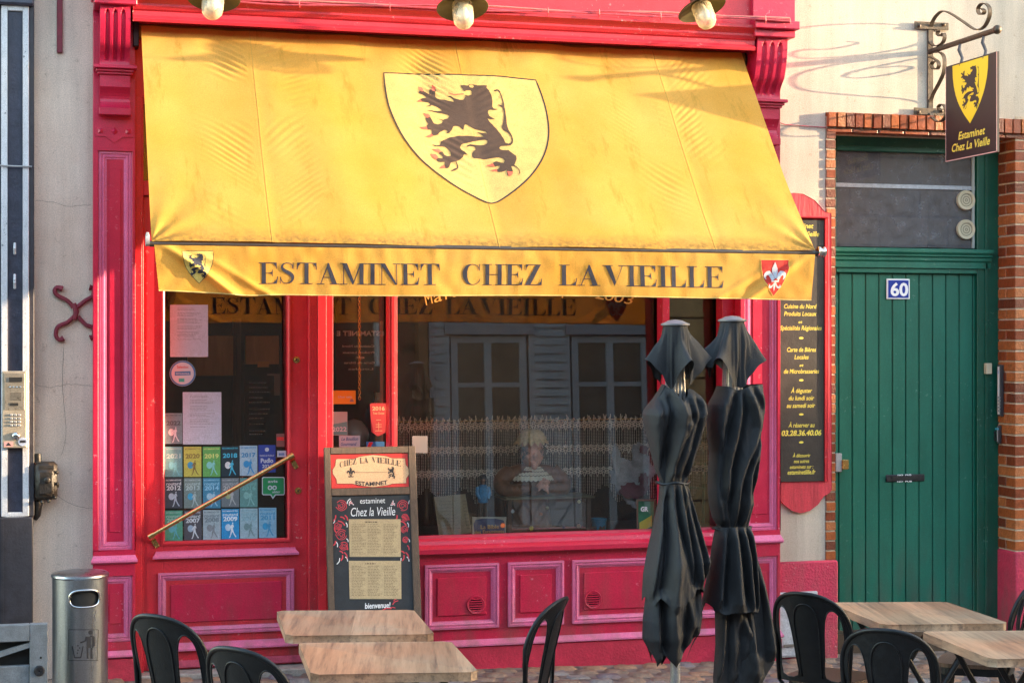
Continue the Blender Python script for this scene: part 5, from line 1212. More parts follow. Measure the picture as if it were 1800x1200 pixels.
for x, y in ((525, 4), (684, 10), (962, 19), (1052, 22), (1160, 27), (1344, 33)):
    p = fp(x, y, -.368 if x < 1300 else -.405); MB().tube([p + Vector((0, -.012, .016)), p + Vector((.002, -.014, -.016)), p + Vector((.006, .004, -.03))], .004, 5).build('cable_tie', CABLE, cb_)
# thin loose wires crossing the cream wall
wr = MB().tube([fp(a, b, -.01) for a, b in ((1358, 212), (1380, 219), (1420, 222), (1452, 224))], .003, 5).build('wall_wire', CABLE); tag(wr, 'thin wire clipped across the cream wall right of the awning', 'wire')
# ================================================================== MENU EASEL BOARD
def px_frame(x0, x1, ytop, ybot, Y): return fx(x0, Y), fx(x1, Y), fz((x0 + x1) / 2, ybot, Y), fz((x0 + x1) / 2, ytop, Y)
mbd = empty('menu_board', fp(650, 1180, -.35), 'framed street blackboard with red header, painted roses and two paper menus', 'menu board')
# board plane leans back: lower edge further from the wall
YT, YBt = -.16, -.40; zT = fz(655, 785, YT); zB = G(1.6)
BXl, BXr = fx(569, YT), fx(732, YT); BW = BXr - BXl; BH = math.hypot(zT - zB, YT - YBt)
Bu = Vector((1, 0, .0)); Bv = Vector((0, YT - YBt, zT - zB)).normalized(); Bn = Bu.cross(Bv).normalized()
if Bn.y > 0: Bn = -Bn
O_ = Vector((BXl, YT, zT))
def bd(px, py):
    u = U(px); d = Vector((u * c_ + s_, c_ - u * s_, (600 - py) / FPX)); o = Vector((0, -10, CZ)); k = (O_ - o).dot(Bn) / d.dot(Bn); p = o + d * k - O_
    return p.dot(Bu), p.dot(Bv)
def BP(a, b, off=0.0): return O_ + Bu * a + Bv * b + Bn * off
def bbox(x0, x1, y0, y1, o0, o1):
    mb = MB(); P = [BP(x0, y0, o0), BP(x1, y0, o0), BP(x1, y0, o1), BP(x0, y0, o1), BP(x0, y1, o0), BP(x1, y1, o0), BP(x1, y1, o1), BP(x0, y1, o1)]
    return mb.add(P, [(0, 3, 2, 1), (4, 5, 6, 7), (0, 1, 5, 4), (1, 2, 6, 5), (2, 3, 7, 6), (3, 0, 4, 7)])
BR = bd(736, 960)[0]; lo = -BH
a1 = bd(583, 900)[0]; a2 = bd(721, 900)[0]; h1 = bd(650, 797)[1]; h2 = bd(650, 857)[1]; h3 = bd(650, 870)[1]
for x0, x1, y0, y1 in ((0, a1, lo, 0), (a2, BR, lo, 0), (a1 + .0005, a2 - .0005, h1, 0), (a1 + .0005, a2 - .0005, h3, h2), (a1 + .0005, a2 - .0005, lo + .12, lo + .18)):
    bbox(x0, x1, y0, y1, -.015, .012).build('frame_rail', DWOOD, mbd, bevel=.003)
bbox(a1, a2, lo + .1, -.01, -.010, 0).build('blackboard', SLATE, mbd)
bbox(a1 + .003, a2 - .003, h2 + .002, h1 - .002, .0, .003).build('header_panel', LABELRED, mbd)
m_ = MB(); P = [(590, 808), (592, 806), (622, 806), (632, 802), (655, 799), (678, 801), (690, 805), (712, 805), (713, 816), (719, 824), (720, 832), (714, 841), (714, 849), (690, 850), (680, 853), (656, 856), (630, 853), (620, 850), (592, 850), (591, 842), (585, 833), (584, 826), (589, 818)]
PU = [bd(*p) for p in P]
m_.poly([BP(a, b, .0036) for a, b in PU]).build('cream_label', CREAM, mbd)
ol = MB()
for q in outline(PU, .0012): ol.poly([BP(a, b, .0042) for a, b in q])
ol.build('label_line', mat('dark_red_ink', (.12, .015, .015), .7), mbd)
t_ = MB()
def glyph_line(word, cx_, cy, w, cap, m, mb, arc=0, off=.0045):
    O2 = bd(cx_, cy); w = bd(cx_ + w / 2, cy)[0] - bd(cx_ - w / 2, cy)[0]; cap = bd(cx_, cy - cap)[1] - bd(cx_, cy)[1]
    polys = []
    ws = word.split(' '); tot = sum(len(x) for x in ws) + .8 * (len(ws) - 1); x = -w / 2; wl_ = []
    for q in ws: ww = w * len(q) / tot; wl_.append((q, x, x + ww)); x += ww + w * .8 / tot
    didone(wl_, lambda p, k: polys.append((p, k)))
    for p, k in polys:
        mb.poly([BP(O2[0] + X, O2[1] + Y * cap + arc * (1 - (2 * X / w) ** 2), off + k * .0002) for X, Y in p])
glyph_line('CHEZ LA VIEILLE', 651, 821, 108, 10, None, t_, arc=.026)
O2 = bd(653, 851); text(t_, 'ESTAMINET', BP(O2[0], O2[1], .0045), Bu, Bv, bd(680, 851)[0] - bd(624, 851)[0], .024, N=Bn, bold=.02, arc=-.008)
O2 = bd(622, 830); O3 = bd(680, 830); t_.poly([BP(O2[0], O2[1] - .001, .0045), BP(O3[0], O3[1] - .001, .0045), BP(O3[0], O3[1] + .001, .0045), BP(O2[0], O2[1] + .001, .0045)])
a = bd(609, 841); b = bd(624, 820); 
for q in FLEUR: t_.poly([BP(a[0] + x * (b[0] - a[0]), a[1] + y * (b[1] - a[1]), .0046) for x, y in q])
a = bd(681, 842); b = bd(694, 820); t_.poly([BP(a[0] + x * (b[0] - a[0]), a[1] + y * (b[1] - a[1]), .0046) for x, y in LN])
t_.build('header_lettering', TEXTDK, mbd)
t_ = MB()
for body, cx_, cy, w, cap, shr, bo in (('estaminet', 655, 884, 44, 10, .05, .0), ('Chez la Vieille', 656, 906, 78, 16, .22, .0), ('bienvenue!', 664, 1068, 45, 10, .1, .02)):
    O2 = bd(cx_, cy); W = bd(cx_ + w / 2, cy)[0] - bd(cx_ - w / 2, cy)[0]; C = bd(cx_, cy - cap)[1] - O2[1]
    text(t_, body, BP(O2[0], O2[1], .0008), Bu, Bv, W, C, N=Bn, shear=shr, bold=bo)
t_.build('chalk_lettering', CHALK, mbd)
def stroke_bd(mb, pts, w, off=.001):
    P = [Vector((*bd(*p), 0)) for p in pts]; P = smooth_pts(P, 4) if len(P) > 2 else P
    for i in range(len(P) - 1):
        t = (P[i + 1] - P[i]); 
        if t.length < 1e-6: continue
        t.normalize(); nn = Vector((-t.y, t.x, 0)) * w / 2
        mb.poly([BP(*(P[i] + nn).xy, off), BP(*(P[i + 1] + nn).xy, off), BP(*(P[i + 1] - nn).xy, off), BP(*(P[i] - nn).xy, off)])
rd = MB(); wh = MB(); rr_ = random.Random(5)
def rose(cx_, cy, r):
    for k, s in enumerate((1, .66, .33)):
        n = 9; ph = rr_.uniform(0, 6); stroke_bd(rd, [(cx_ + r * s * math.cos(ph + a_ * 5.4 / n) * (1 + .12 * math.sin(3 * a_)), cy + r * s * math.sin(ph + a_ * 5.4 / n)) for a_ in range(n + 1)], .0038)
def leaf(x, y, dx, dy, mb, w=.006): stroke_bd(mb, [(x, y), (x + dx * .5 + dy * .15, y + dy * .5 - dx * .15), (x + dx, y + dy)], w)
for sx, ox_, L in ((1, 600, [(600, 888, 9), (594, 924, 6), (600, 939, 9), (604, 959, 7)]), (-1, 708, [(708, 888, 9), (712, 909, 6), (711, 930, 6), (713, 948, 5)])):
    for x, y, r in L: rose(x, y, r)
    for k in range(5): leaf(ox_ + sx * 14, 888 - k * 1, sx * (5 + 2 * k) * .6, -9 + 3 * k, rd if k % 2 else wh, .005)
    for x, y, dx, dy in ((ox_ - 10, 905, -4, 10), (ox_ - 2, 908, 8, 4), (ox_ + 6, 905, 5, 9), (ox_ - 9, 935, -3, -9), (ox_ - 10, 950, -4, 8), (ox_ + 2, 975, -3, 10), (ox_ + 5, 970, 5, 12), (ox_ - 3, 968, 6, 4), (ox_ + 8, 958, 3, 8), (ox_ - 6, 915, 12, 8)):
        leaf(x, y, dx, dy, rd, .007)
    for x, y, dx, dy in ((ox_ - 12, 912, -2, 7), (ox_ + 8, 918, 2, 8), (ox_ - 9, 952, 2, 9), (ox_ + 9, 946, 3, 6), (ox_ - 3, 980, -5, 11), (ox_ + 7, 978, 4, 8), (ox_ + 10, 885, 6, -9)): leaf(x, y, dx, dy, wh, .005)
leaf(690, 1062, 10, -7, rd, .005); leaf(692, 1056, 5, -4, rd, .005); leaf(672, 1072, 16, -3, rd, .006); leaf(686, 1068, 9, 0, rd, .005)
rd.build('painted_rose', CHALKR, mbd, kind='stuff'); wh.build('painted_leaf', CHALK, mbd, kind='stuff')
def printed_lines(mb, fn, x0, x1, ys, rnd, w=1.0, cols=1):
    """tiny rows of dashes standing for unreadably small print; fn(px,py)->3D"""
    for y in ys:
        for c in range(cols):
            a = x0 + (x1 - x0) * c / cols + 1; e = x0 + (x1 - x0) * (c + 1) / cols - 2; x = a
            end = a + (e - a) * rnd.uniform(.6, 1)
            while x < end:
                l_ = rnd.uniform(1.5, 5); q = min(end, x + l_)
                mb.poly([fn(x, y), fn(q, y), fn(q, y + w), fn(x, y + w)]); x = q + 1.1
for k, (x0, x1, yt, yb, lab) in enumerate(((613, 704, 912, 978, 'upper kraft paper menu pinned on the street blackboard'), (613, 705, 985, 1052, 'lower kraft paper menu pinned on the street blackboard'))):
    A_ = bd(x0, yt); B_ = bd(x1, yt); C_ = bd(x1 + .5, yb); D_ = bd(x0 + 1.5, yb)
    o = MB().prism([BP(*A_, .0022), BP(*B_, .0022), BP(*C_, .0022), BP(*D_, .0022)], Bn * .0006).build('paper_menu', KRAFT); tag(o, lab, 'menu', 'kraft menus on the blackboard')
    pr_ = MB(); rn = random.Random(k); printed_lines(pr_, lambda x, y: BP(*bd(x, y), .0031), x0 + 4, x1 - 3, [yt + 9 + 2.7 * i for i in range(int((yb - yt - 12) / 2.7))], rn, .75, 3)
    printed_lines(pr_, lambda x, y: BP(*bd(x, y), .0032), x0 + 28, x1 - 34, [yt + 4], rn, 2.0); pr_.build('small_print', BROWNINK, o, kind='stuff')
# rear prop legs
for x in (.05, BR - .05): MB().tube([BP(x, -.15, -.02), Vector((BXl + x, -.10, G(1.6)))], .014, 6).build('prop_leg', DWOOD, mbd)

# ================================================================== PAPERS AND STICKERS ON THE DOOR
YS = .0828
def sheet(name, x0, x1, yt, yb, m, label, cat='sticker', group='stickers on the door pane', Y=YS, th=.0008, lean=0):
    o = MB().prism([fp(x0, yb, Y), fp(x1, yb, Y), fp(x1 + lean, yt, Y), fp(x0 + lean, yt, Y)], (0, th, 0)).build(name, m); return tag(o, label, cat, group)
rn = random.Random(3)
for (x0, x1, yt, yb, lab) in ((300, 367, 535, 627, 'white typed notice high on the door glass above the round sticker'), (322, 390, 689, 781, 'white typed notice low on the door glass above the guide stickers')):
    o = sheet('paper_notice', x0, x1, yt, yb, PAPER, lab, 'notice', 'typed notices on the door glass')
    pr_ = MB(); ys = [yt + 6 + 2.6 * i for i in range(int((yb - yt - 34) / 2.6)) if i % 9 not in (2, 6)]
    printed_lines(pr_, lambda x, y: fp(x, y, YS - .0004), x0 + 12, x1 - 9, ys, rn, .9); pr_.build('typed_text', INK, o, kind='stuff')
def disc(mb, px, py, r, Y, n=28, ky=1.0): c = fp(px, py, Y); R_ = fx(px + r, Y) - c.x; mb.add([(c.x + R_ * math.cos(2 * PI * k / n), Y, c.z + R_ * ky * math.sin(2 * PI * k / n)) for k in range(n)], [tuple(range(n))]); return mb
STW = mat('sticker_white', (.48, .54, .64), .5); STB = mat('sticker_blue', (.04, .17, .42), .5); STG = mat('sticker_teal', (.05, .40, .36), .5)
c = fp(322, 656, YS); R_ = fx(345, YS) - c.x
o = MB().lathe([(0, .0008), (R_, .0008), (R_, 0)], (c.x, YS + .0008, c.z), 'Y', 36).build('round_sticker', STW); tag(o, 'round white sticker with a blue ring on the door glass', 'sticker', 'stickers on the door pane')
rg = MB(); n = 36
v = [(c.x + R_ * k * math.cos(2 * PI * i / n), YS - .0006, c.z + R_ * k * math.sin(2 * PI * i / n)) for k in (.98, .86) for i in range(n)]
rg.add(v, [(i, (i + 1) % n, n + (i + 1) % n, n + i) for i in range(n)]).build('blue_ring', STB, o)
q = MB(); A_ = lambda x, y: fp(x, y, YS - .0006); q.poly([A_(308, 653), (A_(336, 652)), A_(336, 659), A_(308, 660)]).build('blue_band', STB, o)
MB().poly([A_(315, 665), A_(325, 665), A_(325, 671), A_(315, 671)]).build('teal_mark', STG, o)
t_ = MB(); ftext(t_, 'Selection', 322, 647, 20, 5, YS - .0006, bold=.02); t_.build('tiny_lettering', mat('sticker_red', (.45, .06, .06), .6), o)
t_ = MB(); ftext(t_, 'RESTAURATEUR', 322, 658, 24, 3, YS - .0010, bold=.02); t_.build('tiny_lettering', STW, o)
WALK = [[(.62, .98), (.68, .97), (.70, .91), (.66, .87), (.61, .89), (.60, .94)], [(.60, .86), (.70, .85), (.76, .70), (.72, .66), (.68, .72), (.68, .55), (.72, .40), (.84, .22), (.95, .10), (.90, .04), (.78, .16), (.64, .36), (.58, .40), (.54, .24), (.46, .08), (.38, .0), (.34, .04), (.42, .14), (.46, .30), (.50, .50), (.52, .66), (.44, .60), (.38, .56), (.36, .60), (.46, .72), (.54, .82)]]
GLOBE = [(.27 + .25 * math.cos(k * PI / 8), .66 + .22 * math.sin(k * PI / 8)) for k in range(16)]
cols = [290, 323.5, 357, 389.5, 422, 455]; CW = 31
def stc(name, c): return mat('sticker_' + name, c, .5, .12, 50)
tealc = (.10, .30, .32)
guides = [
 (0, 726, 780, '2022', (.14, .22, .26), (.05, .08, .10), (.55, .60, .65), 'slate sticker marked 2022'),
 (0, 785, 838, '2021', (.13, .33, .36), (.35, .55, .55), (.15, .42, .52), 'grey teal sticker marked 2021'),
 (1, 785, 838, '2020', (.42, .45, .09), (.20, .16, .05), (.05, .28, .50), 'lime yellow sticker marked 2020'),
 (2, 785, 838, '2019', (.10, .35, .10), (.50, .60, .20), (.18, .52, .55), 'green sticker marked 2019'),
 (3, 784, 838, '2018', (.012, .03, .045), (.05, .42, .65), (.60, .66, .70), 'black sticker marked 2018'),
 (4, 783, 836, '2017', (.30, .45, .58), (.02, .20, .45), (.03, .25, .55), 'pale blue sticker marked 2017'),
 (0, 840, 893, '2012', (.05, .065, .09), (.60, .66, .72), (.40, .50, .62), 'charcoal sticker marked 2012'),
 (1, 840, 893, '2013', (.16, .24, .24), (.35, .50, .52), (.05, .35, .60), 'grey green sticker marked 2013'),
 (2, 840, 893, '2014', (.05, .24, .40), (.25, .55, .75), (.30, .55, .70), 'mid blue sticker marked 2014'),
 (3, 840, 891, '2015', (.14, .19, .22), (.35, .42, .45), (.30, .40, .20), 'grey sticker marked 2015'),
 (4, 840, 891, '2016', (.11, .28, .28), (.15, .42, .42), (.20, .45, .45), 'dull teal sticker marked 2016 behind the pull bar'),
 (0, 897, 950, '2006', (.08, .33, .24), (.30, .55, .50), (.10, .42, .55), 'sea green sticker marked 2006'),
 (1, 897, 949, '2007', (.07, .08, .10), (.55, .65, .72), (.30, .45, .60), 'dark grey sticker marked 2007'),
 (2, 896, 948, '2008', (.32, .44, .50), (.15, .22, .26), (.20, .25, .28), 'pale grey blue sticker marked 2008'),
 (3, 894, 947, '2009', (.02, .28, .60), (.65, .78, .85), (.45, .65, .80), 'bright blue sticker marked 2009'),
 (4, 893, 946, '2010', (.28, .45, .52), (.20, .40, .48), (.15, .28, .30), 'pale aqua sticker marked 2010'),
 (5, 892, 945, '2011', (.20, .42, .58), (.05, .28, .50), (.03, .30, .55), 'light blue sticker marked 2011'),
]
for ci, yt, yb, yr, bgc, tc_, fc, lab in guides:
    x0 = cols[ci]; x1 = x0 + CW
    o = sheet('guide_sticker', x0, x1, yt, yb, stc(lab.replace(' ', '_'), bgc), lab + ' on the door glass')
    tm = stc('text_' + yr, tc_); fm = stc('figure_' + yr, fc)
    t_ = MB(); ftext(t_, yr, (x0 + x1) / 2, yt + (20 if yt < 840 and yt > 780 else 21), 25, 7.5, YS - .0005, bold=.035)
    if yt > 839: ftext(t_, 'routard', (x0 + x1) / 2, yt + 12.5, 26, 5.5, YS - .0005, bold=.02)
    ftext(t_, 'RECOMMANDÉ PAR', (x0 + x1) / 2, yt + 5, 27, 2.6, YS - .0005, bold=.02); t_.build('printed_year', tm, o)
    f_ = MB(); fh = 28; fyb = yb - 2
    for pl in WALK: f_.poly([fp(x0 + 6 + p[0] * 21, fyb - p[1] * fh, YS - .0012) for p in pl])
    f_.build('walker_mark', tm if ci % 2 else fm, o)
    MB().poly([fp(x0 + 6 + p[0] * 21, fyb - p[1] * fh, YS - .0008) for p in GLOBE]).build('globe_mark', fm, o)
o = sheet('guide_sticker', 455, 485, 782, 830, stc('royal_blue', (.02, .05, .30)), 'royal blue arched Pudlo 2024 sticker on the door glass')
t_ = MB(); ftext(t_, 'Pudlo', 470, 813, 22, 8, YS - .0005, bold=.03); ftext(t_, '2024', 470, 822, 17, 6, YS - .0005, bold=.02); ftext(t_, 'DANS LE PUDLO', 470, 802, 25, 3, YS - .0005, bold=.01); t_.build('white_lettering', STW, o); disc(MB(), 470, 790, 3.6, YS - .0005).build('seal_mark', STW, o)
# green speech-bubble sticker
gsm = mat('sticker_green', (.01, .24, .085), .5)
P = [(463, 838), (499, 838), (501, 840), (501, 868), (499, 870), (485, 870), (480, 877), (476, 870), (463, 870), (461, 868), (461, 840)]
o = MB().prism([fp(x, y, YS - .001) for x, y in P], (0, .0009, 0)).build('bubble_sticker', STW); tag(o, 'green speech bubble sticker with white rim on the door glass', 'sticker', 'stickers on the door pane')
P = [(464, 839.5), (498, 839.5), (499.5, 841), (499.5, 867), (498, 868.5), (484, 868.5), (480, 874), (477, 868.5), (464, 868.5), (462.5, 867), (462.5, 841)]
MB().poly([fp(x, y, YS - .0016) for x, y in P]).build('green_field', gsm, o)
t_ = MB(); ftext(t_, 'avis', 480, 848, 17, 5, YS - .002, bold=.02); ftext(t_, 'advisor', 486, 866, 14, 4, YS - .002, bold=.02)
for x in (475, 483):
    disc(t_, x, 857, 4, YS - .002)
t_.build('white_mark', STW, o)
e_ = MB(); disc(e_, 475, 857, 2, YS - .0024); disc(e_, 483, 857, 2, YS - .0024); e_.build('eye_dot', gsm, o)
o = sheet('card_sticker', 486.5, 501, 762, 785, mat('sticker_brown', (.20, .09, .08), .5), 'small red and brown card sticker right on the door glass'); MB().poly([fp(x, y, YS - .0006) for x, y in ((487.5, 768), (500, 768), (500, 774), (487.5, 774))]).build('red_band', LABELRED, o)
o = sheet('card_sticker', 488, 504, 792, 803, STW, 'small white and violet card sticker beside the bar bracket'); t_ = MB(); ftext(t_, 'BIB', 496, 800, 10, 4, YS - .0006, bold=.04); t_.build('tiny_lettering', STB, o)

# stickers on the shop window
YW = .0835; gw = 'stickers on the shop window'
def ws(*a, **k): return sheet(*a, group=gw, Y=YW, **k)
o = ws('orange_sticker', 587, 627, 686, 710, mat('sticker_orange', (.60, .33, .02), .5), 'orange card sticker high on the window left of the mullion')
t_ = MB(); ftext(t_, 'Uber eats', 608, 699, 24, 3.5, YW - .0005, bold=.02); t_.build('white_lettering', STW, o); MB().poly([fp(x, y, YW - .0006) for x, y in ((616, 706), (618, 701), (622, 701), (624, 706))]).build('car_mark', INK, o)
o = ws('year_sticker', 583.5, 612, 723.5, 765, mat('sticker_pale', (.34, .42, .42), .5), 'pale sticker with teal 2022 banner at the window edge')
MB().poly([fp(x, y, YW - .0005) for x, y in ((584, 746), (611.5, 741), (611.5, 764), (584, 764))]).build('teal_banner', mat('banner_teal', (.10, .30, .30), .5), o)
t_ = MB(); ftext(t_, '2022', 598, 758, 25, 8, YW - .0009, bold=.02); t_.build('white_lettering', STW, o)
o = ws('script_card', 597, 634, 765.5, 786, mat('sticker_sky', (.38, .48, .56), .6), 'pale blue card with handwriting just above the blackboard'); t_ = MB(); ftext(t_, 'Le Bouillon', 616, 774, 30, 6, YW - .0005, shear=.3, bold=.02); ftext(t_, 'Gourmand', 614, 783, 28, 6, YW - .0005, shear=.3, bold=.02); t_.build('blue_script', mat('ink_blue', (.03, .12, .30), .6), o)
P = [(652, 710), (655, 708.5), (681, 708.5), (679, 760), (666, 767), (654, 759)]
o = MB().prism([fp(x, y, YW) for x, y in P], (0, .0008, 0)).build('pennant_sticker', mat('sticker_crimson', (.42, .04, .05), .5)); tag(o, 'red pennant sticker marked 2016 left of the mullion', 'sticker', gw)
t_ = MB(); ftext(t_, '2016', 667, 721, 22, 7, YW - .0005, bold=.03); ftext(t_, 'Toto Choice', 667, 728, 20, 4, YW - .0005, bold=.01)
for a, b in (((662, 746), (672, 746)), ((662, 750), (672, 750)), ((667, 742), (667, 757)), ((661, 757), (673, 757)), ((663, 738), (671, 738))):
    t_.box(*sorted((fx(a[0], YW) - .001, fx(b[0], YW) + .001)), YW - .0012, YW - .0006, min(fz(a[0], a[1], YW), fz(b[0], b[1], YW)) - .001, max(fz(a[0], a[1], YW), fz(b[0], b[1], YW)) + .001)
t_.build('pale_mark', CREAM, o)
o = ws('card_sticker', 645, 677, 776, 788, STB, 'blue and red card sticker just above the blackboard'); MB().poly([fp(x, y, YW - .0005) for x, y in ((646, 788), (650, 777), (657, 777), (652, 788))]).build('red_slash', LABELRED, o)
o = ws('white_card', 726, 753, 766, 796, mat('card_grey', (.24, .24, .25), .7), 'small pale card on the window right of the mullion')
# golden lettering arching on the pane
gl_ = MB()
def arcletters(body, x0, x1, yc, cap, slope, curve):
    n = len(body); cxm = (x0 + x1) / 2
    for i, ch in enumerate(body):
        if ch == ' ': continue
        x = x0 + (x1 - x0) * (i + .5) / n; e = (x - cxm); y = yc + slope * e + curve * e * e; sl = -(slope + 2 * curve * e)
        wch = (x1 - x0) / n * (.95 if ch not in 'is' else (.35 if ch == 'i' else .6)); ftext(gl_, ch, x, y, wch, cap, YW - .001, slope=sl, shear=.15)
arcletters('Mais', 752, 812, 527, 22, -.30, 0); arcletters('puis', 992, 1040, 519, 17, .06, 0); arcletters('2003', 1050, 1118, 529, 17, .17, 0)
o = gl_.build('window_lettering', mat('gold_leaf', (.62, .36, .09), .45)); tag(o, 'gold slanting letters painted across the top of the window', 'lettering')
# brass chain
ch = MB()
for i in range(40):
    p = fp(632, 512 + i * 4.8, .12); n = 8; ch.tube([p + Vector((.007 * math.cos(a_ * 2 * PI / n) * (1 if i % 2 else .3), .007 * math.cos(a_ * 2 * PI / n) * (0 if i % 2 else 1), .012 * math.sin(a_ * 2 * PI / n))) for a_ in range(n)], .0022, 5, closed=True)
o = ch.build('brass_chain', BRASS); tag(o, 'thin brass chain hanging inside the small window', 'chain')

# ================================================================== WINDOW DISPLAY
shz = fz(940, 938, .3)
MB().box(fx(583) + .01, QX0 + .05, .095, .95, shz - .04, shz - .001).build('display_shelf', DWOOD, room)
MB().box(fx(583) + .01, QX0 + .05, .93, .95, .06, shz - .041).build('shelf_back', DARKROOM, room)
# sign reflection painted on an added panel; timber seen in the dark room
ob_ = empty('reflected_sign', fp(640, 620, .5), 'black panel with reversed pale lettering, a painted reflection in the small window', 'sign')
MB().box(fx(590, .5), fx(668, .5), .5, .51, fz(640, 690, .5), fz(640, 552, .5)).build('sign_panel', BINBLK, ob_)
t_ = MB()
for body, x, y, w_, cap in (('ESTAMINET E', 633, 590, 82, 9), ('Cuisine du Nord', 630, 610, 56, 4), ('Produits Locaux', 630, 621, 56, 4), ('et', 633, 630, 16, 5), ('Carte de Bières', 632, 639, 54, 4), ('Locales', 634, 650, 44, 4)):
    O = fp(x, y, .498); W = fx(x + w_ / 2, .5) - fx(x - w_ / 2, .5); text(t_, body, O, (-1, 0, 0), (0, 0, 1), W, cap * .0034, N=NF, bold=.02)
t_.build('reversed_lettering', mat('dim_lettering', (.70, .70, .70), .7), ob_)
post = MB().box(fx(660, .6), fx(673, .6), .6, .64, shz - .5, fz(660, 565, .6)).build('inner_post', mat('pale_timber', (.42, .33, .20), .6)); tag(post, 'pale timber post standing inside the small window', 'post')
# interior glimpses through the door
ing = empty('back_room_panelling', fp(400, 620, 2.2), 'dark timber panelling with small frames at the back of the shop', 'panelling')
for x0, x1, y0, y1, m in ((330, 415, 590, 660, OCHRE), (432, 490, 590, 640, OCHRE), (410, 424, 560, 790, DWOOD), (498, 503, 560, 640, DWOOD)):
    MB().box(fx(x0, 2.2), fx(x1, 2.2), 2.2, 2.25, fz(400, y1, 2.2), fz(400, y0, 2.2)).build('panel', m, ing)
for x, y, w_, h_2, m in ((463, 640, 20, 10, mat('warm_card', (.55, .28, .04), .6)), (481, 676, 22, 38, mat('dim_card', (.30, .22, .18), .6))):
    o = MB().box(fx(x - w_ / 2, 1.6), fx(x + w_ / 2, 1.6), 1.6, 1.61, fz(x, y + h_2 / 2, 1.6), fz(x, y - h_2 / 2, 1.6)).build('picture_card', m, ing)
dm = empty('inner_chalkboard', fp(455, 700, 1.2), 'dark inner board with rows of faint white writing behind the door', 'board')
MB().box(fx(430, 1.2), fx(482, 1.2), 1.2, 1.21, fz(455, 775, 1.2), fz(455, 660, 1.2)).build('board_panel', BINBLK, dm)
t_ = MB(); printed_lines(t_, lambda x, y: fp(x, y, 1.198), 437, 478, [672, 680, 688, 698, 706, 718, 726, 734, 744, 756, 762], random.Random(9), 1.6); t_.build('faint_writing', mat('dim_lettering', (0, 0, 0)), dm, kind='stuff')
# globe lamp
c = fp(622, 764, .35); o = MB().lathe([(.0, .10), (.05, .085), (.085, .04), (.095, 0), (.085, -.05), (.05, -.085), (.03, -.10), (0, -.10)], c, 'Z', 28).build('glass_globe', mat('milk_glass', (.36, .34, .31), .2, coat=.5), smooth=True); tag(o, 'pale glass globe in the window above the blackboard', 'lamp')
MB().tube([c + Vector((0, 0, -.10)), Vector((c.x, c.y, shz))], .012, 8).build('globe_stem', BRASS, o)
# lace curtain
YL = .62; lc = empty('lace_curtain', fp(930, 735, YL), 'ecru lace half curtain with scalloped bands and beaded strands', 'curtain')
lx0, lx1 = fx(700, YL), fx(1262, YL); zt_l = fz(930, 738, YL); zb_l = fz(930, 905, YL)
MB().tube([(lx0, YL, zt_l), (lx1, YL, zt_l)], .005, 8).build('curtain_rod', BRASS, lc)
strd = MB(); n = 165
zr = lambda y: fz(930, y, YL)
for i in range(n):
    x = lx0 + (lx1 - lx0) * (i + .5) / n + random.uniform(-.002, .002); y0_ = YL + .012 * math.sin(i * .7)
    z = zt_l - .03; zend = zr(870 + 14 * math.sin(i * .35) + random.uniform(-4, 4)); k = 0
    while z > zend:
        h_3 = .0085; r = .0032
        strd.add([(x - r, y0_, z), (x, y0_ - r, z), (x + r, y0_, z), (x, y0_ + r, z), (x, y0_, z + h_3 * .5), (x, y0_, z - h_3 * .5)], [(0, 1, 4), (1, 2, 4), (2, 3, 4), (3, 0, 4), (1, 0, 5), (2, 1, 5), (3, 2, 5), (0, 3, 5)]); z -= h_3 * 1.15
strd.build('beaded_strand', LACE, lc, kind='stuff')
for yc in (748, 790, 830):
    bd_ = MB(); zc = zr(yc); st_ = (lx1 - lx0) / 50
    for i in range(50):
        x = lx0 + st_ * i; a_ = .012
        for dz in (0, .014, -.016): bd_.tube([(x, YL - .004, zc + dz), (x + st_ / 2, YL - .004, zc + dz + .013), (x + st_, YL - .004, zc + dz)], .0034, 4, cap=False)
        bd_.tube([(x + st_ / 2, YL - .005, zc + .03), (x + st_ * .2, YL - .005, zc), (x + st_ / 2, YL - .005, zc - .035), (x + st_ * .8, YL - .005, zc)], .0038, 4, closed=True, cap=False)
    bd_.build('lace_band', LACE, lc)
tp = MB()
for i in range(60):
    x = lx0 + (lx1 - lx0) * i / 60
    for k in range(3): tp.tube([(x, YL, zt_l - .02), (x + random.uniform(-.012, .012), YL - .01, zt_l + random.uniform(.0, .035)), (x + random.uniform(-.015, .015), YL - .01, zt_l + .005)], .002, 4, cap=False)
tp.build('frayed_heading', LACE, lc, kind='stuff')
# bust of the old woman
def remeshed(mb, name, m, vox, parent=None, sm=3):
    me = bpy.data.meshes.new(name); me.from_pydata([tuple(p) for p in mb.v], [], mb.f); ob = bpy.data.objects.new('t', me); S.collection.objects.link(ob)
    r_ = ob.modifiers.new('r', 'REMESH'); r_.mode = 'VOXEL'; r_.voxel_size = vox; s2 = ob.modifiers.new('s', 'SMOOTH'); s2.iterations = sm; s2.factor = .5
    dg = bpy.context.evaluated_depsgraph_get(); me2 = bpy.data.meshes.new_from_object(ob.evaluated_get(dg)); me2.name = name
    bpy.data.objects.remove(ob); me2.materials.clear(); me2.materials.append(m)
    for p in me2.polygons: p.use_smooth = True
    o = bpy.data.objects.new(name, me2); S.collection.objects.link(o)
    if parent: o.parent = parent; o.matrix_parent_inverse = pmw(parent).inverted()
    return o
YP = .34
hc = fp(935, 797, YP); st0 = empty('woman_statue', Vector((hc.x, YP, shz)), 'painted bust of a smiling old woman in bonnet and collar leaning on crossed arms', 'statue')
F = MB(); hx, hz = hc.x, hc.z; k = .086
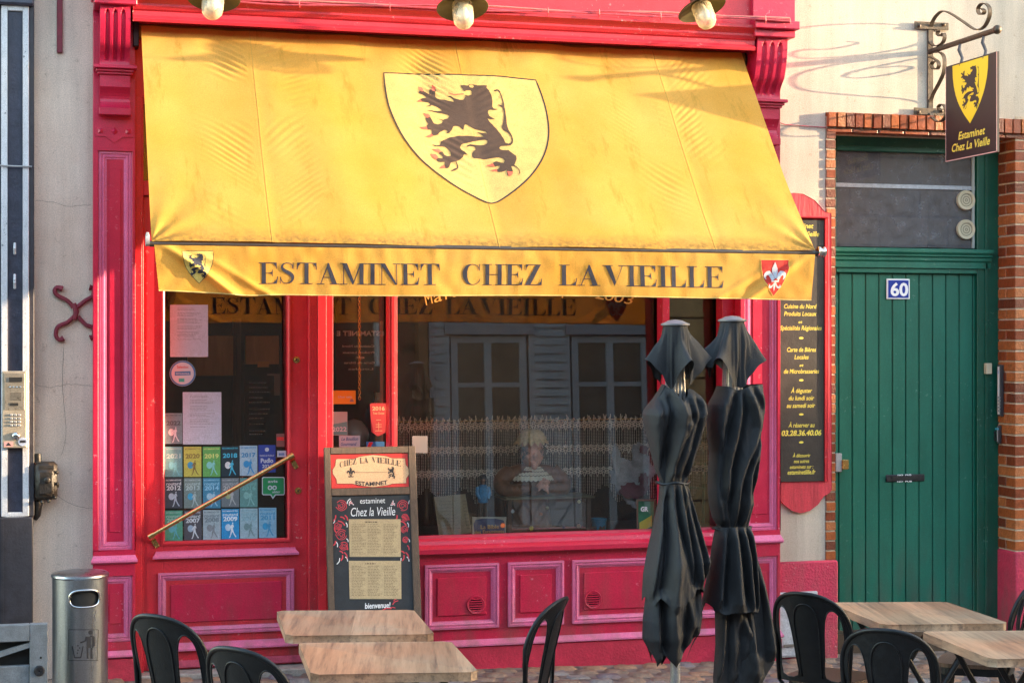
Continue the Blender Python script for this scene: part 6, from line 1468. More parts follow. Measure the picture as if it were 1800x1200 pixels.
F.ball((hx, YP, hz + .01), k, 20, 16, (.86, .95, 1.18)); F.ball((hx, YP - .018, hz - .045), .052, 16, 12, (.95, .9, .85))        # skull, jaw
F.ball((hx - .036, YP - .045, hz - .020), .026, 12, 8); F.ball((hx + .036, YP - .045, hz - .020), .026, 12, 8)                   # cheeks
F.ball((hx, YP - .078, hz - .010), .0155, 12, 8, (1, 1, 1.1)); F.tube([(hx, YP - .066, hz + .028), (hx, YP - .080, hz - .008)], [.008, .012], 8)   # nose
F.tube([(hx - .05, YP - .050, hz + .034), (hx - .022, YP - .070, hz + .038), (hx, YP - .068, hz + .032), (hx + .022, YP - .070, hz + .038), (hx + .05, YP - .050, hz + .034)], .009, 8)
F.ball((hx, YP - .060, hz - .078), .020, 12, 8); F.tube([(hx - .026, YP - .062, hz - .046), (hx, YP - .071, hz - .053), (hx + .026, YP - .062, hz - .046)], .006, 8); F.tube([(hx - .020, YP - .062, hz - .058), (hx, YP - .069, hz - .063), (hx + .020, YP - .062, hz - .058)], .006, 8)
for s in (-1, 1): F.ball((hx + s * .070, YP + .005, hz - .005), .018, 10, 8, (.5, .8, 1.3)); F.tube([(hx + s * .022, YP - .068, hz - .018), (hx + s * .036, YP - .060, hz - .046), (hx + s * .03, YP - .055, hz - .068)], .005, 6)
F.tube([(hx, YP + .01, hz - .04), (hx, YP + .02, hz - .14)], [.045, .05], 14)
remeshed(F, 'head', SKIN, .0032, st0)
for s in (-1, 1):
    MB().ball((hx + s * .024, YP - .064, hz + .018), .0085, 10, 8).build('eye', mat('eye_white', (.22, .17, .13), .3), st0, smooth=True)
    MB().ball((hx + s * .024, YP - .0705, hz + .017), .0038, 8, 6).build('pupil', BINBLK, st0)
T = MB(); zs = hz - .120
T.tube([(hx - .02, YP + .03, zs + .02), (hx, YP + .03, shz + .02)], [.10, .14], 20); T.ball((hx, YP + .03, zs - .01), .12, 20, 12, (1.5, .75, .6))
for s in (-1, 1):
    T.tube(smooth_pts([(hx + s * .13, YP + .03, zs - .0), (hx + s * .20, YP - .00, zs - .065), (hx + s * .165, YP - .07, zs - .105), (hx + s * .04, YP - .120, zs - .075 + s * .012)], 5), [.062, .062, .062, .060, .058, .056, .054, .052, .050, .048, .045, .042, .040, .038, .036, .034], 14)
    for q_ in range(3): T.tube([(hx + s * (.10 + q_ * .03), YP - .135 + q_ * .012, zs - .060 - q_ * .01), (hx + s * (.12 + q_ * .03), YP - .125 + q_ * .01, zs - .105)], .008, 6)
remeshed(T, 'dress', BROWNC, .006, st0)
HD = MB()
for s in (-1, 1):
    pc = Vector((hx + .03 + s * .014, YP - .150, zs - .060 + s * .010)); HD.ball(pc, .026, 12, 8, (1.25, .8, .75))
    for j in range(4): 
        b0 = pc + Vector((-s * .016, -.004, .012 - j * .010)); HD.tube([b0, b0 + Vector((-s * .020, -.012, -.006 - j * .003)), b0 + Vector((-s * .032 - (j in (1, 2)) * -s * .004, -.006, -.020 - j * .004))], [.0078, .0072, .006], 8)
    HD.tube([pc + Vector((0, -.008, .018)), pc + Vector((-s * .02, -.016, .026))], [.009, .007], 8)
remeshed(HD, 'hand', SKIN, .0028, st0, 2)
BN = MB(); v = []; n, m = 64, 14
for j in range(m + 1):
    t = j / m
    for i in range(n):
        a_ = 2 * PI * i / n; r = .088 * math.cos(t * PI / 2 * .98) ** .55 * (1 + .05 * math.sin(i * 1.6) * (1 - t)) + .004 * math.sin(t * 30); fr_ = .018 * (1 - t) ** 6 * (1 + .5 * math.sin(i * 1.57))
        v.append((hx + (r + fr_) * math.cos(a_), YP + .008 + (r + fr_) * 1.02 * math.sin(a_), hz + .076 + .078 * math.sin(t * PI / 2) - .012 * (1 - t) ** 3 * (1 + math.sin(i * 1.57)) ))
BN.add(v, [(j * n + i, j * n + (i + 1) % n, (j + 1) * n + (i + 1) % n, (j + 1) * n + i) for j in range(m) for i in range(n)]); BN.build('bonnet', BONNET, st0, smooth='full')
hr = MB(); rn = random.Random(4)
for i in range(90):
    a_ = rn.uniform(PI * .95, PI * 2.05); p = Vector((hx + .076 * math.cos(a_), YP + .07 * math.sin(a_), hz + .05 - rn.uniform(0, .075) * abs(math.cos(a_)))); hr.tube([p, p + Vector((math.cos(a_) * .014, -.006, -.012)), p + Vector((math.cos(a_) * .012, 0, -.028))], .0025, 4)
hr.build('hair', mat('grey_hair', (.10, .085, .07), .8), st0, kind='stuff')
CO = MB(); v = []; n = 72
for j in range(5):
    for i in range(n + 1):
        a_ = PI * .80 + PI * 1.4 * i / n; r = .056 + .016 * j; zz_2 = zs + .040 - .010 * j - .0028 * j * j + .005 * math.sin(i * 1.9) * j / 4
        v.append((hx + r * 1.22 * math.cos(a_), YP + .01 + r * .95 * math.sin(a_), zz_2))
CO.add(v, [(j * (n + 1) + i, j * (n + 1) + i + 1, (j + 1) * (n + 1) + i + 1, (j + 1) * (n + 1) + i) for j in range(4) for i in range(n)]); CO.build('collar', COLLAR, st0, smooth='full')
for j in (1, 2, 3):
    CO2 = MB().tube([Vector(v[j * (n + 1) + i]) + Vector((0, 0, .0022)) for i in range(n + 1)], .0022, 4); CO2.build('collar_stripe', BROWNINK, st0)
# glass display case under the arms
dc = empty('glass_case', fp(965, 935, .20), 'glass topped wooden display case holding small round badges', 'display case')
cx0, cx1, cz0, cz1 = fx(892, .16), fx(1038, .16), shz, fz(960, 876, .16)
MB().box(cx0 - .02, cx1 + .02, .13, .42, cz1, cz1 + .012).build('case_top', mat('worn_olive_wood', (.16, .13, .07), .5, .2, 20), dc, bevel=.002)
for x in (cx0, cx1 - .025): MB().box(x, x + .025, .15, .17, cz0, cz1 - .001).build('case_post', DWOOD, dc)
MB().box(cx0 + .026, cx1 - .026, .165, .169, cz0 + .01, cz1 - .002).build('case_pane', GLASSD, dc)
MB().box(cx0 + .02, cx1 - .02, .33, .34, cz0 + .01, cz1 - .002).build('case_back', BINBLK, dc)
MB().tube([(cx0 + .02, .20, cz0 + .045), (cx1 + .05, .20, cz0 + .035)], .014, 10).build('wooden_rod', DWOOD, dc, smooth=True)
for (x, y, r, cc_) in ((901, 898, 3.6, (.40, .45, .45)), (962, 892, 3, (.42, .33, .18)), (951, 903, 3, (.45, .12, .04)), (934, 928, 4, (.60, .52, .05)), (991, 926, 3, (.06, .06, .16)), (1017, 924, 4, (.45, .30, .16)), (1018, 881, 3.4, (.50, .42, .20))):
    c = fp(x, y, .155); R_ = r / 290; o = MB().lathe([(0, .006), (R_ * .9, .005), (R_, 0)], (c.x, .155, c.z), 'Y', 14).build('badge', mat('badge_%d' % x, cc_, .4), dc, smooth=True)
# small figurine in a blue jacket
fg = empty('blue_figurine', fp(850, 895, .22), 'little figurine of a man in a blue jacket and dark cap beside the bust', 'figurine'); c = fp(849, 870, .22)
m_ = MB().ball((c.x, .22, c.z + .095), .017, 12, 10, (.85, .9, 1.1)).tube([(c.x, .22, c.z + .085), (c.x, .22, c.z + .06)], .010, 8).ball((c.x + .008, .206, c.z + .093), .005, 8, 6); m_.build('face', mat('figurine_face', (.34, .17, .11), .5), fg, smooth=True)
m_ = MB(); m_.lathe([(0, .068), (.018, .066), (.032, .052), (.036, .02), (.034, -.02), (.030, -.045), (0, -.05)], (c.x, .22, c.z), 'Z', 18)
for s in (-1, 1): m_.tube([(c.x + s * .032, .22, c.z + .05), (c.x + s * .040, .212, c.z + .01), (c.x + s * .026, .196, c.z - .022)], [.013, .012, .010], 10)
m_.build('jacket', BLUEJ, fg, smooth=True)
MB().lathe([(0, .128), (.016, .127), (.021, .117), (.019, .104), (.020, .100)], (c.x, .22, c.z), 'Z', 16).build('cap', TEXTDK, fg, smooth=True)
m_ = MB()
for s in (-1, 1): m_.tube([(c.x + s * .014, .22, c.z - .04), (c.x + s * .016, .22, shz)], [.016, .013], 10)
m_.build('trousers', DWOOD, fg, smooth=True)
# leaning paper menu, book, bucket, green card
def leaning(name, pts, Y, m, label, cat, dy=.03, th=.006):
    o = MB().prism([fp(pts[0][0], pts[0][1], Y + dy), fp(pts[1][0], pts[1][1], Y + dy), fp(pts[2][0], pts[2][1], Y), fp(pts[3][0], pts[3][1], Y)], (0, th, 0)).build(name, m, bevel=.001); return tag(o, label, cat)
o = leaning('old_menu', ((763, 873), (818, 868), (829, 936), (772, 941)), .12, mat('old_paper', (.34, .25, .14), .8, .15, 20), 'old brown paper menu in handwriting leaning in the window', 'menu')
m_ = MB()
for i in range(9):
    y = 880 + i * 6; x = 769 + i * .9
    for (a_, b_) in ((x + 2, x + 34 - (i * 7) % 11), (x + 44, x + 50)): m_.tube([fp(a_ + (b_ - a_) * q_ / 8, y + (1.0 if q_ % 2 else -.6) - (q_ * .06), .118) for q_ in range(9)], .0011, 4)
m_.build('handwriting', BROWNINK, o, kind='stuff')
o = leaning('guide_book', ((831, 908.5), (890, 908.5), (889, 938), (831, 940)), .10, mat('book_cream', (.42, .36, .28), .6), 'small book titled La Bible des Estaminets under the figurine', 'book', dy=.02, th=.015)
MB().poly([fp(x, y, .0975 + .018 * (940 - y) / 32) for x, y in ((833, 938), (833, 920), (836, 913), (848, 911), (872, 911), (885, 914), (887, 920), (887, 936))]).build('blue_arch', mat('book_blue', (.05, .06, .14), .5), o)
t_ = MB(); ftext(t_, 'La Bible', 861, 928.5, 32, 7, .095, bold=.01); ftext(t_, 'des Estaminets', 860, 936.5, 52, 6, .095, bold=.01); t_.build('gold_lettering', mat('book_gold', (.60, .40, .12), .5), o); disc(MB(), 884, 923, 4, .094).build('orange_seal', mat('seal_orange', (.55, .14, .03), .5), o)
c = fp(1053, 920, .25); bk = MB().lathe([(.042, shz - c.z), (.048, shz - c.z + .08), (.051, shz - c.z + .082), (.051, shz - c.z + .092), (.046, shz - c.z + .092), (.040, shz - c.z + .01)], c, 'Z', 26).build('blue_bucket', mat('bucket_blue', (.02, .20, .32), .35, .15, 30), smooth=True); tag(bk, 'little blue tin bucket at the end of the display case', 'bucket')
t_ = MB().poly([(c.x - .022, .199, shz + .02), (c.x - .01, .199, shz + .05), (c.x + .005, .199, shz + .04), (c.x + .02, .199, shz + .055), (c.x + .024, .199, shz + .02)]).build('dark_emblem', DWOOD, bk)
o = leaning('green_card', ((1122, 881), (1150, 881), (1150, 936), (1122, 936)), .10, mat('card_green', (.04, .30, .13), .6), 'green GR card in a brown frame by the left parasol', 'card')
frame(MB(), fx(1119, .095), fx(1152, .095), fz(1135, 938, .095), fz(1135, 877, .095), .010, .090, .098).build('card_frame', DWOOD, o); t_ = MB(); ftext(t_, 'GR', 1133, 898, 13, 8, .094, bold=.04); t_.build('white_lettering', CHALK, o)
MB().poly([fp(x, y, .096) for x, y in ((1124, 935), (1124, 918), (1146, 905), (1146, 924))]).build('yellow_stripe', YELLOWP, o)
# white and maroon cloth bird
gs = empty('cloth_bird', fp(1100, 860, .3), 'ragged white and maroon cloth bird hanging in the window beside the parasol', 'ornament')
rn = random.Random(12)
def rag(cx_, cy, w, h, m, seed, Y=.24):
    rr2 = random.Random(seed); n = 22; c = fp(cx_, cy, Y); sc_ = 1 / 292; P = []
    for i in range(n):
        a_ = 2 * PI * i / n; r = 1 + rr2.uniform(-.22, .22); P.append((c.x + math.cos(a_) * w * sc_ * r, c.z + math.sin(a_) * h * sc_ * r))
    me = MB(); vs_, fs_ = refined([P], .018); 
    me.add([(x, Y + .015 * noise.noise(Vector((x * 14, z * 14, seed))), z) for x, z in vs_], fs_); b = len(me.v)
    me.add([(x, Y + .03 + .012 * noise.noise(Vector((x * 12, z * 14, seed + 5))), z) for x, z in vs_], fs_); return me.build('cloth_piece', m, gs, smooth='full')
WH = mat('dim_white_cloth', (.28, .29, .30), .9, .2, 30); MR = mat('maroon_cloth', (.10, .02, .035), .8, .2, 30)
rag(1098, 838, 24, 34, WH, 1, .27); rag(1130, 830, 26, 30, WH, 2, .27); rag(1117, 868, 20, 24, WH, 3, .26); rag(1085, 808, 8, 26, WH, 4, .25); rag(1122, 800, 10, 22, WH, 5, .25)
rag(1112, 862, 22, 15, MR, 6, .235); rag(1132, 848, 10, 20, MR, 7, .235); rag(1131, 790, 9, 9, MR, 8, .235)
# green chair glimpse and ochre boards inside the right pane
gc = empty('green_frame_chair', fp(1225, 850, .9), 'green metal chair back seen inside behind the parasols', 'chair'); GCM = mat('green_metal', (.03, .16, .10), .4)
for a_, b_ in (((1206, 815), (1240, 815)), ((1208, 856), (1240, 858)), ((1206, 815), (1210, 935)), ((1238, 815), (1236, 935))): MB().tube([fp(*a_, .9), fp(*b_, .9)], .010, 6).build('chair_rail', GCM, gc)

# ================================================================== PARASOLS
def parasol(px, pxt, pyt, Y, label, seed, hood, drapes, tie):
    X = fx(px, Y); zt = fz(px, pyt, Y); sc_ = (10 + Y) / FPX / (c_ - U(px) * s_)       # metres per picture pixel here
    g0_ = G(X); r0 = empty('folded_parasol', (X, Y, g0_), label, 'parasol', 'folded black parasols')
    ALU = mat('parasol_aluminium', (.45, .45, .46), .35, .1, 20, metal=.8)
    MB().tube([(X, Y, g0_ + .02), (X, Y, zt - .03)], .022, 16).build('pole', ALU, r0, smooth=True)
    MB().tube([(X, Y, g0_ + .02), (X, Y, g0_ + .42)], .030, 16).build('pole_sleeve', GREYPL, r0, smooth=True)
    MB().box(X - .25, X + .25, Y - .25, Y + .25, g0_ - .005, g0_ + .045).build('base_plate', DGREY, r0, bevel=.008)
    MB().lathe([(0, .018), (.03, .014), (.045, .006), (.062, .0), (.062, -.006), (.03, -.02), (0, -.02)], (X, Y, zt), 'Z', 28).build('top_cap', mat('cap_grey', (.17, .17, .18), .5, metal=.3), r0, smooth=True)
    for k in range(8):
        a_ = 2 * PI * k / 8 + .3; dx, dy = math.cos(a_), math.sin(a_)
        MB().tube([(X + dx * .028, Y + dy * .028, zt - .05), (X + dx * .040, Y + dy * .04, zt - .35), (X + dx * .030, Y + dy * .030, zt - .62)], .007, 6).build('rib', ALU, r0, smooth=True)
    rn = random.Random(seed); z_of = lambda py: fz(px, py, Y)
    P_ = [rn.uniform(0, 6.28) for _ in range(12)]
    # hood: flaps hanging from the cap
    def interp(tab, v):
        for (a0, *A0), (a1, *A1) in zip(tab[:-1], tab[1:]):
            if a0 <= v <= a1: t = (v - a0) / (a1 - a0); t = t * t * (3 - 2 * t); return [p + (q - p) * t for p, q in zip(A0, A1)]
        return list(tab[-1][1:]) if v > tab[-1][0] else list(tab[0][1:])
    nf, nz_ = 220, 44; v = []
    for j in range(nz_ + 1):
        t = j / nz_
        for i in range(nf):
            a_ = 2 * PI * i / nf; fl = sum(w_ * math.exp(-(((a_ - ph + PI) % (2 * PI) - PI) / wd_) ** 2) for ph, w_, wd_ in hood['flaps'])
            fl = min(1, fl); zend = z_of(hood['waist']) * (1 - fl) + z_of(hood['hem']) * fl
            r1 = hood['r0'] * (1 - fl) + hood['r1'] * fl
            r = .052 + (r1 - .052) * t ** (1.05 + .6 * fl) ; r *= 1 + .22 * noise.noise(Vector((math.cos(a_) * 1.6, math.sin(a_) * 1.6, t * 1.8 + seed))) * min(1, t * 2.5) + .07 * math.sin(a_ * 9 + P_[0] + t * 2) * (1 - .6 * fl) * min(1, t * 4) + .03 * math.sin(a_ * 21 + P_[1]) * min(1, 3 * t)
            z = zt - .004 + (zend - zt) * t; v.append((X + r * math.cos(a_), Y + r * math.sin(a_), z + .006 * math.sin(a_ * 7 + P_[2]) * t))
    MB().add(v, [(j * nf + i, j * nf + (i + 1) % nf, (j + 1) * nf + (i + 1) % nf, (j + 1) * nf + i) for j in range(nz_) for i in range(nf)]).build('hood', PARA, r0, smooth='full')
    # draped cloth: traced silhouette, hem and fold lines give the relief of the near side; the far side is gathered evenly
    def lin(tab, v):
        if v <= tab[0][0]: return tab[0][1]
        for (a0, b0), (a1, b1) in zip(tab[:-1], tab[1:]):
            if v <= a1: return b0 + (b1 - b0) * (v - a0) / max(1e-6, a1 - a0)
        return tab[-1][1]
    def drape(name, L, R_, top, hem, lines, depth, push=0.0, fl=0):
        Lt = [(y, x) for x, y in L]; Rt = [(y, x) for x, y in R_]
        sof = lambda x, y: (x - lin(Lt, y)) / max(1, lin(Rt, y) - lin(Lt, y)) * 2 - 1
        tp = sorted((max(-1, min(1, sof(x, y))), y) for x, y in top); hm = sorted((max(-1, min(1, sof(x, y))), y) for x, y in hem)
        LN_ = [(am, w_, [(y, x) for x, y in pts], pts[0][1], pts[-1][1]) for am, w_, pts in lines]
        n2, m2 = 150, 110; v = []; back = random.Random(fl + 9); ph = back.uniform(0, 6)
        for j in range(m2 + 1):
            t = j / m2
            for side_ in (0, 1):
                for i in range(n2):
                    a_ = PI * i / n2 + (PI if side_ else 0)
                    sx = -math.cos(a_); q = abs(math.sin(a_))
                    s_eff = sx
                    ya = lin(tp, s_eff); yb = lin(hm, s_eff)
                    if side_: yb = yb * .5 + lin(hm, -s_eff) * .5 + 10 * math.sin(sx * 9 + ph)
                    py = ya + (yb - ya) * t
                    l_, r_2 = lin(Lt, py), lin(Rt, py); hw = (r_2 - l_) / 2; x_ = (l_ + r_2) / 2 + sx * hw
                    bulge = depth * hw * q ** .8 * sc_
                    if not side_:
                        d = 0
                        for am, w_, pts, y0_, y1_ in LN_:
                            if y0_ - 4 < py < y1_ + 4:
                                e = x_ - lin(pts, py); fade = min(1, (py - y0_ + 4) / 18, (y1_ + 4 - py) / 18)
                                w2_ = w_ * 1.35
                                if abs(e) < w_ * 6: d += am * 1.1 * fade * (math.exp(-abs(e / w2_) ** 1.6) if am < 0 else math.exp(-(e / w2_) ** 2))
                        nn = noise.noise(Vector((x_ * .05, py * .018, seed))) * .008 + noise.noise(Vector((x_ * .16, py * .05, seed + 3))) * .0035
                        y_ = min(Y - push - bulge - (d * .010 + nn) * min(1, q * 2.2), Y - .034 * min(1, q * 3) - push * .5)
                    else:
                        y_ = Y + bulge * .8 + .012 * math.sin(sx * 11 + ph) * q
                    v.append((X + (x_ - px) * sc_, y_, z_of(py)))
        N2 = 2 * n2
        return MB().add(v, [(j * N2 + i, j * N2 + (i + 1) % N2, (j + 1) * N2 + (i + 1) % N2, (j + 1) * N2 + i) for j in range(m2) for i in range(N2)]).build(name, PARA, r0, smooth='full')
    for q_, args in enumerate(drapes): drape(*args, fl=q_)
    ty, tl, tr_ = tie
    cxm = X + ((tl + tr_) / 2 - px) * sc_; hw = (tr_ - tl) / 2 * sc_ + .013
    MB().tube([(cxm + hw * math.cos(k_ * PI / 14), Y + .86 * hw * math.sin(k_ * PI / 14), z_of(ty) + .004 * math.sin(k_)) for k_ in range(28)], .006, 6, closed=True).build('tie_cord', BLACKM, r0, smooth=True)
    MB().tube([(cxm + .02, Y - hw - .004, z_of(ty)), (cxm + .035, Y - hw - .012, z_of(ty) - .05), (cxm + .028, Y - hw - .010, z_of(ty) - .12)], .004, 5).build('cord_end', BLACKM, r0)
    return r0
A270 = 1.5 * PI
def z3(L): return [(1100 + x / 3.5286, 540 + y / 3.5286) for x, y in L]
def z4(L): return [(1100 + x / 3.53, 860 + y / 3.53) for x, y in L]
parasol(1187, 1187, 569, -3.2, 'left folded black parasol tied at the middle with hem clear of the ground', 3,
    dict(flaps=((PI, 1, .55), (A270 + .12, 1.0, .36), (0, 1, .55), (PI / 2, .9, .5)), waist=684, hem=628, r0=.048, r1=.150),
    [('canopy_bunch', z3([(222, 470), (200, 510), (160, 570), (112, 625), (98, 660), (105, 720), (125, 800), (150, 900), (175, 1000), (203, 1065), (207, 1090)]),
      z3([(368, 470), (420, 515), (462, 550), (497, 600), (506, 650), (492, 720), (470, 800), (437, 900), (402, 980), (376, 1050), (380, 1090)]),
      z3([(215, 474), (240, 500), (256, 502), (275, 550), (303, 580), (335, 550), (352, 512), (372, 502), (420, 515)]), z3([(205, 1090), (290, 1092), (380, 1090)]),
      [(-3.2, 5, z3([(248, 505), (243, 640), (222, 800), (218, 1075)])), (2.6, 6, z3([(258, 505), (290, 600), (310, 660), (300, 780), (275, 900), (255, 1075)])), (2.4, 7, z3([(365, 510), (372, 600), (400, 680), (350, 790), (320, 900), (290, 1075)])),
       (-3.0, 5, z3([(350, 560), (362, 640), (375, 720), (320, 850), (283, 960), (272, 1080)])), (-2.8, 5, z3([(400, 540), (415, 640), (408, 740), (385, 880), (345, 1000), (330, 1080)])), (2.2, 8, z3([(430, 530), (468, 620), (460, 740), (420, 880), (360, 1070)])),
       (2.0, 9, z3([(175, 590), (150, 680), (165, 820), (195, 1000), (212, 1080)])), (-1.8, 5, z3([(200, 560), (188, 680), (196, 860), (208, 1070)])), (-1.6, 4, z3([(470, 570), (488, 660), (450, 800), (400, 960)])), (1.6, 4, z3([(330, 580), (345, 700), (330, 800)]))], .86),
     ('canopy_skirt', z4([(204, 0), (200, 60), (170, 200), (130, 380), (104, 520), (96, 650), (96, 760)]), z4([(378, -20), (400, 60), (440, 200), (490, 380), (508, 440), (475, 600), (470, 700)]),
      z4([(204, -40), (290, -42), (378, -40)]), z4([(92, 655), (125, 700), (158, 645), (200, 690), (246, 752), (300, 690), (370, 632), (385, 600), (430, 600), (468, 640)]),
      [(-3.4, 4.5, z4([(235, -30), (222, 200), (205, 400), (170, 640)])), (-3.6, 4.5, z4([(282, -30), (292, 200), (335, 420), (372, 620)])), (-3.0, 4, z4([(322, -30), (345, 200), (370, 400), (388, 600)])), (-3.0, 4.5, z4([(352, -30), (395, 180), (440, 380), (462, 600)])),
       (2.4, 6, z4([(258, -30), (258, 240), (258, 450), (240, 740)])), (2.6, 5, z4([(304, -30), (325, 220), (355, 450), (372, 620)])), (2.2, 5, z4([(338, -30), (372, 200), (410, 420), (430, 590)])), (2.2, 7, z4([(366, -30), (425, 190), (490, 420), (480, 560)])), (2.0, 6, z4([(216, -30), (185, 220), (140, 450), (110, 650)])), (-1.6, 4, z4([(225, 40), (195, 260), (150, 500), (130, 680)]))], .92, .012),
     ('canopy_underlayer', z4([(225, 200), (150, 450), (118, 640), (98, 800), (95, 915), (130, 980), (160, 1085)]), z4([(360, 200), (440, 420), (470, 620), (474, 780), (458, 890), (410, 960), (350, 1085)]),
      z4([(225, 200), (360, 200)]), z4([(95, 905), (130, 990), (172, 1085), (200, 1000), (240, 1045), (288, 1092), (328, 1020), (345, 1088), (392, 965), (425, 900), (460, 885)]),
      [(-3.0, 5, z4([(230, 260), (190, 600), (195, 900), (200, 1000)])), (-3.0, 5, z4([(300, 260), (330, 600), (345, 800), (330, 1020)])), (2.4, 8, z4([(270, 260), (290, 600), (380, 800), (420, 890)])), (2.4, 7, z4([(200, 260), (140, 600), (150, 900), (172, 1080)])), (2.0, 7, z4([(260, 500), (250, 800), (285, 1090)])), (-2.2, 5, z4([(360, 300), (420, 650), (395, 950)]))], .72)],
    (847.5, 1158, 1207))
parasol(1287, 1287, 562, -3.15, 'right folded black parasol with a long flap sweeping down to the right', 11,
    dict(flaps=((PI, 1, .5), (A270 - .75, .9, .34), (-.25, 1, .52), (PI / 2 + .3, .9, .5)), waist=680, hem=628, r0=.050, r1=.155),
    [('canopy_bunch', z3([(566, 478), (540, 540), (505, 600), (498, 700), (500, 800), (512, 900), (505, 1000), (503, 1140), (512, 1220), (530, 1300), (560, 1345), (562, 1380)]),
      z3([(852, 470), (856, 600), (851, 720), (832, 880), (806, 1060), (786, 1150), (790, 1220), (770, 1290), (758, 1340), (756, 1380)]),
      z3([(566, 486), (600, 488), (650, 512), (690, 500), (730, 484), (800, 480), (853, 476)]), z3([(562, 1378), (660, 1382), (756, 1378)]),
      [(-3.4, 5, z3([(650, 512), (625, 620), (590, 760), (560, 900), (548, 1100), (590, 1370)])), (2.8, 8, z3([(600, 495), (548, 620), (530, 760), (560, 870), (545, 1000), (530, 1180), (575, 1370)])), (-3.4, 5, z3([(692, 505), (690, 640), (665, 800), (620, 1000), (606, 1200), (625, 1370)])), (2.6, 7, z3([(672, 510), (655, 640), (622, 820), (585, 1000), (575, 1200), (605, 1370)])),
       (3.0, 7, z3([(712, 500), (760, 620), (790, 740), (745, 870), (690, 1000), (655, 1120), (640, 1370)])), (-3.2, 4.5, z3([(850, 740), (800, 850), (735, 940), (690, 1060), (672, 1200), (665, 1370)])), (2.2, 5, z3([(845, 800), (770, 930), (735, 1060), (730, 1200), (700, 1370)])), (-2.2, 4, z3([(800, 920), (765, 1040), (768, 1200), (720, 1370)])), (2.0, 6, z3([(820, 900), (790, 1060), (770, 1200), (740, 1370)])), (2.0, 6, z3([(790, 490), (835, 600), (840, 700)])), (-1.6, 5, z3([(750, 490), (800, 600), (815, 680)]))], .82),
     ('canopy_skirt', z4([(556, 225), (538, 300), (520, 420), (490, 580), (468, 690)]), z4([(757, 225), (770, 270), (790, 400), (800, 560), (806, 750)]),
      z4([(556, 225), (660, 222), (757, 225)]), z4([(468, 688), (500, 720), (545, 748), (610, 736), (690, 738), (720, 735), (765, 745), (806, 752)]),
      [(-3.4, 4.5, z4([(600, 230), (580, 420), (560, 600), (545, 740)])), (2.4, 6, z4([(580, 230), (548, 420), (515, 700)])), (-3.0, 4.5, z4([(660, 230), (680, 420), (705, 735)])), (2.6, 6, z4([(628, 230), (632, 420), (640, 730)])), (-3.2, 4, z4([(712, 230), (745, 420), (768, 740)])), (2.6, 5, z4([(690, 230), (715, 420), (742, 735)])), (2.4, 5, z4([(735, 230), (770, 400), (795, 740)]))], .92, .020),
     ('long_flap', z4([(700, 225), (705, 400), (715, 600), (705, 800), (690, 1000), (640, 1220)]), z4([(760, 225), (800, 400), (835, 490), (872, 620), (902, 760), (928, 900), (938, 1050), (925, 1080), (860, 1220)]),
      z4([(700, 225), (760, 225)]), z4([(640, 1200), (720, 1215), (830, 1212), (900, 1105), (936, 1060)]),
      [(-3.0, 5, z4([(730, 240), (770, 500), (800, 760), (815, 1040)])), (2.6, 8, z4([(750, 240), (820, 500), (880, 760), (915, 1050)])), (2.0, 6, z4([(715, 240), (740, 600), (770, 900), (790, 1180)])), (-2.0, 6, z4([(800, 600), (850, 850), (860, 1150)]))], .66),
     ('canopy_underlayer', z4([(600, 300), (560, 600), (548, 760), (552, 960), (540, 1100), (530, 1220)]), z4([(700, 300), (730, 600), (760, 800), (786, 930), (780, 1000), (690, 1160), (640, 1220)]),
      z4([(600, 300), (700, 300)]), z4([(530, 1190), (580, 1215), (640, 1195), (690, 1160), (740, 1070), (784, 950)]),
      [(-3.0, 5, z4([(640, 400), (610, 760), (600, 1000), (580, 1200)])), (2.4, 7, z4([(670, 400), (680, 760), (770, 930)])), (2.2, 6, z4([(620, 400), (575, 760), (560, 1180)])), (-2.4, 5, z4([(690, 500), (700, 860), (680, 1120)]))], .76, .006)],
    (927.5, 1258, 1315))

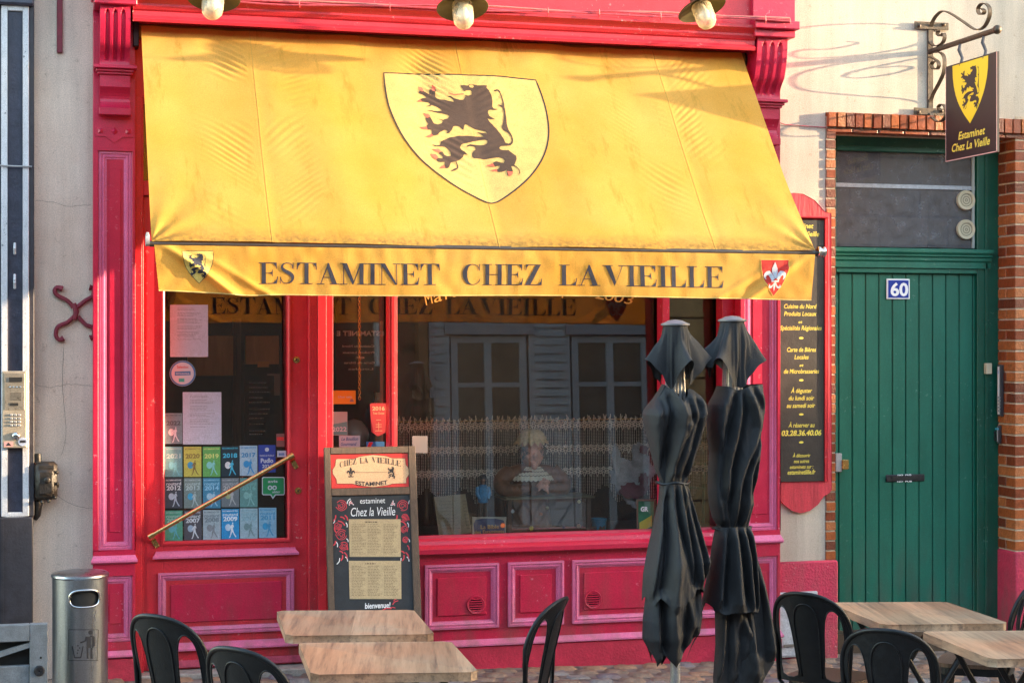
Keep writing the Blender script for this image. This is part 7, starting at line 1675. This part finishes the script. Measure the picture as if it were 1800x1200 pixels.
# ================================================================== TABLES
def woodtop(name, shift, base=(.38, .25, .165)):
    def f(nt, n, l, b):
        tc = n.new('ShaderNodeTexCoord'); mp = n.new('ShaderNodeMapping'); mp.inputs['Location'].default_value = (shift, shift * 2.3, 0); mp.inputs['Rotation'].default_value = (0, 0, .14); l.new(tc.outputs['Object'], mp.inputs[0])
        m2 = n.new('ShaderNodeMapping'); m2.inputs['Scale'].default_value = (26, 1.3, 26); l.new(mp.outputs[0], m2.inputs[0])
        nz = n.new('ShaderNodeTexNoise'); nz.inputs['Scale'].default_value = 1.6; nz.inputs['Detail'].default_value = 9; nz.inputs['Roughness'].default_value = .72; nz.inputs['Distortion'].default_value = .12; l.new(m2.outputs[0], nz.inputs['Vector'])
        r = n.new('ShaderNodeValToRGB'); e = r.color_ramp.elements; e[0].position = .30; e[1].position = .72; e[0].color = (base[0] * .30, base[1] * .32, base[2] * .40, 1); e[1].color = (base[0] * 1.35, base[1] * 1.35, base[2] * 1.35, 1); k = e.new(.5); k.color = (base[0] * 1.0, base[1] * .98, base[2] * .95, 1)
        l.new(nz.outputs[0], r.inputs[0])
        n2 = n.new('ShaderNodeTexNoise'); n2.inputs['Scale'].default_value = 2.4; n2.inputs['Detail'].default_value = 4; l.new(mp.outputs[0], n2.inputs['Vector'])
        r2 = n.new('ShaderNodeValToRGB'); e = r2.color_ramp.elements; e[0].position = .4; e[1].position = .65; e[0].color = (1, .78, .66, 1); e[1].color = (.92, 1, 1.0, 1); l.new(n2.outputs[0], r2.inputs[0])
        mx = n.new('ShaderNodeMix'); mx.data_type = 'RGBA'; mx.blend_type = 'MULTIPLY'; mx.inputs['Factor'].default_value = .8; l.new(r.outputs[0], mx.inputs['A']); l.new(r2.outputs[0], mx.inputs['B'])
        sx_ = n.new('ShaderNodeSeparateXYZ'); l.new(mp.outputs[0], sx_.inputs[0]); fl_ = n.new('ShaderNodeMath'); fl_.operation = 'MULTIPLY'; fl_.inputs[1].default_value = 6.6; l.new(sx_.outputs['X'], fl_.inputs[0]); f2_ = n.new('ShaderNodeMath'); f2_.operation = 'FLOOR'; l.new(fl_.outputs[0], f2_.inputs[0])
        wn_ = n.new('ShaderNodeTexWhiteNoise'); wn_.noise_dimensions = '1D'; l.new(f2_.outputs[0], wn_.inputs['W']); rr3 = n.new('ShaderNodeMapRange'); rr3.inputs['To Min'].default_value = .74; rr3.inputs['To Max'].default_value = 1.16; l.new(wn_.outputs[0], rr3.inputs[0])
        vs3 = n.new('ShaderNodeVectorMath'); vs3.operation = 'SCALE'; l.new(mx.outputs['Result'], vs3.inputs[0]); l.new(rr3.outputs[0], vs3.inputs['Scale'])
        l.new(vs3.outputs[0], b.inputs['Base Color']); b.inputs['Roughness'].default_value = .42
        bp_ = n.new('ShaderNodeBump'); bp_.inputs['Strength'].default_value = .25; bp_.inputs['Distance'].default_value = .003; l.new(nz.outputs[0], bp_.inputs['Height']); l.new(bp_.outputs[0], b.inputs['Normal'])
    return ptex(name, f)
def table(x, y, rot, label, shift, w=.60, d=.64):
    g0_ = G(x); r0 = empty('bistro_table', (0, 0, 0), label, 'table', 'wood topped terrace tables')
    m = woodtop('table_wood_%d' % round(shift * 10), shift)
    mb = MB(); H = .74; ch = .028
    P = [(-w / 2 + ch, -d / 2), (w / 2 - ch, -d / 2), (w / 2, -d / 2 + ch), (w / 2, d / 2 - ch), (w / 2 - ch, d / 2), (-w / 2 + ch, d / 2), (-w / 2, d / 2 - ch), (-w / 2, -d / 2 + ch)]
    mb.prism([(a_, b_, H - .032) for a_, b_ in P], (0, 0, .032)); mb.build('table_top', m, r0, bevel=.007, segs=3, smooth=True)
    MB().box(-.04, .04, -.26, .26, H - .062, H - .0325).build('under_frame', BLACKM, r0, bevel=.003)
    for s in (-1, 1):
        for q_ in (-1, 1):
            MB().tube(smooth_pts([(q_ * .20, s * .20, H - .05), (q_ * .03, s * .205, .42), (-q_ * .18, s * .21, .10), (-q_ * .26, s * .215, .005)], 5), .013, 8).build('leg', BLACKM, r0, smooth=True)
    MB().tube([(0, -.21, .40), (0, .21, .40)], .010, 8).build('stretcher', BLACKM, r0, smooth=True)
    r0.location = (x, y, g0_); r0.rotation_euler = (0, R(1.25), R(rot)); return r0
table(1.21, -2.88, -4, 'terrace table nearer the blackboard in the left pair', 0.3)
table(1.19, -3.70, -4, 'left table nearest the street with a reddish left side', 1.7)
table(3.80, -2.94, -4, 'terrace table in front of the green door in the right pair', 2.9)
table(3.83, -3.78, -4, 'right table nearest the street cut off by the picture edge', 4.1)

# ================================================================== CHAIRS
SEATW = mat('seat_dark_wood', (.10, .055, .035), .5, .3, 8, .2, 60, stretch=(1, 8, 1))
def make_chair():
    r0 = empty('metal_chair', (0, 0, 0), 'x', 'chair')
    # chair faces +x, back at -x. back plate drawn in (y, z)
    lean = lambda z: -.175 - max(0, z - .42) * .27
    def outer(n=40):
        P = [(-.172, .44)]
        for i in range(n + 1):
            a_ = PI - PI * i / n; ca, sa = math.cos(a_), math.sin(a_)
            P.append((math.copysign(abs(ca) ** .80, ca) * .188, .665 + .185 * abs(sa) ** .80))
        P.append((.172, .44)); return P
    Oa = outer()
    def hole(s):
        P = [(s * .068, .47), (s * .150, .47), (s * .160, .60), (s * .161, .68), (s * .157, .73), (s * .145, .765), (s * .125, .782), (s * .103, .770), (s * .088, .73), (s * .078, .66), (s * .070, .56)]
        Q_ = [(p.x, p.y) for p in smooth_pts([(a_, b_, 0) for a_, b_ in P], 3, True)]
        return Q_
    H1, H2 = hole(-1), hole(1)
    polys = [[Vector((a_, b_, 0)) for a_, b_ in L_] for L_ in (Oa, H1, H2)]
    tr = geometry.tessellate_polygon(polys); pts = [p for L_ in polys for p in L_]
    bm = bmesh.new(); vs_ = [bm.verts.new(p) for p in pts]
    for t in tr:
        try: bm.faces.new([vs_[i] for i in t])
        except Exception: pass
    for k in range(-8, 9):
        bmesh.ops.bisect_plane(bm, geom=bm.verts[:] + bm.edges[:] + bm.faces[:], plane_co=(k * .022, 0, 0), plane_no=(1, 0, 0))
    for k in range(20):
        bmesh.ops.bisect_plane(bm, geom=bm.verts[:] + bm.edges[:] + bm.faces[:], plane_co=(0, .45 + k * .022, 0), plane_no=(0, 1, 0))
    def bend(y, z, off=0.0): 
        cur = .055 * (abs(y) / .18) ** 2 * min(1, max(0, (z - .40) / .2))
        emb = 0
        return Vector((lean(z) + cur + off, y, z))
    bm.verts.index_update(); V = [(v.co.x, v.co.y) for v in bm.verts]; Fc = [tuple(v.index for v in f.verts) for f in bm.faces]; bm.free()
    mb = MB(); nV = len(V); mb.add([bend(a_, b_, .0012) for a_, b_ in V] + [bend(a_, b_, -.0012) for a_, b_ in V], Fc + [tuple(i + nV for i in reversed(f)) for f in Fc])
    mb.build('back_plate', BLACKM, r0, smooth='full')
    MB().tube([bend(a_, b_) for a_, b_ in Oa], .0095, 10).build('back_rim', BLACKM, r0, smooth='full')
    for L_ in (H1, H2): MB().tube([bend(a_, b_) for a_, b_ in L_], .0035, 6, closed=True).build('opening_rim', BLACKM, r0, smooth='full')
    em = [(-.050, .47), (-.055, .60), (-.060, .70), (-.054, .755), (-.032, .792), (0, .803), (.032, .792), (.054, .755), (.060, .70), (.055, .60), (.050, .47)]
    for of in (.002, -.002): MB().tube([bend(p.x, p.y, of) for p in smooth_pts([(a_, b_, 0) for a_, b_ in em], 4)], .0042, 6).build('embossed_arch', BLACKM, r0, smooth='full')
    st_ = MB(); P = []
    for i in range(32):
        a_ = 2 * PI * i / 32; ca, sa = math.cos(a_), math.sin(a_); P.append((math.copysign(abs(ca) ** .5, ca) * .178 + .0, math.copysign(abs(sa) ** .5, sa) * (.172 + .012 * ca)))
    st_.prism([(a_, b_, .436) for a_, b_ in P], (0, 0, .018)); st_.build('seat', SEATW, r0, bevel=.004)
    MB().prism([(a_ * .97, b_ * .97, .400) for a_, b_ in P], (0, 0, .0355)).build('seat_skirt', BLACKM, r0, bevel=.003)
    for sx in (-1, 1):
        for sy in (-1, 1):
            t0 = Vector((sx * .150, sy * .145, .405)); b0 = Vector((sx * (.205 if sx > 0 else .235), sy * .205, .004))
            v = []
            for q_, (p, w_) in enumerate(((t0, .034), (b0, .018))):
                v += [p + Vector((-w_, 0, 0)) * (-sx) * 0 + Vector((0, 0, 0)), p - Vector((sx * w_, 0, 0)), p - Vector((sx * w_, sy * .004, 0)), p - Vector((sx * .004, sy * w_, 0)), p - Vector((0, sy * w_, 0))]
            MB().add(v, [(i, (i + 1) % 5, (i + 1) % 5 + 5, i + 5) for i in range(5)] + [(4, 3, 2, 1, 0), (5, 6, 7, 8, 9)]).build('leg', BLACKM, r0)
    for a_, b_ in (((-.20, -.178, .18), (.18, .178, .18)), ((-.20, .178, .185), (.18, -.178, .185))): MB().tube([a_, b_], .006, 6).build('brace', BLACKM, r0)
    for sy in (-1, 1): MB().tube([bend(sy * .172, .44), (-.150, sy * .150, .40)], .0085, 8).build('back_stay', BLACKM, r0, smooth=True)
    return r0
ch0 = make_chair(); first = True
spots = [(.57, -3.14, 44, 'black metal chair nearest the steel bin, left of the table by the blackboard'), (.80, -3.90, 42, 'black metal chair in front of the left street side table'), (1.85, -2.99, 145, 'black metal chair seen almost edge on to the right of the left tables'), (3.42, -2.88, 38, 'black metal chair between the parasols and the right tables in front of the meter cover'), (3.27, -3.82, 50, 'black metal chair at the front left corner of the cut off right table'), (4.34, -2.60, 142, 'black metal chair cut off at the right picture edge')]
for x, y, al, lab in spots:
    o = ch0 if first else copy_tree(ch0); first = False
    o.location = (x, y, G(x)); o.rotation_euler = (0, R(1.2), R(al)); o['label'] = lab; o['category'] = 'chair'; o['group'] = 'black metal terrace chairs'

# lean the papers with the panes they are stuck to
def lean_with_pane(names, y0, z0=.80):
    M = Matrix.Translation((0, y0, z0)) @ Matrix.Rotation(-math.atan(GT), 4, 'X') @ Matrix.Translation((0, -y0, -z0))
    for o in names: o.matrix_basis = M
lean_with_pane([o for o in S.objects if o.get('group') in ('stickers on the door pane', 'typed notices on the door glass', 'stickers on the shop window') or (o.name.startswith('window_lettering'))], YW)
# ================================================================== ACROSS THE STREET (seen only as reflections) AND DOWN THE STREET
opp = empty('house_opposite', (6, -14, 0), 'grey blue house across the street with shuttered windows', 'house')
YO = -14.0; gY = 14.1
def ox(px): u = U(px); D = 10 + gY; return D * (u * c_ + s_) / (c_ - u * s_)
def oz(px, py): u = U(px); return 1.15 + CZ + (600 - py) / FPX * (10 + gY) / (c_ - u * s_)
MB().box(ox(752), ox(1182), YO - .5, YO, -1, 7).build('wall', mat('grey_render', (.10, .11, .13), .8, .2, 4), opp)
MB().box(-30, ox(752) - .001, YO - .5, YO, -1, 7).build('wall', mat('brown_render', (.045, .03, .02), .8, .3, 2), opp)
SHUT = mat('grey_blue_shutter', (.32, .35, .40), .6, .15, 6, .2, 30); FRM = mat('grey_blue_frame', (.28, .31, .36), .6, .15, 6)
CURT = mat('net_curtain', (.26, .20, .13), .9, .35, 3, stretch=(5, 1, 1))
def window(a, b, mid):
    zt, zb = oz(900, 590), oz(900, 960)
    w = frame(MB(), ox(a), ox(b), zb, zt, .10, YO + .001, YO + .12).build('window_frame', FRM, opp)
    MB().box(ox(mid) - .05, ox(mid) + .05, YO + .001, YO + .13, zb, zt).build('window_mullion', FRM, opp)
    MB().box(ox(a) + .1, ox(b) - .1, YO + .02, YO + .10, oz(900, 680), oz(900, 672)).build('glazing_bar', FRM, opp)
    MB().box(ox(a) + .1, ox(b) - .1, YO + .001, YO + .012, zb, zt).build('curtain', CURT, opp)
    MB().box(ox(a) + .1, ox(b) - .1, YO + .06, YO + .066, zb, zt).build('pane', GLASSO, opp)
    MB().box(ox(a) - .1, ox(b) + .1, YO + .001, YO + .2, oz(900, 588), oz(900, 566)).build('lintel', mat('lintel_grey', (.20, .22, .27), .7), opp)
window(795, 928, 860); window(1008, 1142, 1075)
for a, b in ((756, 792), (932, 1004), (1146, 1180)):
    MB().box(ox(a), ox(b), YO + .10, YO + .14, oz(900, 960), oz(900, 560)).build('shutter', SHUT, opp)
    n = 26; zt, zb = oz(900, 563), oz(900, 957)
    for i in range(n):
        z = zb + (zt - zb) * i / n; MB().box(ox(a) + .08, ox(b) - .08, YO + .141, YO + .165, z + .02, z + (zt - zb) / n - .03).build('slat', SHUT, opp)
MB().box(ox(735), ox(751), YO + .0, YO + .25, -1, 5).build('downpipe', mat('brown_pipe', (.16, .08, .03), .6), opp)
MB().box(ox(662), ox(674), YO + .0, YO + .2, -1, 3.4).build('door_jamb', mat('pale_jamb', (.45, .47, .50), .6), opp)
op2 = empty('stone_house', (9.8, -14, 0), 'ochre stone house across the street', 'house')
MB().box(ox(1182) + .001, 16, YO - .5, YO - .02, -1, 7).build('wall', mat('ochre_joint', (.16, .10, .05), .9), op2)
for j in range(14):
    z = -.2 + j * .46
    for i in range(5):
        x = ox(1183) + i * 1.2 - (.5 if j % 2 else 0); MB().box(max(ox(1182) + .002, x), x + 1.17, YO - .02, YO + .02, z, z + .43).build('stone', STONEO, op2, bevel=.01)
MB().box(16.001, 40, YO - .5, YO, -1, 7).build('wall', mat('pale_facade', (.40, .33, .26), .8, .2, 2), op2)
# the house that closes the street and throws the low shade
HX = 58.0; zline = lambda y, sl: 0
HZ = 8.5
end = empty('street_end_house', (HX, -14, 0), 'long house closing the far end of the street', 'house')
MB().box(HX, HX + 6, -30, 2, -2, HZ).build('wall', mat('end_wall', (.35, .28, .22), .9, .2, 2), end)
MB().prism([(HX - .2, -30, HZ), (HX + 6.2, -30, HZ), (HX + 3, -30, HZ + .01)], (0, 32, 0)).build('roof', DGREY, end)
MB().box(HX + 1, HX + 7, -30, -13.1, HZ + .02, HZ + 1.1).build('shade_block', mat('end_wall', (0, 0, 0)), end)  # unseen block added on top to keep low sun off the parasols
# projecting neighbour further along on our side
pj = empty('projecting_house', (22, -1, 0), 'pale house further along the street standing forward of the shop', 'house')
MB().box(20, 30, -2.86, .3, -.5, 9).build('wall', mat('pale_facade', (0, 0, 0)), pj)
MB().box(9.5, 20, 0, .3, -.5, 9).build('wall', mat('pale_facade', (0, 0, 0)), pj)
